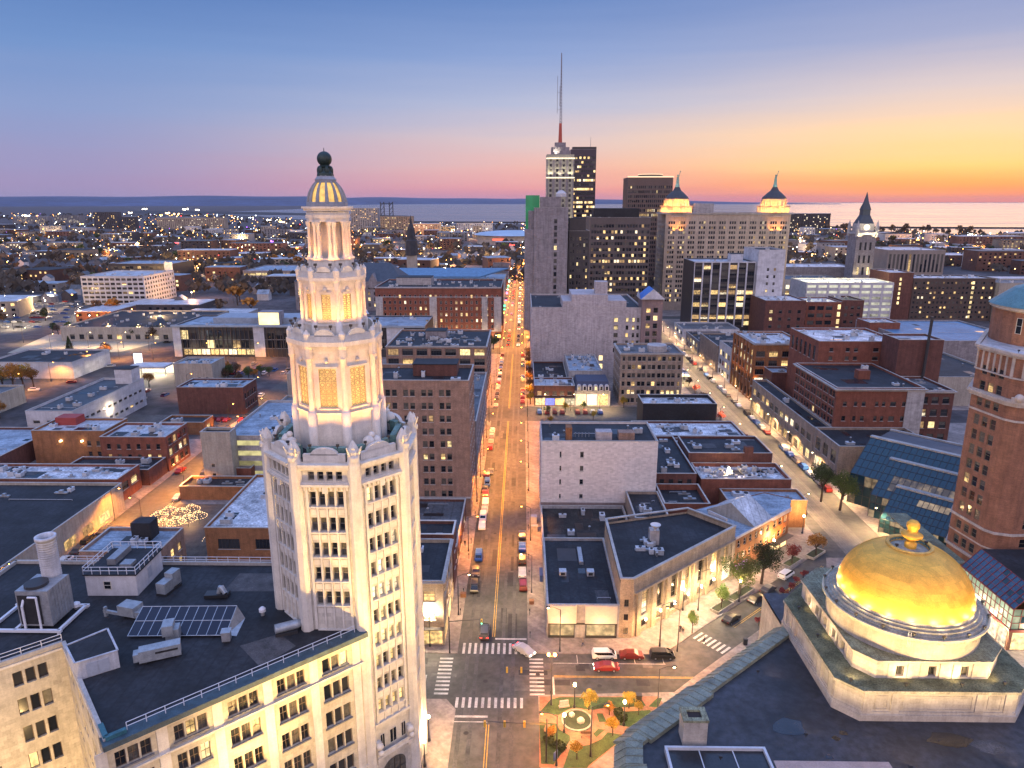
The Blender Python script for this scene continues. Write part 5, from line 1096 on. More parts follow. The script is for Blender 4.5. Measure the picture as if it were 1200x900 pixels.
# brick row houses on the same diagonal
row = thing('brick_row_houses', 'three-storey red brick row with white gable roof and orange-lit end bay on the diagonal street', 'building', (21.8+dG.x*35.7,124.4+dG.y*35.7,0))
LR = 24.5; rp_ = [(0,0),tuple(dG*LR),tuple(dG*LR+Vector((2.5,6))),(15,26),(-8,14),tuple(-nG*13)]
b = MB(); sp = []
for i in range(6):
    L0 = math.dist(rp_[i], rp_[(i+1)%6]); sp += facade(b, rp_[i], rp_[(i+1)%6], 0, 10.2, (even(6,.6,15.5,1.15)+even(3,16.5,24,1.6)) if i == 0 else even(2,.6,6,1.8) if i == 1 else [], [(3.8,5.6),(7.0,8.8)] if i < 2 else [], .25)
b.build('wall', BR_O, row); put_windows(row, sp, 'sash', FR_W, random.Random(6), .15, Vector((48,148)))
MB().add([(x,y,10.0) for x,y in rp_], [tuple(range(6))]).build('roof', R_BLUE, row)
b = MB(); b.prism([tuple(dG*16+nG*.35), tuple(dG*24.6+nG*.35), tuple(dG*24.6+nG*.003), tuple(dG*16+nG*.003)], 9.4, 10.4); b.prism([tuple(nG*.25), tuple(dG*16+nG*.25), tuple(dG*16+nG*.003), tuple(nG*.003)], 9.7, 10.25); b.build('cornice', WPANEL, row)
def GP_(u, n, z): q = dG*u+nG*n; return (q.x, q.y, z)
b = MB(); v = [GP_(8,0,10.3), GP_(16,0,10.3), GP_(16,-6.5,14.2), GP_(8,-6.5,14.2), GP_(16,-13,10.3), GP_(8,-13,10.3), GP_(8,0,9.9), GP_(16,0,9.9), GP_(16,-13,9.9), GP_(8,-13,9.9)]
b.add(v, [(0,1,2,3),(3,2,4,5)], 0); b.add(v, [(0,3,5,9,6),(1,7,8,4,2)], 1)
b.build('gable_roof', [R_WHITE, TANW], row)
b = MB(); p = dG*.6-nG*3; b.prism([(p.x,p.y),(p.x+.3,p.y),(p.x+.3-3,p.y+4.5),(p.x-3,p.y+4.5)][::1], 10, 13.6); b.build('rooftop_billboard_back', WPANEL, row)
MB().prism([tuple(dG*16.2+nG*.1), tuple(dG*24+nG*.1), tuple(dG*24+nG*.02), tuple(dG*16.2+nG*.02)], .5, 3.0).build('shop_window', LIT[1], row)
MB().prism([tuple(dG*1+nG*.1), tuple(dG*6+nG*.1), tuple(dG*6+nG*.02), tuple(dG*1+nG*.02)], .5, 2.8).build('shop_window', glow('purple_lit_window', (.75,.3,1), 1.2, .6), row)
b = MB(); b.prism([tuple(dG*15.8+nG*1.6), tuple(dG*24.6+nG*1.6), tuple(dG*24.6+nG*.004), tuple(dG*15.8+nG*.004)], 3.1, 3.3); b.build('awning', FR_D, row)
light(2600, LCOL['o'], (dG*20+nG*2.2).to_3d()+Vector((0,0,4.2)), row, aim=(dG*20-nG*.5).to_3d()+Vector((0,0,8)), spot=2.4); light(1800, LCOL['w'], (dG*5+nG*2.5).to_3d()+Vector((0,0,3)), row)
bld('court_building', 'dark narrow building with iron fire escapes right of the white blank wall', 'building', 36.4, 47.5, 182, 214, 11.5, BR_D, R_DARK, F=W(4,.5,10.5,1.3,1.5,3.6,3,1.9), units=5, lit=.03)
bld('sunken_roof_building', 'low brick building with a sunken black roof behind the buff corner building', 'building', 36.2, 47.8, 168, 181, 8, BR_R, R_DARK, par=1.6, units=1)
bld('satellite_roof_building', 'dark flat-roofed building against the foot of the white blank wall', 'building', 27.6, 36, 160, 176.5, 8.6, BR_T, R_DARK, units=2)
bld('brick_back_building', 'old brown brick building with black roof and chimneys along the tram avenue', 'building', 48.4, 72.5, 195.6, 211, 12.6, BR_D, R_DARK, units=3, extra=lambda root,w,d,h,r: MB().box(16,-.2,9,18.5,1.2,h+2.6).build('chimney', BR_D, root))
bld('party_wall_building', 'lower brick building with patched party wall and bright roof clutter by the tram avenue', 'building', 49, 73.5, 182.5, 195, 9.4, BR_R, R_SNOW, units=22, par=1.1, extra=lambda root,w,d,h,r: (MB().box(9,6,h,9.4,6.4,h+2.2).build('roof_lamp', BULB_W, root), light(1300, LCOL['w'], (9.2,5.5,h+2.3), root)))
bld('low_blue_roof_shop', 'low shop with dark blue roof between the row houses and the party wall', 'shop', 54, 75, 174.5, 182, 7.2, BR_O, R_BLUE, units=2)
bld('long_white_roof_building', 'long low brick building with patchy bright roof beside the black windowless building', 'building', 38, 73, 222, 238, 9, BR_D, R_SNOW, units=9)
bld('brick_strip_building', 'low brick strip with pale roof in front of the long bright-roofed building', 'building', 46, 74, 212, 221.4, 8.4, BR_D, R_SNOW, units=5)
bld('black_windowless_building', 'windowless black-painted building with a pale roof beside the car park', 'building', 44.4, 71.5, 252, 265, 10.8, BLACKW, R_SNOW, units=5, par=1.2)
def shop_row(root, w, d, h, r):
    cols = [LIT[1], glow('blue_sign', (.2,.25,1), 1.1, .4), LIT[0], LIT[2]]
    for i in range(4): MB().box(.5+i*4.2,-.08,.5,4.4+i*4.2,-.02,3.4).build('shop_window', cols[i], root)
    MB().box(0,-1.2,3.8,w,0,4.0).build('awning', FR_D, root); light(1000, LCOL['w'], (4,-2.5,3.3), root); light(1000, LCOL['w'], (12,-2.5,3.3), root)
bld('storefront_row', 'two-storey storefront row with flat white roof facing the small car park', 'shop', 5, 22, 289.5, 304, 8.2, BR_D, R_WHITE, F=W(5,.6,16.5,1.8,4.8,3,1,1.8), lit=.35, units=5, extra=shop_row)
def mans(root, w, d, h, r):
    b = MB(); b.add([(-.2,-.5,h+.8),(w+.2,-.5,h+.8),(w-.8,1.4,h+4.4),(.8,1.4,h+4.4),(-.2,d,h+.8),(w+.2,d,h+.8),(w-.8,d-1,h+4.4),(.8,d-1,h+4.4)], [(0,1,2,3),(1,5,6,2),(4,0,3,7),(3,2,6,7)]); b.build('mansard_roof', mat('slate_blue_mansard', (.05,.06,.10), .7, .2, 2), root)
    for i in range(6):
        x = 1.6+i*(w-3.2)/5; q = MB(); v = [(-.85,h+.9),(.85,h+.9),(.85,h+2.6)]+[(.85*math.cos(PI*j/6),h+2.6+.8*math.sin(PI*j/6)) for j in range(1,6)]+[(-.85,h+2.6)]
        q.add([(x+u,-.75,z) for u,z in v]+[(x+u,1.0,z) for u,z in v], [tuple(range(len(v)))]+[((j+1)%len(v),j,j+len(v),(j+1)%len(v)+len(v)) for j in range(len(v))]); q.build('dormer', WPANEL, root); link('window', win_mesh(.9,1.5,'sash',GL[0] if i % 3 else LIT[1],FR_D), root, (x,-.77,h+1.2))
    for i in range(3): MB().box(.5+i*4.6,-.08,.6,4.6+i*4.6,-.02,5.4).build('shop_window', LIT[(1,2,0)[i]], root)
    light(900, LCOL['w'], (5,-2.5,3.6), root); light(900, LCOL['w'], (12,-2.5,3.6), root)
bld('mansard_building', 'storefront with slate-blue mansard roof and six white arched dormers', 'building', 22.2, 37, 289.2, 304, 6.2, PALE, R_WHITE, units=4, extra=mans, lit=.6)
bld('dark_rear_building', 'flat dark-roofed rear building at the foot of the huge blank wall', 'building', 5, 20, 305, 342, 7, BR_D, R_DARK, units=4)
bld('vaulted_roof_building', 'pale grey rear building with roof vents behind the mansard storefront', 'building', 20.5, 35, 305, 340, 13, PALE, R_BLUE, units=10, big=1.0) if False else bld('vaulted_roof_building', 'pale grey rear building with roof vents behind the mansard storefront', 'building', 20.5, 35, 305, 340, 11, PALE, R_BLUE, units=12)
def r8x(root, w, d, h, r):
    b = MB(); b.lathe([(4.2,h),(4.2,h+2.6),(4.0,h+2.8)], 16.5, 9, 24); b.build('round_roof_tank', PALE, root)
bld('tan_office', 'six-storey tan office with paired windows and a round roof tank', 'building', 41, 67, 291, 313, 21.9, BR_T, R_GREY, F=(even(1,.2,2.6,1.1)+grouped(5,2.6,23.4,2,1.45,.35)+even(1,23.4,25.8,1.1), [(1.4+3.6*i,3.3+3.6*i) for i in range(6)]), lit=.1, rows_lit=(5.0,), Lt=W(6,1,21,1.4,1.4,3.6,6,1.9), units=6, cornice=.45, extra=r8x, seed=14)
# huge blank wall with stepped top
x0, x1, hh = at(622, 760, 358, 344); 
big = bld('blank_wall_block', 'huge pale grey block with a stepped blank side wall', 'building', 4.2, 58, 344, 396, 33.4, LILAC, R_DARK, F=([(40.3,42.3),(46.1,47.4),(49.2,50.4),(51.4,52.6)], [(12+3.75*i,14.1+3.75*i) for i in range(5)]), lit=.62, units=7, seed=33,
    extra=lambda root,w,d,h,r: (MB().box(15.2,-.004,h-.2,19.5,22,h+3.8).build('stepped_wall', LILAC, root), MB().box(19.5,-.006,h-.2,37,22,h+7.0).build('stepped_wall', LILAC, root), MB().box(37,-.004,h-.2,46,22,h+4.0).build('stepped_wall', LILAC, root), MB().box(31,3,h+7,37,9,h+12.8).build('stair_head', LILAC, root),
      [link('window', win_mesh(2.0,2.6,'sash',LIT[1],FR_W), root, (34.4+.0*i,-.03,4.8-4.2*i+3)) for i in range(2)]))
tw = bld('gabled_stair_tower', 'slim mauve corner tower with a bright blue gabled roof', 'tower', 57.6, 67.6, 342.5, 354, 37.4, mat('mauve_brick', (.27,.19,.18), .85, .15, .3, .2), R_DARK, F=([(2.1,4.2),(5.6,7.7)], [(9+3.8*i,11.4+3.8*i) for i in range(7)]), lit=.3, units=0, seed=10)
b = MB(); h0 = 38.4; v = [(-1,-1,h0),(11,-1,h0),(11,12.5,h0),(-1,12.5,h0),(5,-1,h0+5),(5,12.5,h0+5),(-1,5.7,h0+5),(11,5.7,h0+5),(5,5.7,h0+5)]
b.add(v, [(0,1,4),(2,3,5)], 1); b.add(v, [(1,2,5,4),(3,0,4,5)], 0); b.add([(0-1.05,-.5,h0),(-1.05,12,h0),(-1.05,5.75,h0+4.2),(5,5.75,h0+4.6)], [(0,2,1)], 1); b.build('blue_gable_roof', [mat('bright_blue_metal_roof', (.03,.16,.50), .4, .1, .5), WPANEL], tw)
# --- the towers
x0, x1, h = at(618, 666, 245, 432)
a0 = at(630, 666, 245, 432); 
def spire_u(root, w, d, h, r): pass
gt = bld('grey_setback_tower', 'slim grey stone tower with blank side wall and stepped shoulders on Washington street', 'tower', a0[0]-2, a0[1], 432, 470, a0[2], GREYW, R_DARK, F=([(a0[1]-a0[0]-6.2,a0[1]-a0[0]-4.4)], [(9+3.9*i,11.6+3.9*i) for i in range(int(a0[2]/3.9)-3)]), lit=.05, units=4, seed=17,
    extra=lambda root,w,d,h,r: (MB().box(3.5,5,h,16,20,h+7).build('penthouse', GREYW, root), MB().box(-5.6,1,0,0,30,h-12).build('shoulder', GREYW, root), MB().box(-3.4,3,h-12,-.01,26,h-1).build('shoulder', GREYW, root), MB().lathe([(0.3,h+7),(3.2,h+7.1),(3.1,h+9),(1.5,h+10.6),(.1,h+10.9)], w-4, 8, 16).build('white_tank', WPANEL, root),
       MB().box(-5,14,h-14,3.4,22,h+8).build('green_lit_slab', glow('green_lit_panel', (.01,.42,.16), .42, .3, .15), root), MB().box(3.4,13.9,h-14,5.2,15,h+7).build('lit_slab_edge', LIT[2], root)))
b0 = at(666, 691, 272, 440)
bld('dark_stepped_office', 'dark brown stepped office squeezed between the grey tower and the wide office block', 'building', b0[0]+.3, b0[1], 440, 475, b0[2], DKGL, R_DARK, F=WG(3,.3,b0[1]-b0[0]-.6,2,1.1,.4,4,3.8,int(b0[2]/3.8)-1,2.1), lit=.16, units=3, pent=(.5,3,10,12,8,DKGL), seed=18)
c0_ = at(692, 763, 256, 540)
bld('wide_dark_office', 'wide dark brown office block with rows of lit window strips and a black plant floor', 'building', c0_[0], c0_[1], 540, 580, c0_[2], mat('dark_brown_cladding', (.11,.088,.082), .7, .15, .1), R_GREY, F=WG(5,.4,c0_[1]-c0_[0]-.4,4,1.75,.3,5,4.3,int(c0_[2]/4.3)-1,2.3), lit=.2, rows_lit=(5+4.3*8,), units=4, pent=(3,8,34,18,7,BLACKW), seed=19, frame=FR_D)
d0 = at(641, 673, 182, 640)
def deco(root, w, d, h, r):
    b = MB()
    for i in range(5): x = i*w/4; b.box(max(0,x-1.0),-.5,0,min(w,x+1.0),-.003,h-4)
    b.build('pier', GREYW, root); 
    for z in (h-19, h-3): b = MB(); b.box(-.6,-.7,z,w+.6,-.55,z+1.0); b.build('lit_band', LIT[2], root)
    b = MB(); b.box(4,4,h,w-4,d-6,h+7); b.box(7,7,h+7,w-7,d-9,h+11); b.build('stepped_crown', GREYW, root)
    cx, cy = w/2, d/2-1; z = h+11
    tip = UY(656, 62, 640+cy)[1]-0
    b = MB(); seg = [(1.6,z),(1.3,z+18)]
    b.lathe([(1.7,z),(1.15,z+16)], cx, cy, 6, 0); b.build('mast_foot', mat('red_mast_paint', (.42,.07,.04), .6, .1), root)
    b = MB(); n_ = 22
    for i in range(n_):
        za, zb = z+16+(tip-z-16)*i/n_, z+16+(tip-z-16)*(i+1)/n_; ra, rb_ = .95*(1-i/n_)+.18, .95*(1-(i+1)/n_)+.18
        for k in range(3):
            t0, t1 = 2*PI*k/3, 2*PI*(k+1)/3; b.tube((cx+ra*math.cos(t0),cy+ra*math.sin(t0),za),(cx+rb_*math.cos(t0),cy+rb_*math.sin(t0),zb),.22,None,4); b.tube((cx+ra*math.cos(t0),cy+ra*math.sin(t0),za),(cx+rb_*math.cos(t1),cy+rb_*math.sin(t1),zb),.14,None,4)
    for k, zz in ((0,z+24),(1,z+30),(0,z+38)): b.tube((cx-3+k*2,cy,zz),(cx-3+k*2,cy,zz+16),.16,None,4); b.tube((cx-3+k*2,cy,zz+3),(cx,cy,zz+3),.12,None,4)
    b.build('radio_mast', mat('grey_mast_paint', (.22,.2,.22), .6, .1), root)
    for x in (3, w/2, w-3): light(9000, (1,.85,.5), (x,-4,h-62), root, aim=(x,0,h-20), spot=1.2); light(5200, (1,.88,.55), (x,-3,h-18), root, aim=(x,0,h), spot=1.8)
    light(6000, (1,.9,.7), (cx-5,cy-9,h+1), root, aim=(cx,cy,h+12), spot=1.4)
bld('radio_mast_tower', 'tall floodlit art deco tower carrying a very tall radio mast', 'tower', d0[0], d0[1], 640, 664, d0[2], mat('pale_olive_stone', (.36,.35,.28), .8, .15, .1, .15), R_DARK, F=W(4,.6,d0[1]-d0[0]-.6,2.0,8,4.2,int(d0[2]/4.2)-2,2.3), Lt=W(4,1,23,1.8,8,4.2,int(d0[2]/4.2)-2,2.3), lit=.1, units=0, extra=deco, seed=20)
e0 = at(669, 699, 176, 690)
bld('dark_glass_tower', 'dark slab tower with many lit floors right behind the radio mast tower', 'tower', e0[0], e0[1], 690, 716, e0[2], mat('dark_purple_curtain_wall', (.05,.035,.05), .4, .1, .1), R_DARK, F=W(12,.5,e0[1]-e0[0]-.4,1.95,6,4.0,int(e0[2]/4)-2,2.2), lit=.16, rows_lit=[6+4*k for k in (4,6,7,10,12,13,15,18,19,22,24)], units=0, pent=(2,4,22,12,3,DKGL), seed=22,
    extra=lambda root,w,d,h,r: MB().tube((w-5,6,h),(w-5,6,h+12),.3,.15,6).build('antenna_mast', STEEL, root))
f0 = at(736, 789, 209, 660)
bld('brown_slab_tower', 'tall brown ribbed office tower with glowing parapet line and one yellow lit floor', 'tower', f0[0], f0[1], 660, 690, f0[2], mat('brown_cladding', (.13,.09,.075), .7, .12, .1), R_DARK, F=W(22,.5,f0[1]-f0[0]-.5,1.25,6,4.05,int(f0[2]/4.05)-2,2.5), lit=.05, rows_lit=(6+4.05*17,6+4.05*16,6+4.05*11), units=0, seed=24,
    extra=lambda root,w,d,h,r: (MB().box(-.5,-.6,h+.8,w+.5,-.3,h+1.9).build('glowing_parapet', glow('warm_parapet_light', (1,.66,.42), 1.3), root), MB().lathe([(11,h),(11,h+3.4)], w/2+2, 14, 20).build('round_plant_room', DKGL, root), MB().lathe([(11.2,h+3.4),(11.2,h+4.0)], w/2+2, 14, 20).build('glowing_ring', glow('warm_parapet_light', (1,.66,.42), 1.3), root)))
# twin-cupola bank tower
g0x, g1x, gh = at(781, 928, 240, 565)
def lib_tower(root, w, d, h, r):
    lx = [(9.5,9.0),(w-11,9.0)]
    fl2 = [(1,.50,.10),(1,.50,.10)]
    STA = mat('verdigris_statue', (.20,.34,.28), .6, .2, 1)
    for i, (cx, cy) in enumerate(lx):
        b = MB(); b.box(cx-13.5,cy-9.5,h,cx+13.5,cy+9.5,h+1.2); b.lathe([(12,h+1.2),(12,h+5.4),(12.8,h+5.8),(12.8,h+6.4)], cx, cy, 16); b.lathe([(8.6,h+6.4),(8.6,h+10.4),(9.3,h+10.8),(9.3,h+11.4)], cx, cy, 16)
        b.build('cupola_base', PALE, root)
        for k in range(12):
            a = 2*PI*k/12; q = MB(); q.lathe([(.7,h+6.4),(.6,h+10.6)], cx+9.1*math.cos(a), cy+9.1*math.sin(a), 8); q.build('column', PALE, root)
        q = MB(); q.lathe([(9.3,h+11.4),(8.6,h+12.8),(5.2,h+16),(3.2,h+17.6),(2.2,h+19.5),(1.7,h+20.4)], cx, cy, 16); q.build('cupola_roof', mat('dark_slate_roof', (.05,.055,.06), .7, .2, 1), root)
        q = MB(); q.lathe([(1.7,h+20.3),(1.6,h+22),(1.2,h+22.3),(1.15,h+24.5),(.85,h+27.2),(.6,h+28.2)], cx, cy, 10, 0, 0, True); q.blob((cx,cy,h+28.9),.75,0,8,6); q.tube((cx+.5,cy,h+27.5),(cx+1.6,cy,h+31.5),.28,.2,6); q.blob((cx+1.7,cy,h+31.9),.45,0,7,5); q.build('statue', STA, root)
        for k in range(9):
            a = PI+PI*(k+.5)/9; ca, sa = math.cos(a), math.sin(a); light(3000, (1,.34,.04), (cx+14*ca,cy+14*sa,h+1.6), root, aim=(cx+12*ca,cy+12*sa,h+4.2), spot=2.4); light(3000, (1,.36,.045), (cx+11.6*ca,cy+11.6*sa,h+6.8), root, aim=(cx+8.6*ca,cy+8.6*sa,h+9.5), spot=2.4)
        light(2600, (1,.95,.85) if i == 0 else (.6,1,.75), (cx-2.5,cy-5,h+17.5), root, aim=(cx,cy,h+26), spot=1.0)
        b = MB(); b.box(cx-5,-.5,h-14.5,cx+5,-.003,h-13.9); b.box(cx-5,-.7,h-2,cx+5,-.003,h-1.2); b.build('balcony', PALE, root)
        light(8000, (1,.36,.05), (cx-3,-2.5,h-14), root, aim=(cx-2.5,0,h-6), spot=1.5); light(8000, (1,.36,.05), (cx+3,-2.5,h-14), root, aim=(cx+2.5,0,h-6), spot=1.5)
    b = MB(); b.box(lx[0][0]+14,12,h,lx[0][0]+30,24,h+8); b.build('penthouse', PALE, root)
gw = g1x-g0x
bld('twin_cupola_tower', 'broad beige office tower crowned by two floodlit cupolas each bearing a statue', 'tower', g0x, g1x, 565, 600, gh-7, mat('warm_beige_stone', (.42,.34,.27), .85, .14, .1, .2), R_DARK, F=(grouped(12,1,gw-1,3,1.35,.45), [(7+3.75*i,9.1+3.75*i) for i in range(int((gh-7)/3.75)-2)]), Lt=W(8,1,34,1.5,7,3.75,int((gh-7)/3.75)-2,2.1), lit=.15, units=3, cornice=.8, extra=lib_tower, seed=26)
# white office slab
def r16x(root, w, d, h, r):
    b = MB()
    for i in range(8): x = i*(w)/7; b.box(max(0,x-.45),-.6,3,min(w,x+.45),-.003,h+.2)
    b.box(0,-.6,h+.2,w,-.003,h+1.0); b.build('white_frame', WPANEL, root)
wo = bld('white_frame_office', 'ten-storey office with white frame and dark glass bays on the tram avenue', 'building', 112, 152, 471, 503, 45, DKGL, R_WHITE, F=(grouped(7,0,40,1,4.7,0), [(4+4.1*i,6.9+4.1*i) for i in range(10)]), lit=.2, rows_lit=(4+4.1*5,4+4.1*1), style='g31', units=3, extra=r16x, pent=(27,12,8,8,5,WPANEL), seed=28)
bld('white_service_tower', 'windowless-looking white service tower attached to the white frame office', 'tower', 152.3, 169.5, 468, 500, 53, WPANEL, R_DARK, F=([(6.2,7.6),(10.6,12.0)], [(8+4.6*i,9.9+4.6*i) for i in range(8)]), lit=.3, units=2, seed=29)
# --- Main street, east side, going away
bld('low_white_building', 'low white two-storey building at the foot of the white frame office', 'building', 97, 131, 426, 452, 8.5, WPANEL, R_GREY, Lt=W(4,2,24,3.6,1.5,3.6,2,2), lit=.35, units=5)
bld('beige_facade_building', 'beige blank-fronted building on the tram avenue next to the white shop', 'building', 98, 122, 352, 388, 13, BR_T, R_DARK, units=4)
bld('low_dark_shop', 'low dark shop between the beige building and the low white building', 'shop', 98, 118, 390, 422, 8, GREYW, R_DARK, Lt=W(4,2,30,4,.8,3.6,2,2.3), lit=.6, units=3)
bld('white_shop', 'narrow white three-storey shop with lit ground floor beside the floodlit brick block', 'shop', 98.5, 118, 330.5, 351, 16, WPANEL, R_DARK, Lt=W(4,1,20,3,1,4.6,3,2.6), lit=.4, units=2)
def lit_brick(root, w, d, h, r):
    for i in range(6): light(1500, AMB, (-1.0,2+i*5.0,7.2), root, aim=(-.2,2+i*5.0,h), spot=1.5)
    for i in range(4): light(1500, AMB, (1.0+i*5.5,-1.0,8.5), root, aim=(1.0+i*5.5,-.2,h), spot=1.5)
    b = MB()
    for i in range(7): b.box(-.5,i*d/6-.7 if i else 0,0,-.003,i*d/6+.7 if i < 6 else d,h)
    for i in range(5): b.box(i*w/4-.7 if i else 0,-.5,0,i*w/4+.7 if i < 4 else w,-.003,h)
    b.build('pier', BR_O, root)
    MB().box(-.6,-.6,6.4,w,-.004,7.2).build('stone_band', PALE, root)
bld('floodlit_brick_block', 'six-storey orange brick block with floodlit piers and white roof on the tram avenue', 'building', 99, 121, 299, 329, 24.6, BR_O, R_WHITE, F=(grouped(4,0,22,1,3.7,0), [(1,4.6),(8,10.4),(11.8,14.2),(15.6,18),(19.6,22)]), Lt=(grouped(6,0,30,1,3.2,0), [(1,4.6),(8,10.4),(11.8,14.2),(15.6,18),(19.6,22)]), lit=.35, rows_lit=(15.6,), style='g41', units=14, cornice=.5, extra=lit_brick, seed=37)
bld('narrow_brick_house', 'narrow dark brick house with pale side between the two big brick blocks', 'building', 103, 112, 286.5, 297, 15, BR_D, R_BLUE, Lt=W(2,1,9,2,2,4,3,2), units=1)
bld('podium_shops', 'two-storey stone-fronted shop podium along the tram avenue below the big brick block', 'shop', 95, 100.9, 222, 286, 12, BR_T, R_DARK, Lt=(even(12,1,63,3.4), [(1.0,4.2),(7.2,9.6)]), lit=.5, units=4, seed=40)
bld('podium_corner', 'stone two-storey corner podium with black roof beside the glass atrium', 'building', 95, 124, 203, 221.6, 12.2, BR_T, R_DARK, Lt=(even(3,.8,18,3.6), [(1.0,4.4),(6.6,10.6)]), lit=.2, units=2)
bld('big_brick_block', 'massive six-storey red brick block with pale cornice above the shop podium', 'building', 101, 129, 222.2, 258, 25.4, BR_R, R_DARK, F=([(2.5,3.7),(6,7),(8.5,9.7),(12.8,13.8),(15,16),(17.6,19.4),(21.4,22.6),(24.2,25.4)], [(10,11.6),(15,16.6),(20,21.5)]), Lt=(grouped(7,.5,35.3,2,1.7,.5), [(13.2+3.1*i,15.2+3.1*i) for i in range(4)]), lit=.08, units=3, cornice=.8, seed=41,
    extra=lambda root,w,d,h,r: (MB().box(22.5,-.35,4,w+.01,-.004,h+.3).build('stone_corner_bay', PALE, root), MB().box(13,14,h,17,17,h+3).build('red_plant_box', BR_R, root)))
bld('upper_brick_block', 'taller rear part of the big brick block with patchy white roof', 'building', 109, 139, 258.4, 287, 33.5, BR_R, R_SNOW, F=([(4,5.4),(10,11.4),(13,14.4),(20,22)], [(27.2,28.6),(30.4,31.8)]), Lt=(even(6,1,27,2.2), [(26.6,31.8)]), lit=.12, units=8, seed=42)
bld('brick_elevator_block', 'windowless brick elevator block with a dark chimney pipe on the big brick building', 'building', 131.5, 147, 246, 258, 36.5, BR_D, R_WHITE, units=0, extra=lambda root,w,d,h,r: MB().tube((9,-1.0,10),(9.6,-1.0,h+9),.5,None,8).build('chimney_pipe', DKMETAL, root))
bld('stone_corner_wing', 'pale stone-banded wing at the right end of the big brick block', 'building', 129.3, 141, 226, 245.5, 23.5, BR_D, R_GREY, F=W(3,.5,11,2.2,3,4.2,5,2.3), lit=.15, units=2, cornice=.6)
# --- right-hand background
bld('brick_grid_building', 'brick building with pale concrete grid left of the lit garage', 'building', 176, 204, 456, 480, 21, BR_R, R_WHITE, F=W(4,.8,23,4.2,2.4,4.7,4,2.6), lit=.08, units=4, extra=lambda root,w,d,h,r: [MB().box(w-2.4,-.1,3+4.7*i,w-.6,-.03,6+4.7*i).build('lit_stair_window', LIT[1], root) for i in range(4)])
bld('brick_rear_block', 'dark red brick block just right of the brick grid building', 'building', 205, 219, 458, 480, 22, BR_D, R_DARK, units=2, F=W(3,1,13,2,3,4.6,4,2))
bld('brick_left_block', 'dark brick block with bright patched roof left of the brick grid building', 'building', 150, 175, 440, 470, 24, BR_D, R_SNOW, units=5, F=W(4,1,24,2,3,4.6,4,2), lit=.25)
bld('small_brick_block', 'small brick block with pale roof and dark chimney before the blue-roofed hall', 'building', 196, 213, 400, 416, 17, BR_R, R_WHITE, units=2)
def gar2(root, w, d, h, r):
    for i in range(7): MB().box(.8,-.05,2.2+i*4,w-.8,-.01,4.0+i*4).build('open_deck', glow('white_lit_deck', (.80,.78,.62), .5, .75, .25), root)
    b = MB()
    for i in range(9): b.box(i*w/8-.8 if i else 0,-.3,0,i*w/8+.8 if i < 8 else w,-.06,h)
    b.build('pier', WPANEL, root)
    for x in (8,22,36,50): light(9000, (1,.88,.45), (x,14,h+7), root)
bld('lit_parking_garage', 'white parking garage with brightly lit decks and yellow-lit roof', 'garage', 196, 256, 496, 526, 29, WPANEL, R_SNOW, units=3, extra=gar2)
bld('arched_white_store', 'pale grey former store with arched windows left of the lit garage', 'building', 218, 268, 600, 640, 20, PALE, R_GREY, F=W(9,1,49,3.2,8,5,2,3.4), lit=.3, units=6)
bld('upper_grey_store', 'blank grey upper block behind the arched pale store', 'building', 225, 300, 650, 690, 26, GREYW, R_SNOW, units=8)
bld('dark_apartment_slab', 'long dark apartment slab with scattered lit windows and a lit stair column', 'building', 280, 338, 516, 540, 30, mat('dark_umber_brick', (.085,.06,.05), .85, .15, .2), R_WHITE, F=W(20,.6,57.5,1.5,2,3.5,8,1.7), lit=.2, units=8, seed=50, extra=lambda root,w,d,h,r: [MB().box(w-16,-.1,2+3.5*i,w-14.4,-.03,4+3.5*i).build('lit_stair_window', LIT[1], root) for i in range(8)])
bld('apartment_end_tower', 'dark end block with a lit stair strip left of the apartment slab', 'building', 262, 279.6, 516, 545, 34, BR_D, R_WHITE, units=2, extra=lambda root,w,d,h,r: [MB().box(8,-.1,12+3.4*i,9.4,-.03,14+3.4*i).build('lit_stair_window', LIT[1], root) for i in range(6)])
bld('apartment_right_block', 'beige stone apartment block with small lit windows behind the conical roof', 'building', 339, 385, 512, 540, 27, TANW, R_GREY, F=W(8,2,44,1.6,4,4,5,2), lit=.2, units=6)
bld('federal_building', 'broad flat federal block with dark vertical window slots and blank tan side', 'building', 428, 495, 852, 920, 28, mat('brown_concrete', (.26,.22,.19), .85, .12, .1), R_WHITE, F=(even(14,1,66,2.6), [(3,24)]), units=10, lit=.02)
bld('convention_hall', 'big low hall with a flat blue roof at the right', 'building', 201, 262, 362, 428, 14, GREYW, mat('blue_sheet_roof', (.07,.20,.34), .5, .25, .1, seams=('X', .1)), units=0, seed=3)
def conv(root, w, d, h, r):
    for i in range(3): light(5200, (1,.72,.38), (-1.5,8+i*11,7.2), root, aim=(-.1,8+i*11,0), spot=2.2); MB().box(-.5,7.7+i*11,7.2,0,8.3+i*11,7.6).build('wall_lamp', BULB_W, root)
bld('lamp_lit_hall', 'beige blank-walled hall lit by wall lamps with white upper band', 'building', 163, 205, 292, 345, 12, TANW, R_DARK, units=16, extra=conv, seed=5)
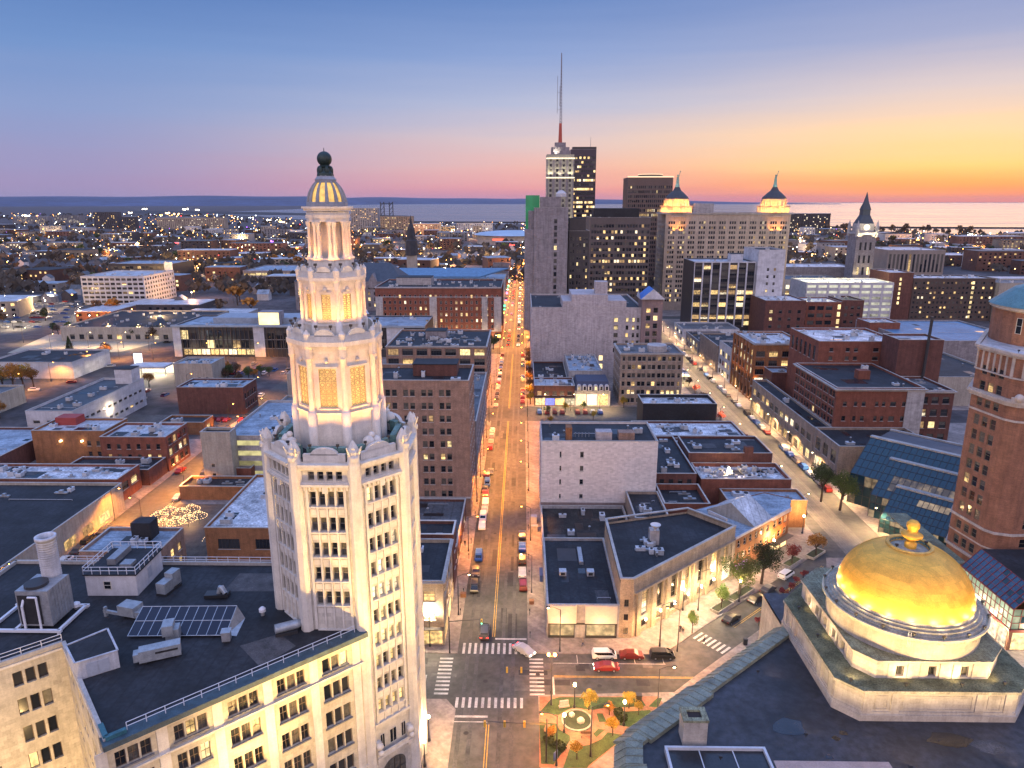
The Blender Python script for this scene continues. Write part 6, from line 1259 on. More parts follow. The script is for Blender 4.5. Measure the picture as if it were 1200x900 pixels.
# clock tower
ct = thing('clock_tower', 'granite clock tower with pointed dark spire and lit corner turrets by the lake', 'tower', (0,0,0)); cxm, cym = (UY(1003,275,620)[0]+UY(1031,275,620)[0])/2, 630; ct.location = (cxm,cym,0)
hz = UY(1017,275,620)[1]; b = MB(); hw = 8.2
b.box(-hw,-hw,0,hw,hw,hz); b.build('shaft', GREYW, ct)
b = MB(); b.box(-hw-.8,-hw-.8,hz,hw+.8,hw+.8,hz+1.6); b.box(-6.4,-6.4,hz+1.6,6.4,6.4,hz+9); b.build('belfry', PALE, ct)
b = MB(); b.lathe([(8.6,hz+9),(6.4,hz+13),(4.6,hz+16),(4.4,hz+20),(5.0,hz+20.4),(2.2,hz+27),(.15,hz+35)], 0, 0, 4, 0, PI/4); b.build('spire', mat('blue_slate', (.05,.065,.085), .7, .15), ct)
for s in (-1,1):
    for t in (-1,1): MB().lathe([(1.6,hz-2),(1.6,hz+6),(.1,hz+12)], s*hw, t*hw, 8).build('turret', PALE, ct)
MB().lathe([(2.6,0),(2.6,.2)], 0, 0, 20).build('clock_face', glow('clock_dial', (1,.9,.65), 1.4), ct, (0,-6.6,hz+6)).rotation_euler = (PI/2,0,0)
for u in (-4.2,0,4.2):
    for z in (hz-34,hz-24,hz-13): link('window', win_mesh(1.7,6.5,'sash',LIT[1] if (z == hz-34 and u) else GL[1],FR_D), ct, (u,-hw-.02,z))
for x in (-6,6): light(9000, (1,.8,.42), (x,-hw-4,hz-38), ct, aim=(x,-hw,hz-20), spot=1.3); light(4500, (1,.85,.5), (x,-hw-3,hz-3), ct, aim=(x,-6,hz+8), spot=1.8)
light(5000, (1,.85,.5), (0,-hw-4,hz-1), ct, aim=(0,-6,hz+8), spot=1.8)
# --- further back in the centre
po = bld('gothic_post_office', 'grey gothic stone building with steep slate roof and gabled front', 'building', -180, -95, 560, 600, 22, GREYW, R_DARK, F=W(18,1,84,2,3,4.6,4,2.8), lit=.22, units=0, seed=60)
b = MB(); h0 = 22.9; b.add([(-.5,-.5,h0),(85.5,-.5,h0),(85.5,40.5,h0),(-.5,40.5,h0),(12,20,h0+13),(73,20,h0+13)], [(0,1,5,4),(2,3,4,5),(1,2,5),(3,0,4)]); b.build('slate_roof', mat('blue_slate', (.05,.065,.085), .7, .15), po)
for gx in (22, 42, 62):
    b = MB(); ww = 8 if gx == 42 else 3.6; hh = 16 if gx == 42 else 8; b.add([(gx-ww,-.8,18),(gx+ww,-.8,18),(gx+ww,-.8,h0),(gx,-.8,h0+hh*.8),(gx-ww,-.8,h0),(gx-ww,14,18),(gx+ww,14,18),(gx+ww,14,h0),(gx,14,h0+hh*.8),(gx-ww,14,h0)], [(0,1,2,3,4),(2,7,8,3),(3,8,9,4),(1,6,7,2),(0,4,9,5)]); b.build('gable', GREYW, po)
st = thing('church_spire', 'slim dark gothic spire on a pale lit tower in front of the lake', 'tower', (0,0,0)); sx0, sz0 = UY(481,252,700); st.location = (sx0,700,0)
b = MB(); b.box(-4.5,-4.5,0,4.5,4.5,sz0-38); b.build('shaft', TANW, st); b = MB(); b.lathe([(6.5,sz0-38),(5.6,sz0-24),(4.4,sz0-23),(3.6,sz0-13),(1.4,sz0-8),(.1,sz0)], 0, 0, 8); b.build('spire', mat('dark_spire_stone', (.045,.045,.05), .85, .2), st)
bld('ballpark_stand', 'long ballpark grandstand with sweeping blue roof and white lit arcade', 'stadium', -105, -16, 640, 690, 16, PALE, R_BLUE, F=W(14,2,87,4.2,1.5,5,2,3.4), lit=.75, units=4, extra=lambda root,w,d,h,r: (MB().add([(-8,-2,h+2),(w*.75,-2,h+2),(w+3,16,h+8),(-8,16,h+8),(-8,-2,h+3),(w*.75,-2,h+3),(w+3,16,h+9),(-8,16,h+9)], [(0,3,2,1),(4,5,6,7),(0,1,5,4),(1,2,6,5),(2,3,7,6),(3,0,4,7)]).build('stand_roof', mat('ballpark_blue_roof', (.10,.22,.36), .5, .2), root)))
ar = thing('sports_arena', 'sports arena with a broad light blue domed roof near the lake', 'arena', (-20,1500,0)); b = MB(); b.lathe([(75,0),(75,16),(76,18)], 0, 0, 40); b.build('wall', PALE, ar); b = MB(); b.lathe([(82,18),(70,22),(40,25),(.1,26)], 0, 0, 40, 0, 0, True); b.build('roof', mat('arena_pale_roof', (.34,.46,.56), .5, .12, .03), ar)
MB().box(-40,-76.5,9,-18,-75.5,13).build('red_sign', glow('red_sign_light', (1,.15,.08), 1.5), ar)

bld('blue_roof_depot', 'low depot with blue-grey roof left of the lamp-lit brick building', 'building', -218, -163, 205, 236, 6.2, BR_D, R_BLUE, units=6)
bld('tan_depot', 'low tan depot at the left edge beyond the blue-roofed depot', 'building', -262, -214, 262, 292, 7, TANW, R_GREY, units=8, F=W(8,2,46,3,1.5,4,1,2.4), lit=.4)
# ---------------------------------------------------------------- equipment on the annex roof
def on(px, py, z=AZ): x, y = U(px, py, z); return x, y
def rt(name, label, cat, px, py, rot=0, z=AZ): x, y = on(px, py, z); return thing(name, label, cat, (x, y, z), rot)
t = rt('cooling_plant', 'grey cooling plant with white smokestack on steel beams at the roof corner', 'cooling plant', 58, 727, .0)
b = MB(); b.box(-2.2,-2.2,.6,2.0,2.2,5.6); [b.box(2.0,-2.2+.55*i,.6,2.05,-2.12+.55*i,5.6) for i in range(9)]; b.build('casing', STEEL, t)
b = MB(); b.box(-2.0,-2.26,.9,.9,-2.21,5.0); b.build('louvre', BLACKW, t)
b = MB(); b.lathe([(1.4,5.6),(1.4,6.0),(1.2,6.0)], -.4, -.6, 20); b.build('fan_shroud', DKMETAL, t)
b = MB(); b.lathe([(1.15,5.2),(1.15,10.8),(1.28,10.8),(1.28,11.2),(1.0,11.2),(1.0,10.4)], -.2, 2.2, 24, 0, 0, True, False)
for i in range(16): b.lathe([(1.15,5.4+i*.33),(1.19,5.5+i*.33),(1.15,5.6+i*.33)], -.2, 2.2, 24, 0, 0, True, False)
b.build('smokestack', mat('white_smokestack', (.62,.63,.66), .6, .15, 1, .2), t)
b = MB()
for y in (-3.0,3.0): b.box(-6.5,y-.18,.25,3.6,y+.18,.6)
for x in (-6.0,-2.5,3.2): b.box(x-.18,-3,.25,x+.18,3,.6)
for x in (-6,3.2):
    for y in (-3,3): b.box(x-.15,y-.15,0,x+.15,y+.15,.25)
b.build('steel_beam', RAILM, t)
b = MB(); b.tube((-1.3,-2.6,.5),(-1.3,-2.6,3.6),.16); b.tube((-1.3,-2.6,3.6),(-1.3,-1.2,5.9),.16); b.tube((.8,-2.7,.5),(.8,-2.7,5.0),.14); b.tube((.8,-2.7,5),(-.3,-2.7,5),.14); b.build('pipe', RAILM, t)
t = rt('roof_house', 'white rooftop machine house with railed black top behind the solar panels', 'machine house', 138, 698, .02)
b = MB(); b.box(-4.2,0,0,2.9,7.5,3.2); b.build('wall', mat('bluish_white_paint', (.56,.57,.60), .7, .1, .8, .12), t)
MB().box(-4.4,-.2,3.2,3.1,7.7,3.4).build('roof', R_DARK, t)
b = MB()
for zz in (3.95,4.5):
    for p, q in (((-4.3,-.1),(3,-.1)),((3,-.1),(3,7.6)),((-4.3,-.1),(-4.3,7.6)),((-4.3,7.6),(3,7.6))): b.tube((*p,zz),(*q,zz),.05,None,5)
for i in range(7):
    for p in ((-4.3+i*1.22,-.1),(-4.3+i*1.22,7.6),(3,-.1+i*1.28),(-4.3,-.1+i*1.28)): b.tube((*p,3.4),(*p,4.5),.05,None,5)
b.build('railing', RAILM, t); link('window', win_mesh(1.1,1.3,'sash',GL[0],FR_W), t, (-1.2,-.01,1.0)); MB().box(2.9,3.2,.9,2.93,4.3,2.5).build('door', mat('grey_door', (.34,.38,.44), .6, .1), t)
b = MB(); b.box(-2.4,2.6,3.4,-1.2,7,4.3); b.box(-.2,1.8,3.4,1.4,3.4,3.9); b.build('air_duct', STEEL, t)
t = rt('solar_panel_array', 'tilted solar panel array of two rows mirroring lit windows on the black roof', 'solar panels', 216, 736, .03)
pv = mat('solar_cell_glass', (.014,.016,.03), .1, 0, spec=.35)
def slope(u, v): return (u-6.2, v*4.4-2.2, .35+v*1.5)
for i in range(10):
    for j in range(2): 
        b = MB(); u0, u1 = i*1.24+.03, i*1.24+1.21; b.quad(slope(u0,j*.5+.01), slope(u1,j*.5+.01), slope(u1,j*.5+.49), slope(u0,j*.5+.49)); b.build('solar_panel', pv, t)
b = MB()
for i in range(11): p, q = slope(i*1.24,0), slope(i*1.24,1); b.add([(p[0]-.04,p[1],p[2]+.02),(p[0]+.04,p[1],p[2]+.02),(q[0]+.04,q[1],q[2]+.02),(q[0]-.04,q[1],q[2]+.02)], [(0,1,2,3)])
for v in (0,.5,1): p, q = slope(-.05,v), slope(12.45,v); b.tube((p[0],p[1],p[2]),(q[0],q[1],q[2]),.06,None,5)
for i in (0,3,6,9): p = slope(i*1.3+.3,1); b.tube((p[0],p[1],0),(p[0],p[1],p[2]),.06,None,5)
p = slope(12.45,0); q = slope(12.45,1); b.add([p,(p[0]+1.2,p[1]+.3,0),(q[0]+.9,q[1],0),q], [(0,1,2,3)])
b.build('frame', STEEL, t)
def duct(label, px, py, parts, rot):
    t = rt('air_handler', label, 'air handler', px, py, rot)
    for nm, fn, m in parts: b = MB(); fn(b); b.build(nm, m, t)
DUCT = mat('blue_grey_duct_metal', (.36,.40,.43), .45, .2, 1, .1, metal=.35)
duct('long pale air handler with a vent slot in front of the solar panels', 190, 771, [('casing', lambda b: (b.box(-2.4,-.7,.3,2.2,.7,1.8), b.box(-3.0,-.6,.5,-2.4,.6,1.5)), DUCT), ('vent_slot', lambda b: b.box(-.6,-.74,1.15,1.9,-.69,1.4), BLACKW), ('foot', lambda b: (b.box(-2,-.5,0,-1.7,.5,.3), b.box(1.6,-.5,0,1.9,.5,.3)), DKMETAL)], .42)
duct('upright pale ventilator hood between the solar panels and the long air handler', 204, 750, [('hood', lambda b: (b.box(-.8,-.8,.3,.8,.8,1.9), b.prism([(-1.1,-1.0),(.2,-1.0),(.2,.9),(-1.1,.9)],1.2,2.6)), DUCT), ('base', lambda b: b.box(-.6,-.6,0,.6,.6,.3), DKMETAL)], .3)
duct('tall twin air handler behind the solar panels', 198, 692, [('casing', lambda b: (b.box(-.7,-1.6,.35,.7,.2,1.9), b.box(-.6,.2,.5,.7,1.9,2.6)), DUCT), ('base', lambda b: b.box(-.8,-1.6,0,.8,1.8,.35), DKMETAL)], -.2)
duct('low dark condenser with bent white duct near the back parapet', 255, 699, [('casing', lambda b: b.box(-1.6,-.7,.1,1.6,.7,.6), DKMETAL), ('bent_duct', lambda b: (b.tube((.2,0,.5),(.6,0,1.5),.35,.4), b.tube((.6,0,1.5),(1.3,-.5,.7),.4,.35)), DUCT)], .1)
duct('long grey elbow duct left of the solar panels', 152, 722, [('duct', lambda b: (b.box(-1.0,-.9,.5,1.6,.9,1.9), b.prism([(1.6,-.8),(4.4,-.4),(4.4,.7),(1.6,.9)],.4,1.3), b.box(-3.4,-.9,.5,-1.0,-.6,.9), b.box(-3.2,-1.0,0,-2.9,-.6,1.4)), DUCT), ('opening', lambda b: b.box(-1.04,-.6,.7,-.99,.6,1.7), BLACKW)], -.25)
duct('round metal exhaust cylinder lying near the tower foot', 338, 742, [('cylinder', lambda b: (b.tube((-1.6,0,.9),(1.2,.4,.9),.6,.6,12), b.tube((1.2,.4,.9),(1.9,.5,.9),.6,.3,12)), DUCT), ('saddle', lambda b: b.box(-1.6,-.5,0,1.2,.8,.4), DKMETAL)], .35)
duct('small square fan box under the right end of the solar panels', 266, 751, [('casing', lambda b: (b.box(-.5,-.5,.2,.5,.5,1.4), b.box(-.6,-.6,1.4,.6,.6,1.5)), STEEL), ('base', lambda b: b.box(-.4,-.4,0,.4,.4,.2), DKMETAL)], .2)
duct('little white roof vent between the solar panels and the tower', 308, 721, [('cap', lambda b: b.lathe([(.3,.5),(.45,.6),(.45,1.0),(.2,1.25)],0,0,12), RAILM), ('pipe', lambda b: b.lathe([(.25,0),(.25,.5)],0,0,12), STEEL)], 0)
duct('squat round roof vent beside the smokestack beams', 90, 713, [('cap', lambda b: b.lathe([(.4,.3),(.55,.4),(.5,.8),(.2,1.0)],0,0,12), RAILM), ('pipe', lambda b: b.lathe([(.3,0),(.3,.3)],0,0,12), STEEL)], 0)
# ---------------------------------------------------------------- cars
def car_meshes():
    M = {}
    prof = [(-2.25,.35),(-2.28,.75),(-2.1,.98),(-1.55,1.02),(-.95,1.45),(.55,1.47),(1.25,1.02),(2.05,.90),(2.27,.68),(2.27,.35)]
    def body(prof, w=.9):
        b = MB(); n = len(prof)
        L = [(x, -w*(1 if z < 1.1 else .82), z) for x, z in prof]; Rr = [(x, w*(1 if z < 1.1 else .82), z) for x, z in prof]
        b.add(L+Rr, [tuple(reversed(range(n)))[::-1], tuple(range(n,2*n))[::-1]]+[(i,i+n,(i+1)%n+n,(i+1)%n)[::-1] for i in range(n)]); return b
    def glass(prof, w=.9):
        b = MB(); z0, z1 = 1.06, 1.40; s = .91
        pts = [p for p in prof if p[1] > 1.1]; x0, x1 = pts[0][0], pts[-1][0]; lo0 = prof[[i for i,p in enumerate(prof) if p[1] > 1.1][0]-1][0]; lo1 = prof[[i for i,p in enumerate(prof) if p[1] > 1.1][-1]+1][0]
        zz = pts[0][1]
        for sgn in (-1,1):
            y = sgn*(w*.93+.01); yt = sgn*(w*.83+.015); q = [(lo0+.35,y*.98,z0),(lo1-.3,y*.98,z0),(x1-.05,yt,zz-.1),(x0+.1,yt,zz-.1)]; b.quad(*(q if sgn < 0 else q[::-1]))
        b.quad((lo1-.12,-w*.8,z0+.03),(lo1-.12,w*.8,z0+.03),(x1+.1,w*.72,zz-.06),(x1+.1,-w*.72,zz-.06)); b.quad((lo0+.1,w*.8,z0+.03),(lo0+.1,-w*.8,z0+.03),(x0-.06,-w*.72,zz-.06),(x0-.06,w*.72,zz-.06)); return b
    suv = [(-2.3,.4),(-2.32,.85),(-2.25,1.08),(-2.05,1.68),(.65,1.72),(1.3,1.14),(2.1,1.02),(2.3,.8),(2.3,.4)]
    for k, pr in (('sedan', prof), ('suv', suv)):
        M[k] = (body(pr).mesh('body', [BODYM['white']]), glass(pr).mesh('windows', [GL[0]]))
    b = MB(); b.tube((0,-.11,0),(0,.11,0),.33,None,14); M['wheel'] = b.mesh('wheel', [mat('tyre_rubber', (.02,.02,.02), .9, 0)])
    b = MB(); b.tube((0,-.125,0),(0,.125,0),.2,None,10); M['rim'] = b.mesh('rim', [STEEL])
    M['head'] = MB().box(-.03,-.2,-.08,.03,.2,.08).mesh('headlight', [mat('headlight_glass', (.5,.5,.48), .2, 0)]); M['tail'] = MB().box(-.03,-.18,-.08,.03,.18,.08).mesh('taillight', [mat('taillight_red', (.25,.01,.01), .3, 0)])
    return M
CC = {'white': (.62,.62,.62), 'silver': (.34,.35,.37), 'black': (.015,.015,.017), 'charcoal': (.05,.052,.058), 'blue': (.03,.10,.33), 'red': (.22,.02,.02), 'maroon': (.14,.015,.015), 'beige': (.36,.31,.24)}
BODYM = {k: mat(k+'_car_paint', v, .28, 0, spec=.6) for k, v in CC.items()}
CM = car_meshes(); LON = {'h': glow('headlight_on', (1,.93,.75), 14), 't': glow('taillight_on', (1,.03,.02), 9)}
CARP = []
def car_proto(kind):
    t = thing('parked_car', 'x', 'car', (0,0,-50)); bm, gm = CM[kind]; link('body', bm, t); link('windows', gm, t)
    for x in (-1.4,1.4):
        for y in (-.8,.8): w = link('wheel', CM['wheel'], t, (x,y,.33)); link('rim', CM['rim'], w)
    for y in (-.62,.62): link('headlight', CM['head'], t, (2.25,y,.68)); link('taillight', CM['tail'], t, (-2.29,y,.78))
    return t
PROTO = {k: car_proto(k) for k in ('sedan','suv')}
def car(x, y, rot, kind, colour, label, on_=False, group=None, z=.005):
    ms = {'body': {0: BODYM[colour]}}
    if on_: ms['headlight'] = {0: LON['h']}; ms['taillight'] = {0: LON['t']}
    o = copy_tree(PROTO[kind], (x,y,z), rot, label, group, ms)
    if on_: o.name = 'moving_car'
    return o
def carp(px, py, rot, kind, colour, label, on_=False, group=None): x, y = U(px, py, .5); return car(x, y, rot, kind, colour, label, on_, group)
UP = PI/2
G1 = 'cars parked along Washington street'
for px, py, c, k, lab in ((575,553,'charcoal','sedan','charcoal car parked furthest up the left kerb, below the brown block'),(571,566,'blue','suv','dark blue car second from the top of the left kerb row'),(569,578,'maroon','sedan','dark maroon car just ahead of the white cars on the left kerb'),
    (569,588,'white','sedan','white car furthest up among the white cars on the left kerb'),(568,598,'silver','sedan','silver car between the white cars on the left kerb'),(566,606,'white','suv','white van-like car third in the white row on the left kerb'),(565,616,'white','sedan','white car with dark windscreen nearest in the white row on the left kerb'),
    (561,652,'blue','suv','bright blue car parked at the left kerb alone'),(558,670,'black','sedan','black car behind the bright blue car at the left kerb'),(556,688,'black','suv','black car nearest the crossing at the left kerb'),
    (612,627,'charcoal','sedan','charcoal car at the top of the right kerb row beside the cargo boxes'),(612,641,'blue','sedan','blue car second in the right kerb row'),(612,656,'black','suv','black car third in the right kerb row'),(612,671,'silver','sedan','silver car fourth in the right kerb row'),(613,686,'maroon','suv','dark red car nearest the crossing in the right kerb row')):
    carp(px, py, (UP if px > 600 else -UP)+.02, k, c, lab, False, G1)
o = carp(568,741,UP,'suv','charcoal','dark car braking with red tail lights at the crossing',True); o = carp(614,762,-.75,'sedan','silver','silver-blue car turning across the right crosswalk',True)
carp(708,768,0,'suv','white','white car parked in front of the corner store',False,'cars parked on the cross street'); carp(740,768,0,'sedan','maroon','dark red car parked between the white and the black car on the cross street',False,'cars parked on the cross street'); carp(776,768,0,'suv','black','black estate car parked at the right end of the cross street row',False,'cars parked on the cross street'); carp(710,782,PI,'sedan','red','bright red car driving along the cross street',True)
aG = math.atan2(.667,.745)
carp(857,725,aG,'sedan','black','black car on the diagonal street below the green trees'); carp(900,691,aG,'sedan','charcoal','charcoal car parked beside the red shrubs behind the bank'); carp(921,674,aG,'suv','white','white car with blue roof reflections parked near the avenue corner'); carp(886,702,aG,'sedan','black','black car parked nearest the big green tree behind the bank')
carp(607,763,.5,'sedan','silver','x') if False else None
for i, (px, py, c) in enumerate(((76,658,'white'),(92,645,'charcoal'),(104,634,'black'),(122,622,'charcoal'),(28,712,'black'),(14,722,'black'),(45,700,'maroon'))): carp(px, py, UP, 'sedan' if i % 2 else 'suv', c, ('white car on the side street just beyond the smokestack','charcoal car right ahead of the white car on the side street','black car on the side street left of the blue-roofed hall','charcoal car furthest up the side street kerb by the blue-roofed hall','black car on the side street behind the cooling plant','black car on the side street cut by the picture edge','maroon car on the side street beside the smokestack')[i], False, 'cars on the side street')
# kerb rows further off: same car meshes, seen from afar
RC = random.Random(99); keys = list(CC)
def kerb_row(x, y0, y1, step, label, group, p=.75, on_=0.0, rot=UP):
    y = y0
    while y < y1:
        if RC.random() < p: 
            c = RC.choice(keys); car(x, y, rot, RC.choice(('sedan','suv')), c, label.format(c), RC.random() < on_, group)
        y += step
kerb_row(-11.2,192,262,6.2,'{} car parked on the left kerb of the orange-lit street','parked cars in the orange light',.35); kerb_row(-11.2,288,392,6.4,'{} car parked before the loft building kerb','cars along the loft kerb',.8); kerb_row(.1,288,392,6.4,'{} car parked on the kerb by the storefront row','cars along the storefront kerb',.7)
kerb_row(-8.6,420,900,15,'{} car driving away in the far glowing street','traffic in the far glowing street',.8,1.0); kerb_row(-2.6,420,900,14,'{} car coming closer in the far glowing street','oncoming traffic in the far glowing street',.85,1.0,-UP)
kerb_row(91.2,306,400,6.4,'{} car parked on the tram avenue beyond the shop podium','cars further along the tram avenue',.8); kerb_row(91.2,200,300,6.0,'{} car parked on the tram avenue before the shop podium','cars along the tram avenue',.8); kerb_row(77.6,170,262,7,'{} car parked on the tram avenue by the brick buildings','cars along the near side of the tram avenue',.35)
kerb_row(-100.2,160,262,6.2,'{} car parked along the side street by the garage','cars along the side street garage',.5); kerb_row(-109.4,212,262,6.4,'{} car parked on the side street by the car park','cars on the side street beside the car park',.5)
for i in range(9): 
    if RC.random() < .85: c = RC.choice(keys); car(7+i*3.1, 279, UP, 'suv', c, c+' car parked in front of the storefront row', False, 'cars in front of the storefronts')
for i in range(8): c = RC.choice(keys); car(-131+i*2.9, 266+RC.random(), UP, 'sedan', c, c+' car in the small car park beyond the brick garage', False, 'cars in the small car park') if RC.random() < .7 else None
for i in range(9): c = RC.choice(keys); car(150+i*1.6, 250+i*3.3, .6, 'sedan', c, c+' car in the car park below the lamp-lit hall', False, 'cars below the lamp-lit hall') if RC.random() < .75 else None
for k in PROTO:
    def kill(o):
        for c in list(o.children): kill(c)
        bpy.data.objects.remove(o)
    kill(PROTO[k])
# ---------------------------------------------------------------- lamps, signals
def street_lamp(x, y, side, col, power, label, group, h=9.0, arm=2.2, bulb=None):
    t = thing('street_lamp', label, 'street lamp', (x,y,.13), 0, group)
    if 'sl'+str(h) not in WIN:
        b = MB(); b.lathe([(.22,0),(.16,.6),(.11,1),(.07,h)],0,0,8,0,0,True); WIN['sl'+str(h)] = b.mesh('pole', [DKMETAL])
        b = MB(); b.tube((0,0,h-.1),(arm*.6,0,h+.5),.05,None,6); b.tube((arm*.6,0,h+.5),(arm,0,h+.55),.05,None,6); b.box(arm-.2,-.16,h+.45,arm+.55,.16,h+.66); WIN['sa'+str(h)] = b.mesh('arm', [DKMETAL])
        WIN['sh'+str(h)] = None
    link('pole', WIN['sl'+str(h)], t); link('arm', WIN['sa'+str(h)], t, (0,0,0), 0 if side > 0 else PI)
    kb = 'bulb'+col
    if kb not in WIN: b = MB(); b.blob((0,0,0),.24,0,10,6,.6); WIN[kb] = b.mesh('lamp_glass', [{'o': BULB_O, 'w': BULB_W, 'c': BULB_C}[col]])
    link('lamp_glass', WIN[kb], t, (side*(arm+.15),0,h+.38))
    if power: light(power, LCOL[col], (side*(arm+.15),0,h+.1), t, aim=(side*(arm+.15),0,0), spot=2.45, r=.25, blend=.6)
    return t
PW = 19000
for i, y in enumerate(range(190, 268, 19)):
    street_lamp(-13.0, y, 1, 'o', PW, 'tall orange street lamp on the left kerb in the orange-lit stretch', 'orange lamps on Washington street'); street_lamp(2.0, y+8, -1, 'o', PW, 'tall orange street lamp on the right kerb in the orange-lit stretch', 'orange lamps on Washington street, right kerb')
for i, y in enumerate(range(290, 400, 26)):
    street_lamp(-13.0, y, 1, 'o', PW*1.2, 'orange street lamp by the loft building kerb', 'orange lamps by the lofts'); street_lamp(2.0, y+12, -1, 'o', PW*1.2, 'orange street lamp by the storefront kerb', 'orange lamps by the storefronts')
for i, y in enumerate(range(415, 900, 32)):
    street_lamp(-13.0, y, 1, 'o', PW*1.8, 'small orange street lamp far along the glowing street', 'far orange lamps', bulb=1); street_lamp(2.0, y+14, -1, 'o', PW*1.8, 'small orange street lamp far along the glowing street, right kerb', 'far orange lamps, right kerb')
for i, y in enumerate(range(164, 262, 24)): street_lamp(-99.5, y+6, -1, 'o', PW*2.0, 'orange street lamp along the side street', 'orange lamps on the side street')
street_lamp(-110.4, 176, 1, 'o', PW*.7, 'orange street lamp standing before the black-roofed warehouse', None); street_lamp(-112.2, 258, 1, 'o', PW*.7, 'orange street lamp at the small car park', None)
street_lamp(-111, 135, 1, 'o', PW*.6, 'orange street lamp beside the smokestack', None)
for i, y in enumerate(range(172, 520, 21)):
    street_lamp(93.2, y, -1, 'w', PW*.85, 'slim avenue lamp on the shop side of the tram avenue', 'lamps on the shop side of the tram avenue', 6.5, 1.2); street_lamp(76.6, y+9, 1, 'w', PW*.7, 'slim avenue lamp on the near side of the tram avenue', 'lamps on the near side of the tram avenue', 6.5, 1.2)
for i, x in enumerate(range(-150, -20, 30)): street_lamp(x, 403, 1, 'o', PW*1.3, 'orange street lamp in front of the grand hotel', 'orange lamps before the hotel')
for i, x in enumerate(range(-230, -112, 28)): street_lamp(x, 377, 1, 'o', PW*.9, 'orange street lamp in front of the library', 'orange lamps before the library')
for (x, y) in ((8,283),(20,283),(32,283)): street_lamp(x, y, 1, 'w', PW*.4, 'white street lamp at the small car park in front of the storefronts', 'lamps at the storefront car park', 6.5, 1.2)
x, y = U(770,838,.15); street_lamp(x, y, 1, 'w', PW*.5, 'tall dark street lamp at the park corner reaching over the cross street', None, 9.0)
x, y = U(773,757,.15); street_lamp(x, y, 1, 'c', PW*.4, 'tall slim lamp in front of the buff corner building', None, 9.0)
for px, py, lab in ((652,897,'tall dark lamp post at the near corner of the park, left one'),(692,886,'tall dark lamp post on the southern park path, right one')): x, y = U(px,py,.15); street_lamp(x, y, 1 if px > 660 else -1, 'o', PW*.4, lab, None, 9.0)
street_lamp(-13.2, 132, 1, 'w', PW*.45, 'street lamp on the left kerb beside the corner shop', None, 9.0); street_lamp(2.2, 141, -1, 'w', PW*.45, 'street lamp on the right kerb beside the corner store roof', None, 9.0); street_lamp(-13.2, 160, 1, 'o', PW*.9, 'street lamp on the left kerb by the low shop', None, 9.0); street_lamp(2.2, 166, -1, 'o', PW*.9, 'street lamp on the right kerb by the cargo boxes', None, 9.0)
street_lamp(30, 120.2, -1, 'o', PW*.6, 'street lamp at the plaza end of the cross street', None, 9.0)
x, y = U(656,763,.15); street_lamp(x, y, -1, 'w', 0, 'tall unlit dark lamp in front of the corner store', None, 9.0)
x, y = U(818,715,.15); street_lamp(x, y, 1, 'c', PW*.4, 'tall white lamp beside the small green tree on the plaza', None, 9.0)
def globe_lamp(px, py, label, power, col, n=1, h=4.2, group=None):
    x, y = U(px, py, .13); t = thing('globe_lamp', label, 'street lamp', (x,y,.13), 0, group)
    k = 'gp%s' % h
    if k not in WIN: b = MB(); b.lathe([(.26,0),(.24,.35),(.11,.6),(.075,h-.3),(.16,h-.15),(.16,h)],0,0,10,0,0,True); WIN[k] = b.mesh('pole', [DKMETAL])
    link('pole', WIN[k], t)
    kb = 'gb'+col
    if kb not in WIN: b = MB(); b.blob((0,0,0),.27,0,12,8,1.2); WIN[kb] = b.mesh('globe', [{'o': BULB_O, 'w': BULB_W, 'c': BULB_C}[col]])
    xs = [0] if n == 1 else [-.55,.55]
    if n == 2: b = MB(); b.tube((-.55,0,h-.1),(.55,0,h-.1),.05,None,6); b.build('cross_arm', DKMETAL, t)
    for q in xs: link('globe', WIN[kb], t, (q,0,h+.3))
    light(power, LCOL[col], (0,0,h+.95), t, r=.3); return t
GP = 5200
globe_lamp(503,868,'globe lamp on the sidewalk in front of the white tower, the farther one',GP,'w'); globe_lamp(498,898,'globe lamp on the sidewalk in front of the white tower, the nearer one',GP,'w')
globe_lamp(504,757,'bright twin-globe lamp standing before the corner shop',GP*1.6,'c',2,6.4)
globe_lamp(673,829,'globe lamp at the top edge of the park lawn',GP*.8,'w'); globe_lamp(731,850,'globe lamp on the eastern park path',GP*.8,'w'); globe_lamp(661,858,'short globe lamp on the western side of the round planter',GP*.6,'w',1,3.0)
globe_lamp(646,812,'tall triple-lit globe lamp at the park corner by the crosswalk',GP*1.8,'o',2,7.4)
for i, (px, py) in enumerate(((800,715),(832,690),(866,705),(905,655),(940,625))): globe_lamp(px, py, 'white globe lamp along the front of the buff building and row houses', GP*.7, 'w', 1, 4.6, 'globe lamps along the diagonal street')
SIGY = mat('signal_yellow_housing', (.45,.28,.03), .5, 0); SG = glow('green_signal', (.1,1,.55), 8); SR = glow('red_signal', (1,.08,.03), 8)
def signal(px, py, arm, n, label, g=SG, h=6.8, rot=PI):
    x, y = U(px, py, .13); t = thing('traffic_signal', label, 'traffic signal', (x,y,.13), rot)
    b = MB(); b.lathe([(.2,0),(.14,.5),(.09,h+1)],0,0,8); b.build('pole', DKMETAL, t); b = MB(); b.tube((0,0,h),(arm,0,h+.5),.08,.05,6); b.build('mast_arm', DKMETAL, t)
    for i in range(n):
        u = arm*(1-.32*i); b = MB(); b.box(u-.17,-.16,h-.45,u+.17,.16,h+.55); hd = b.build('signal_head', SIGY, t)
        b = MB()
        for k in range(3): b.blob((u,-.17,h+.38-.33*k),.11,0 if k == 2 else 1,8,4)
        b.build('signal_lens', [g, BLACKW], hd)
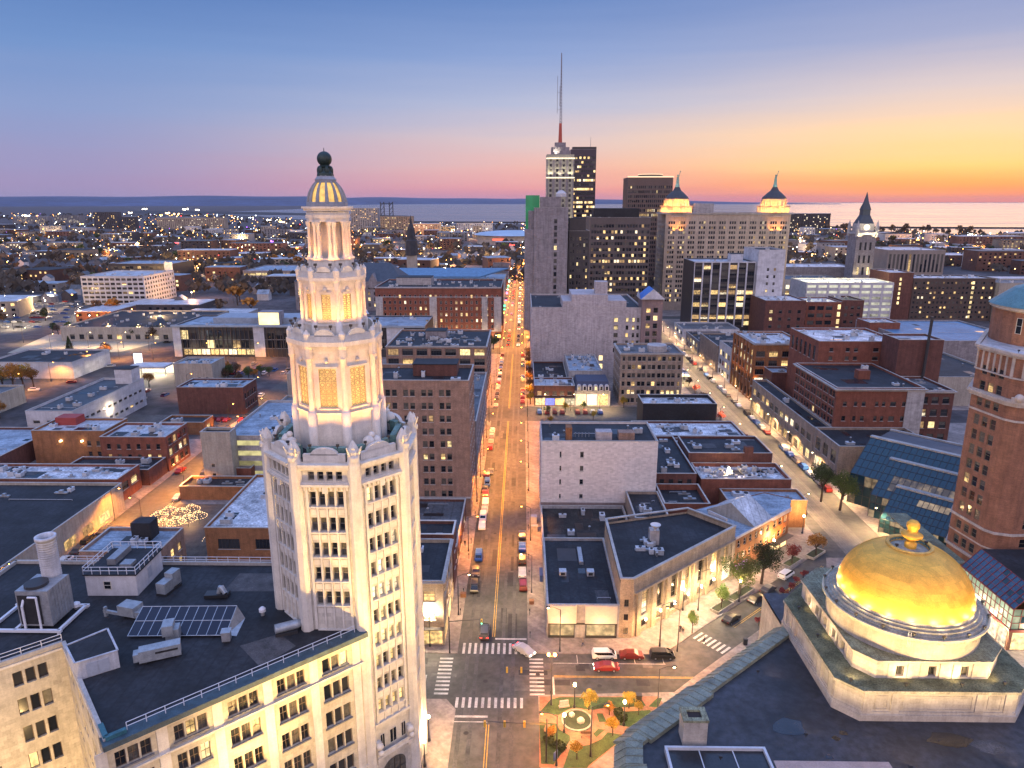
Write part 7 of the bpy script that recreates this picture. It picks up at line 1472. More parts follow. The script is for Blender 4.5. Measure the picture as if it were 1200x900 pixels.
signal(646,826,7.6,2,'traffic signal on a long mast arm at the park corner'); signal(640,893,9.4,3,'traffic signal with three yellow heads over the near street',SR); signal(527,765,6.2,1,'traffic signal by the corner shop on a slanted mast arm',SG,6.8,.0)
# plaza bits
def box_thing(name, label, cat, px, py, w, d, h, m, rot=0):
    x, y = U(px, py, .13); b = MB(); b.box(-w/2,-d/2,0,w/2,d/2,h*.9); b.box(-w/2-.04,-d/2-.04,h*.9,w/2+.04,d/2+.04,h); return tag(b.build(name, m, None, (x,y,.13), rot), label, cat)
box_thing('bin', 'dark litter bin on the plaza by the diagonal crosswalk', 'bin', 873, 755, .7, .7, 1.3, DKMETAL); box_thing('cargo_box', 'white cargo box on the right sidewalk of Washington street, upper one', 'box', 625, 612, 1.8, 1.6, 1.9, WPANEL); box_thing('cargo_box', 'pale cargo box on the right sidewalk of Washington street, lower one', 'box', 626, 622, 1.8, 1.4, 1.6, PALE)
box_thing('blue_kiosk', 'blue kiosk at the left wall of the corner store', 'kiosk', 634, 677, .7, 3.6, 1.6, mat('kiosk_blue', (.03,.06,.20), .5, .1)); box_thing('planter_box', 'brown planter box on the right sidewalk near the crossing', 'planter', 623, 707, 1.0, .9, .8, mat('terracotta_planter', (.26,.12,.06), .8, .2)); box_thing('planter_box', 'brown planter box on the left sidewalk below the shops', 'planter', 543, 699, 1.2, .9, .9, mat('terracotta_planter', (.26,.12,.06), .8, .2))
def bed(px, py, w, d, rot, label):
    x, y = U(px, py, .13); t = thing('raised_bed', label, 'planter', (x,y,.13), rot); b = MB(); b.ring([(-w/2,-d/2),(w/2,-d/2),(w/2,d/2),(-w/2,d/2)],[(-w/2+.2,-d/2+.2),(w/2-.2,-d/2+.2),(w/2-.2,d/2-.2),(-w/2+.2,d/2-.2)],0,.6); b.build('kerb', CONC, t); MB().box(-w/2+.2,-d/2+.2,0,w/2-.2,d/2-.2,.45).build('soil', GRASS_D, t)
bed(846,712,6,2.2,aG,'raised planting bed with a small light green tree on the plaza'); bed(868,697,8,2.2,aG,'raised planting bed under the big green trees'); bed(955,650,6,2.4,aG,'raised triangular bed under the yellow tree by the avenue'); bed(928,660,6,2.2,aG,'raised bed under the dark red tree by the avenue')
for i, y in enumerate(range(124, 200, 8)):
    for x in (-12.8, 1.7):
        if (i+int(x)) % 3: tag(MB().lathe([(.05,0),(.05,1.1),(.12,1.12),(.12,1.45),(.06,1.55)],0,0,8).build('parking_meter', DKMETAL, None, (x,y,.13)), 'grey parking meter on the kerb of Washington street', 'parking meter', 'parking meters')
for px, py in ((600,882),(612,708)): pass
# tram canopy and flags
t = thing('tram_shelter', 'long white tram platform roof lit from below on the avenue', 'shelter', (76.5,330,0)); MB().box(-2.5,0,3.4,3.2,46,3.8).build('roof', WPANEL, t)
for i in range(8): MB().box(-.1,1+i*6.2,0,.1,1.2+i*6.2,3.4).build('post', STEEL, t)
for i in range(4): light(2600, LCOL['c'], (0,4+i*12,3.1), t)
# ---------------------------------------------------------------- people
def person(px, py, label, rot, coat, legs, stride=.25):
    x, y = U(px, py, .13); me = bpy.data.meshes.new('person'); s = stride
    V = [(0,0,.95),(0,0,1.2),(0,.01,1.42),(0,.01,1.52),(0,.03,1.64),(0,.03,1.76),(-.19,0,1.40),(-.25,.05,1.13),(-.24,.14,.90),(.19,0,1.40),(.25,-.05,1.13),(.24,-.08,.88),(-.10,0,.88),(-.11,s*.5,.48),(-.11,s*.55,.07),(-.11,s*.55+.13,.04),(.10,0,.88),(.11,-s*.3,.48),(.11,-s,.10),(.11,-s+.13,.05)]
    E = [(0,1),(1,2),(2,3),(3,4),(4,5),(2,6),(6,7),(7,8),(2,9),(9,10),(10,11),(0,12),(12,13),(13,14),(14,15),(0,16),(16,17),(17,18),(18,19)]
    rr = [.15,.15,.16,.06,.10,.08,.075,.06,.04,.075,.06,.04,.10,.075,.055,.05,.10,.075,.055,.05]
    me.from_pydata(V, E, []); o = bpy.data.objects.new('person', me); COL.objects.link(o)
    m = o.modifiers.new('skin', 'SKIN')
    if not me.skin_vertices: bpy.context.view_layer.objects.active = o; 
    if me.skin_vertices:
        for i, v in enumerate(me.skin_vertices[0].data): v.radius = (rr[i], rr[i]*.85); v.use_root = (i == 0)
    o.modifiers.new('sub', 'SUBSURF').levels = 1; dg = bpy.context.evaluated_depsgraph_get(); me2 = bpy.data.meshes.new_from_object(o.evaluated_get(dg)); o.modifiers.clear(); o.data = me2
    me2.materials.clear()
    for mm in (coat, legs, mat('skin_tone', (.42,.26,.19), .6, 0), mat('dark_hair', (.03,.02,.015), .7, 0)): me2.materials.append(mm)
    for p in me2.polygons:
        z = p.center.z; p.material_index = 1 if z < .92 else 3 if z > 1.69 or (z > 1.58 and p.center.y < 0) else 2 if z > 1.5 else 0; p.use_smooth = True
    o.location = (x,y,.13); o.rotation_euler = (0,0,rot); tag(o, label, 'person')
dk = mat('dark_coat', (.03,.03,.035), .85, 0); jn = mat('denim', (.05,.07,.12), .85, 0); tn = mat('tan_coat', (.25,.18,.12), .85, 0)
person(797,741,'person in dark clothes standing by the small green tree on the plaza',.3,dk,dk,.05); person(800,744,'person in dark coat and jeans standing right of another near the plaza tree',-.4,dk,jn,.1); person(825,755,'person in dark coat walking towards the diagonal crosswalk',.9,dk,dk,.35); person(683,757,'person in tan coat passing the corner store window',1.6,tn,jn,.3); person(545,640,'person in dark coat walking on the left sidewalk',0,dk,jn,.3)
# ---------------------------------------------------------------- trees
LEAFM = {k: mat(k+'_leaves', v, .9, .35, .6, var=.28) for k, v in {'green': (.085,.12,.025), 'light_green': (.17,.27,.05), 'dark_green': (.045,.07,.022), 'yellow': (.45,.29,.03), 'orange': (.38,.17,.028), 'red': (.24,.035,.028), 'brown': (.13,.085,.05)}.items()}
BARK = mat('bark', (.06,.045,.035), .95, .3, 2); TM = {}
def tree_mesh(kind, shape, n, seed):
    k = (kind, shape, n, seed)
    if k in TM: return TM[k]
    r = random.Random(seed); b = MB(); tr = MB()
    tr.tube((0,0,0),(.02,.01,.45),.035,.024,7)
    cl = []; n = int(n*1.5)
    for i in range(9 if n > 300 else 6):
        a = r.uniform(0, 2*PI); h = r.uniform(.34,.5); q = (math.cos(a)*r.uniform(.12,.3), math.sin(a)*r.uniform(.12,.3), h+r.uniform(.12,.38)); tr.tube((.02,.01,h-.06),q,.014,.004,5); cl.append(q)
    cl.append((0,0,.86 if shape != 'low' else .7)); cl.append((.05,-.04,.6))
    for i in range(n):
        c = r.choice(cl); rad = r.uniform(.1,.2)*(1.0 if shape == 'round' else .8)
        d = Vector((r.gauss(0,1),r.gauss(0,1),r.gauss(0,.8))).normalized()*rad*r.uniform(.5,1.0)**.5; p = Vector(c)+d
        if shape == 'cone': h = r.uniform(.12,1.0); a = r.uniform(0,2*PI); rr2 = (1.02-h)*.34*r.uniform(.6,1.05); p = Vector((rr2*math.cos(a), rr2*math.sin(a), h))
        s = r.uniform(.6,1.3)*(.62/math.sqrt(n))*1.25; q = Vector((r.uniform(-1,1),r.uniform(-1,1),r.uniform(-.3,1))).normalized(); u = q.orthogonal().normalized()*s; v = q.cross(u); ang = r.uniform(0,PI); u, v = u*math.cos(ang)+v*math.sin(ang), v*math.cos(ang)-u*math.sin(ang)
        b.quad(p-u-v*.7, p+u-v*.7, p+u*.8+v*.7, p-u*.8+v*.7)
    TM[k] = (b.mesh('crown', [LEAFM[kind]]), tr.mesh('trunk', [BARK])); return TM[k]
def tree(x, y, kind, h, label, group=None, n=900, shape='round', wide=1.0, z=.13, seed=None):
    cm, tm = tree_mesh(kind, shape, n, (seed if seed is not None else RC.randrange(4))); t = thing('conifer' if shape == 'cone' else 'deciduous_tree', label, 'tree', (x,y,z), RC.uniform(0,6.28), group)
    t.scale = (h*wide,h*wide,h); link('crown', cm, t); link('trunk', tm, t); return t
def tp(px, py, kind, h, label, n=1600, wide=1.0, shape='round', group=None, seed=None): x, y = U(px, py, .13); return tree(x, y, kind, h, label, group, n, shape, wide, .13, seed)
tp(866,698,'green',10.5,'big green tree in front of the brick row houses',4200,1.05); tp(892,684,'dark_green',10.0,'darker green tree right of the big green tree by the row houses',3800,1.0)
tp(845,714,'light_green',5.6,'small lit light green tree at the left end of the planting bed',1500,.75); tp(811,742,'light_green',5.0,'slim green tree standing alone on the plaza',1400,.55)
tp(956,652,'orange',6.2,'orange-yellow tree near the avenue corner',1800,1.0); tp(928,662,'red',5.2,'dark red tree before the end of the row houses',1400,.8)
tp(962,588,'dark_green',11.5,'tall dark green tree beside the shop podium',2600,.8); tp(984,598,'green',11,'green lamp-lit tree beside the glass atrium',2600,.95)
for i, (px, py, h, k, lab) in enumerate(((690,832,4.2,'yellow','small yellow tree on the top lawn of the park'),(737,830,3.4,'yellow','thin yellow sapling beside the cross street in the park'),(748,838,2.6,'yellow','short yellow shrub-like tree by the utility cabinet'),(714,838,2.8,'orange','orange-yellow bushy tree on the curved park path'),(718,862,3.6,'yellow','yellow-green bushy tree right of the round planter'),(648,868,2.8,'orange','orange low tree above the clipped hedge'),(676,890,3.2,'yellow','yellow-green low tree on the southern park lawn'))): tp(px, py, k, h, lab, 700, .85)
for i, (px, py) in enumerate(((889,733),(897,724),(904,716),(911,708),(918,700),(926,693),(934,686),(941,678))): tp(px, py, 'red', 2.2, 'red shrub in the row behind the bank', 420, 1.3, 'low', 'red shrubs behind the bank')
for px, py, k, h in ((641,486,'green',4),(645,497,'yellow',3.4),(663,483,'yellow',4.2),(684,481,'green',4.2),(695,492,'yellow',3.8),(731,478,'yellow',5)): tp(px, py, k, h, 'small autumn street tree at the storefront car park', 500, .9, 'round', 'trees at the storefront car park')
for px, py, k, h in ((4,455,'yellow',11),(16,456,'orange',12),(28,454,'yellow',11),(40,455,'orange',10),(76,437,'brown',8),(90,432,'orange',8),(100,430,'brown',8),(0,490,'orange',8)): tp(px, py, k, h, 'autumn tree in the clump beside the dark gable hall', 1200, 1.05, 'round', 'autumn trees by the dark gable hall')
tp(84,424,'dark_green',14,'dark pointed conifer between the gable hall and the car deck',900,.8,'cone'); tp(124,420,'brown',9,'dark round tree at the corner of the pale car deck',900,1.1); tp(175,454,'orange',7,'round orange-brown tree beside the white industrial building',900,1.0)
for i in range(16): tp(60+i*10+RC.uniform(-3,3), 391+RC.uniform(-1,1.5), RC.choice(('brown','green','orange')), RC.uniform(6,9), 'dim tree in the row behind the pale car deck', 260, 1.0, 'round', 'trees behind the car deck')
for i in range(10): tp(150+i*6, 400-RC.uniform(0,4), RC.choice(('brown','dark_green')), RC.uniform(7,10), 'dark tree in the clump left of the library', 260, 1.0, 'round', 'trees left of the library')
for i in range(14): tree(-82+i*5+RC.uniform(-2,2), RC.uniform(396,424), RC.choice(('dark_green','brown','yellow')), RC.uniform(6,10), 'park tree before the hotel arcade', 'trees before the hotel', 300)
for i in range(9): tree(3.4, 292+i*12, RC.choice(('brown','yellow','orange')), 5.5, 'street tree on the right kerb by the storefronts', 'kerb trees', 320)
for i in range(12): tree(78.0, 240+i*14, RC.choice(('orange','red','brown')), 4.5, 'small autumn tree along the tram avenue', 'trees along the tram avenue', 320)
# string-light market
SB = glow('string_light', (1,.66,.30), 3.2); SBT = mat('thin_cable', (.03,.03,.03), .8, 0)
sheet('market_yard', [(-98,156),(-77,156),(-77,187),(-98,187)], .135, mat('yard_gravel', (.10,.085,.07), .95, .3, .5))
rm_ = random.Random(5)
for i, (px, py) in enumerate(((186,604),(198,598),(212,600),(224,596),(192,613),(206,611),(220,608),(232,604))):
    x, y = U(px, py, 2.5); b = MB(); r0 = 2.3
    for k in range(10):
        a = 2*PI*k/10
        for j in range(4): b.blob((r0*(1-j*.24)*math.cos(a), r0*(1-j*.24)*math.sin(a), 2.2+j*.42), .085, 0, 5, 4)
    for k in range(22): a = 2*PI*k/22; b.blob((r0*math.cos(a), r0*math.sin(a), 2.15), .085, 0, 5, 4)
    t = thing('light_canopy', 'round canopy of warm string lights in the market yard', 'string lights', (x,y,.13), 0, 'string light canopies'); b.build('bulbs', SB, t)['kind'] = 'stuff'; b = MB(); b.lathe([(.06,0),(.06,3.9)],0,0,6); b.build('pole', SBT, t)
    if i % 2 == 0: light(900, (1,.6,.25), (0,0,1.6), t)
b = MB()
for k in range(44): u = k/44; p = Vector((-98,158)).lerp(Vector((-98,186)), u); b.blob((p.x+.3,p.y,2.5+.3*math.sin(k*1.1)),.08,0,5,4); b.blob((-78.0-.3,p.y,3.4+.3*math.sin(k*.9)),.08,0,5,4)
tag(b.build('string_lights', SB), 'strings of warm bulbs along both edges of the market yard', 'string lights', kind='stuff')
# filling station
x, y = U(178,440,0); t = thing('filling_station', 'brightly lit white filling station canopy by the side street', 'filling station', (x,y,0)); MB().box(-9,-5,4.6,9,5,5.6).build('canopy', WPANEL, t); MB().box(-8.6,-4.6,4.52,8.6,4.6,4.58).build('canopy_light', glow('canopy_light', (1,.92,.8), 3), t)
for s in (-7,7): MB().box(s-.2,-.2,0,s+.2,.2,4.6).build('post', STEEL, t)
MB().box(-8,6,0,8,12,4).build('kiosk', LIT[2], t); light(16000, LCOL['c'], (-4,0,4.2), t); light(16000, LCOL['c'], (5,0,4.2), t)
x, y = U(164,437,0); t = thing('lit_price_sign', 'tall glowing white sign board beside the filling station', 'sign', (x,y,0)); MB().box(-.25,-.2,0,.25,.2,5).build('post', STEEL, t); MB().box(-2,-.3,5,2,.3,10).build('panel', glow('white_sign_light', (.85,.9,1), 2.2), t)
# pale car deck with its lamps
sheet('car_deck', [U(8,414),U(170,412),U(205,395),U(60,391)], .02, mat('pale_car_deck', (.34,.31,.24), .9, .15, .05))
for i, (px, py) in enumerate(((28,402),(60,410),(80,398),(104,408),(125,397),(145,408),(160,398),(186,397))):
    x, y = U(px, py); o = street_lamp(x, y, 1, 'w', 17000, 'tall lamp on the pale car deck', 'car deck lamps')
# lots and roads at the left, with parked cars seen from afar
sheet('parking_lot', [U(-40,400),U(62,392),U(112,366),U(96,352),U(-30,350)], .02, LOT); sheet('side_road', [U(-20,482),U(120,432),U(205,404),U(200,398),U(110,420),U(-20,458)], .03, ASPH); sheet('verge', [U(-40,458),U(110,419),U(60,412),U(-40,430)], .025, GRASS_D); sheet('car_park', [(-158,244),(-113,244),(-113,274),(-158,274)], .14, LOT)
b = MB(); 
FC = {}
def far_car(x, y, rot, c, lab, grp):
    if c not in FC: q = MB(); q.prism([(-2.2,-.85),(2.2,-.85),(2.2,.85),(-2.2,.85)], .3, .95); q.prism([(-1.5,-.75),(.9,-.75),(.9,.75),(-1.5,.75)], .95, 1.45, 1, 0); FC[c] = q.mesh('parked_car', [BODYM[c], GL[0]])
    return tag(link('parked_car', FC[c], None, (x,y,.03), rot), lab, 'car', grp)
for i in range(70):
    px = RC.uniform(0,100); py = RC.choice((354,357,360,364,368,373,378,384)); 
    if py > 372 and px > 82: continue
    x, y = U(px,py); c = RC.choice(('white','silver','black','charcoal','blue','red')); far_car(x, y, 0, c, 'tiny %s car in the far left parking lot' % c, 'cars in the far left parking lot')
for i in range(14): px, py = RC.uniform(0,100), RC.uniform(354,386); x, y = U(px,py); street_lamp(x, y, 1, 'c', 15000, 'white lamp in the far left parking lot', 'lamps in the far left parking lot')
for px, py in ((20,462),(60,447),(100,433),(140,421),(175,411)): x, y = U(px,py); street_lamp(x, y, 1, 'o', 15000, 'orange street lamp along the wide road left of the filling station', 'lamps along the wide left road')
for px, py, c in ((84,449,'red'),(40,458,'white'),(130,430,'silver'),(196,402,'black')): x, y = U(px,py); far_car(x, y, .35, c, '%s car on the wide road left of the filling station' % c, None)
for i in range(34):
    x, y = (RC.uniform(-172,-116), RC.choice((296,303,310,317))) if i < 20 else (RC.uniform(-150,-116), RC.choice((345,352,366)))
    c = RC.choice(list(CC)); far_car(x, y, UP, c, '%s car in the lots around the filling station' % c, 'cars around the filling station')
for x, y in ((-118,300),(-150,306),(-118,345),(-150,360)): street_lamp(x, y, 1, 'o', 15000, 'orange lamp in the lots around the filling station', 'lamps around the filling station')
for i in range(10): tree(-150+RC.uniform(0,34), RC.uniform(322,342), RC.choice(('orange','brown','green')), RC.uniform(5,8), 'tree among the lots near the filling station', 'trees near the filling station', 500)
# ---------------------------------------------------------------- the far city
FW = [mat('far_wall_%s' % n, c, .9, .2, .05, var=.3) for n, c in (('brick', (.14,.07,.05)), ('grey', (.2,.2,.21)), ('tan', (.27,.23,.18)), ('white', (.48,.47,.46)), ('dark', (.06,.055,.06)))]
FRF = [R_DARK, R_GREY, R_BLUE, R_WHITE, R_SNOW]
FR_ = random.Random(77)
OCC = [(o.location.x, o.location.y) for o in sc.objects if o.get('category') in ('building','tower','hotel','library','garage','arena','stadium')]
def in_view(x, y): 
    xr = x*_cy+y*_sy; yf = -x*_sy+y*_cy; return yf > 0 and abs(xr/yf) < .80
SHORE = [(-14000,5200),(-3000,5200)]
def shore(x, y):                                # distance of the water along this bearing
    a = x/max(y,1); px = 613+860*a
    pts = [(-200,249.5),(200,250.5),(330,256.5),(470,262),(620,263.5),(700,266),(830,268),(1000,270),(1080,273),(1300,277)]
    for (p0,v0),(p1,v1) in zip(pts, pts[1:]):
        if p0 <= px <= p1: return U(px, v0+(v1-v0)*(px-p0)/(p1-p0))[1]
    return 3000
BLK = [(-105,60,5,760),(0,60,100,560),(90,60,400,560),(-300,300,-100,450),(-200,380,-50,430),(-200,550,-5,700),(-96,500,100,720),(-320,755,-230,845),(-450,755,-370,830),(-375,580,-308,650),(200,480,560,930),(190,590,310,700),(-120,1400,80,1600)]
def free(x, y, r):
    return in_view(x, y) and y < shore(x, y)-40 and not any(a-r < x < c+r and b-r < y < d+r for a, b, c, d in BLK) and not (y < 480 and x > -330)
placed = []
def spot(ymin, ymax, r, tries=60, bias=1.6):
    for _ in range(tries):
        y = ymin+(ymax-ymin)*FR_.random()**bias; x = FR_.uniform(-.85,.82)*y
        if x > 0 and y < 560: continue
        if free(x, y, r) and all((x-a)**2+(y-b)**2 > (r+c)**2*.8 for a, b, c in placed): placed.append((x,y,r)); return x, y
HM = {}
def box_mesh(w, d, h, wi, ri, wins, seed):
    r = random.Random(seed); b = MB(); b.box(0,0,0,w,d,h,0)
    q = MB(); q.box(-.2,-.2,h,w+.2,d+.2,h+.4)
    lits = MB(); g = MB(); nf = max(1, int(h/3.8)); nc = max(2, int(w/6))
    for j in range(nf):
        for i in range(nc):
            if r.random() < .2: continue
            x0 = (i+.5)*w/nc-1.2; z0 = 1.2+j*3.8; (lits if r.random() < wins else g).box(x0,-.06,z0,x0+2.4,-.01,z0+1.9)
    return b, q, lits, g
def far_block(i):
    s = spot(480, 2100, 26, bias=1.15)
    if not s: return
    x, y = s; w = FR_.uniform(22,62); d = FR_.uniform(16,36); h = FR_.choice((5,5,6,8,10,12,15,20)) if y > 900 or x < 0 else FR_.choice((8,10,12,16))
    cw = FR_.randrange(5); cr = FR_.randrange(5); nm = ('brick','grey','tan','white','dark')[cw]; rn = ('black','grey','blue-grey','white','patchy')[cr]; sz = 'small' if w < 32 else 'mid-sized' if w < 48 else 'long'; ht = 'low' if h < 9 else 'mid-rise' if h < 14 else 'tall'
    t = thing('distant_building', '%s %s %s building with %s roof in the far city' % (sz, ht, nm, rn), 'building', (x-w/2,y,0), FR_.choice((0,0,0,.3,-.25)), 'distant low-rise buildings')
    b, q, l, g = box_mesh(w, d, h, cw, cr, FR_.choice((.1,.25,.5)), i)
    b.build('wall', FW[cw], t); q.build('roof', FRF[cr], t)
    if g.v: g.build('windows', GL[0], t)['kind'] = 'stuff'
    if l.v: l.build('lit_windows', LIT[FR_.choice((0,1,2))], t)['kind'] = 'stuff'
for i in range(240): far_block(i)
# rows of houses with pitched roofs
def house_mesh(cw, cr):
    k = ('house', cw, cr)
    if k not in HM:
        b = MB(); b.box(-4,-5,0,4,5,5.5); r = MB(); r.add([(-4.4,-5.3,5.4),(4.4,-5.3,5.4),(0,-5.3,9),(-4.4,5.3,5.4),(4.4,5.3,5.4),(0,5.3,9)], [(1,4,5,2),(3,0,2,5)]); b.add([(-4,-5.02,5.5),(4,-5.02,5.5),(0,-5.02,8.6)], [(0,1,2)])
        HM[k] = (b.mesh('wall', [FW[cw]]), r.mesh('roof', [FRF[cr]]))
    return HM[k]
hn = 0
for i in range(230):
    s = spot(560, 1900, 7, 30, 1.3)
    if not s: continue
    cw, cr = FR_.randrange(5), FR_.choice((0,1,2)); a, b2 = house_mesh(cw, cr)
    t = thing('house', '%s house with %s pitched roof among the far city trees' % (('brick','grey','tan','white','dark')[cw], ('black','grey','blue-grey')[cr]), 'house', (s[0],s[1],0), FR_.choice((0,PI/2,.2)), 'far city houses'); link('wall', a, t); link('roof', b2, t)
for i in range(9):
    x, y = U(14+i*4.2, 340, 0); a, b2 = house_mesh(3, 2); t = thing('row_house', 'white gabled row house in the terrace left of the white grid building', 'house', (x,y,0), 0, 'white gabled terrace'); link('wall', a, t); link('roof', b2, t)
# slab blocks and silos on the horizon
for i, (px, py, wpx, hpx, m, lab) in enumerate(((125,268,26,18,4,'dark far tower block, the widest left of the stadium lights'),(152,268,14,13,4,'dark far tower block right of the widest one'),(224,268,76,12,2,'long pale far apartment row with ribbed front'),(210,262,50,7,1,'grey far mill behind the ribbed apartment row'),(36,262,40,8,1,'grey far block at the left below the hills'),(80,262,30,9,1,'grey far block nearer the stadium lights'),(428,272,30,26,1,'grey grain elevator right of the tower lantern'),(465,273,36,18,2,'pale grain silo row in front of the lake'),(500,276,30,13,2,'lit white office block in front of the lake'),(530,283,34,10,1,'grey low office left of the arena'),(556,272,40,10,3,'pale building beside the arena roof'),(1160,290,70,12,0,'long brick block at the right by the lake'),(1175,318,60,22,0,'large brown brick block at the right edge'),(1110,312,40,12,0,'brown brick block behind the federal building'),(948,272,44,20,4,'dark block behind the twin-cupola tower'),(975,300,26,14,1,'grey block behind the arched pale store'),(1190,352,44,24,2,'tan stone block at the right edge behind the conical roof'),(300,300,60,14,0,'brick mill left of the tower lantern'),(240,308,60,14,0,'brown brick block in the left middle distance'),(262,330,40,16,0,'dark brick block behind the library'))):
    x, y = U(px, py+0, 0); k = y/833*1.03; w, h = wpx*k, hpx*k; t = thing('distant_block', lab, 'building', (x-w/2,y,0)); b, q, l, g = box_mesh(w, w*.5 if w < 60 else 30, h, m, 0, .18, 500+i)
    b.build('wall', FW[m], t); q.build('roof', FRF[(i*3)%5], t); g.build('windows', GL[0], t)['kind'] = 'stuff'
    if l.v: l.build('lit_windows', LIT[i % 3], t)['kind'] = 'stuff'
x, y = U(455,262,0); t = thing('lift_bridge', 'tall steel lattice towers of a lift bridge on the lake shore', 'bridge', (x,y,0)); b = MB(); k = y/833
for s in (-6*k,4*k):
    for u in (-2*k,2*k): b.tube((s+u,0,0),(s+u,0,24*k),.5*k,None,4)
    for j in range(5): b.tube((s-2*k,0,j*4.8*k),(s+2*k,0,(j+1)*4.8*k),.3*k,None,4)
b.tube((-8*k,0,22*k),(6*k,0,22*k),.4*k,None,4); b.build('lattice', DKMETAL, t)
MB().box(-40*k,0,8*k,0,3,9*k).build('span', DKMETAL, t)
# trees of the far city: single ones first, the rest as woods
for i in range(155):
    s = spot(470, 1700, 3, 20, 1.3)
    if s: c = FR_.choice(('brown','brown','dark_green','green','orange')); tree(s[0], s[1], c, FR_.uniform(9,17), '%s tree scattered between the far city houses' % c.replace('_',' '), 'far city trees', 70, 'round', 1.15, 0)
b = MB(); rr_ = random.Random(8)
def clump(x, y, h):
    for k in range(7): 
        p = Vector((x+rr_.uniform(-.5,.5)*h, y+rr_.uniform(-.5,.5)*h, h*rr_.uniform(.3,.85))); s = h*.2; q = Vector((rr_.uniform(-1,1),-1,rr_.uniform(-.3,1))).normalized(); u = q.orthogonal().normalized()*s; v = q.cross(u); b.quad(p-u-v, p+u-v, p+u+v, p-u+v)
for i in range(3000):
    y = 650+4200*rr_.random()**1.5; x = rr_.uniform(-.83,.8)*y
    if free(x, y, 2): clump(x, y, rr_.uniform(8,16))
tag(b.build('far_woods', [mat('far_wood_foliage', (.07,.058,.045), .95, .4, .03)]), kind='stuff')
# shore trees against the water
for i in range(26): px = 935+i*8.5+FR_.uniform(-3,3); v = 268+(px-930)*.03; x, y = U(px, v+3); tree(x, y, 'brown', FR_.uniform(16,30), 'bare brown tree on the lake shore at the right', 'shore trees', 120, 'round', .9, 0)
# ---------------------------------------------------------------- lights of the far city
def lamp_far(x, y, m, r, h, lab, grp):
    k = ('fl', m.name, round(r,1), h)
    if k not in HM: q = MB(); q.lathe([(.12,0),(.1,h)],0,0,5,1); q.blob((0,0,h),r,0,7,5); HM[k] = q.mesh('distant_street_lamp', [m, DKMETAL])
    return tag(link('distant_street_lamp', HM[k], None, (x,y,0)), lab, 'street lamp', grp)
FLM = {'orange': glow('far_orange_light', (1,.40,.08), 9), 'amber': glow('far_amber_light', (1,.58,.2), 9), 'white': glow('far_white_light', (1,.85,.62), 10), 'cool white': glow('far_cool_light', (.8,.9,1), 10)}
for m_ in list(FLM.values())+[SB]: m_.cycles.emission_sampling = 'NONE'
n_ = 0
for i in range(900):
    if n_ >= 260: break
    y = 450+1500*FR_.random()**1.2; x = FR_.uniform(-.83,.8)*y
    if FR_.random() < .55: x = round(x/95)*95+FR_.uniform(-4,4)
    else: y = round(y/120)*120+FR_.uniform(-4,4)
    if not free(x, y, 1): continue
    c = FR_.choice(('orange','orange','amber','amber','white','cool white')); o = lamp_far(x, y, FLM[c], round(y/1900+.18,1), 8, 'tiny %s street lamp in the far city' % c, 'far city lamps'); n_ += 1
    if n_ % 2 == 0: light(42000*(y/900), LCOL['o'] if c == 'orange' else LCOL['w'], (x,y-1.2,9.5), None, r=.5).parent = None
b = MB(); cs = list(FLM.values())+[glow('far_red_light', (1,.06,.04), 6), glow('far_violet_light', (.45,.12,1), 5)]
for i in range(1900):
    y = 900+3600*rr_.random()**1.3; x = rr_.uniform(-.83,.8)*y; g_ = rr_.random()
    if g_ < .5: x = round(x/140)*140+rr_.uniform(-5,5)
    elif g_ < .8: y = round(y/170)*170+rr_.uniform(-4,4)
    if y > shore(x, y)-60 or not in_view(x, y) or any(a < x < c and b_ < y < d for a, b_, c, d in BLK): continue
    r = y/833*rr_.choice((.22,.28,.34,.5)); k = rr_.choice((0,0,0,1,1,1,1,2,2,3,3,4 if rr_.random() < .3 else 1,5 if rr_.random() < .2 else 0)); b.blob((x,y,rr_.uniform(6,14)), r, k, 5, 4)
for px, py, k, m in ((28,253,3,2),(33,253,3,3),(43,253,3,0),(95,263,3,1),(153,249,3,2),(170,245,3,2),(196,250,4,1),(207,251,4,1),(217,245,4,2),(232,246,3,2),(320,283,5,5),(327,283,5,5),(335,284,4,3),(207,285,3,4),(316,258,4,2),(330,260,4,1),(560,268,2,2),(1137,275,3,2),(1142,276,3,3),(1075,281,3,0),(600,287,3,4),(612,290,3,2)):
    for j in range(4): x, y = U(px+rr_.uniform(-3,3), py+rr_.uniform(-.5,.5), 10); b.blob((x,y,10), y/833*k*.22, m, 6, 4)
tag(b.build('distant_city_lights', cs), kind='stuff')
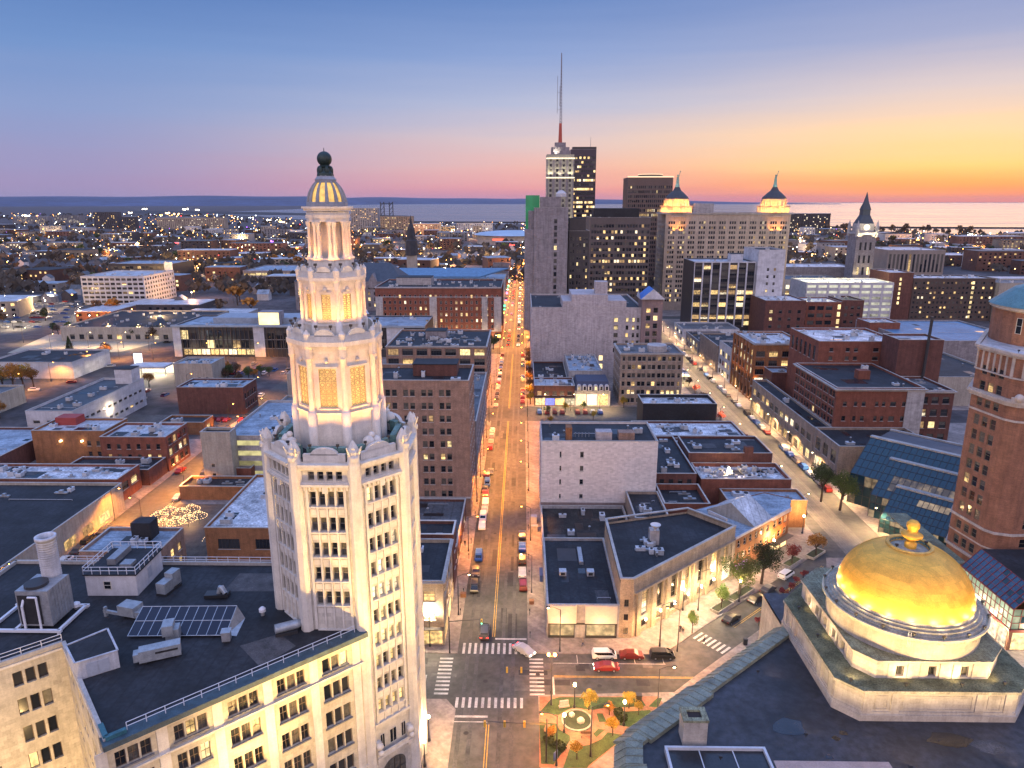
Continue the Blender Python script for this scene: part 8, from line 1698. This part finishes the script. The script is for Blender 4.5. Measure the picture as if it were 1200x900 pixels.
# glowing signs along the far end of Washington street
SGN = [glow('red_shop_sign', (1,.10,.06), 3.5), glow('pink_shop_sign', (1,.2,.45), 3.5), glow('white_shop_sign', (1,.9,.7), 4), glow('green_shop_sign', (.15,1,.5), 2.2), glow('amber_shop_sign', (1,.55,.12), 4)]
sn = ('red','pink','white','green','amber')
for i in range(44):
    y = 420+11*i; k = FR_.randrange(5); s = FR_.choice((-1,1)); x = -14.0 if s < 0 else 2.8; t = thing('shop_sign', 'glowing %s shop sign far along the street' % sn[k], 'sign', (x,y,FR_.uniform(2.6,5)), 0, 'far shop signs'); MB().box(-.9,-.15,0,.9,.15,FR_.uniform(.8,2.0)).build('sign_face', SGN[k], t); MB().box(-1.0,0.16,-.1,1.0,.3,2.0).build('bracket', DKMETAL, t)
for i in range(18):
    y = 545+18*i; 
    if i < 12: bld('street_front', 'lit shop-front building along the far glowing street, left side', 'building', -34, -15, y+70, y+86, FR_.choice((9,12,15)), FR_.choice((BR_D,BR_R,GREYW)), R_DARK, Rt=W(3,1,15,2,1.2,3.8,2,2.2), F=W(3,1,18,1.6,1.4,3.8,2,2), lit=.5, units=0, group='left far street fronts') if y > 620 else None
    bld('street_front', 'lit shop-front building along the far glowing street, right side', 'building', 6, 30, y, y+16, FR_.choice((9,12,15,20)), FR_.choice((BR_D,BR_R,GREYW)), R_DARK, Lt=W(3,1,15,2,1.2,3.8,2,2.2), F=W(3,1,18,1.6,1.4,3.8,2,2), lit=.5, units=0, group='right far street fronts')
# ---------------------------------------------------------------- the evening haze over the plain and the lake
hz_ = MB(); hz_.box(-40000,-300,-1.5,40000,45000,330); hzm = bpy.data.materials.new('evening_haze'); hzm.use_nodes = True; t_ = hzm.node_tree
for n in list(t_.nodes): t_.nodes.remove(n)
pv_ = t_.nodes.new('ShaderNodeVolumePrincipled'); pv_.inputs['Color'].default_value = (.72,.78,.95,1); pv_.inputs['Density'].default_value = 0.9e-5; pv_.inputs['Anisotropy'].default_value = .1
mo_ = t_.nodes.new('ShaderNodeOutputMaterial'); t_.links.new(pv_.outputs[0], mo_.inputs['Volume'])
tag(hz_.build('haze', hzm), kind='stuff')
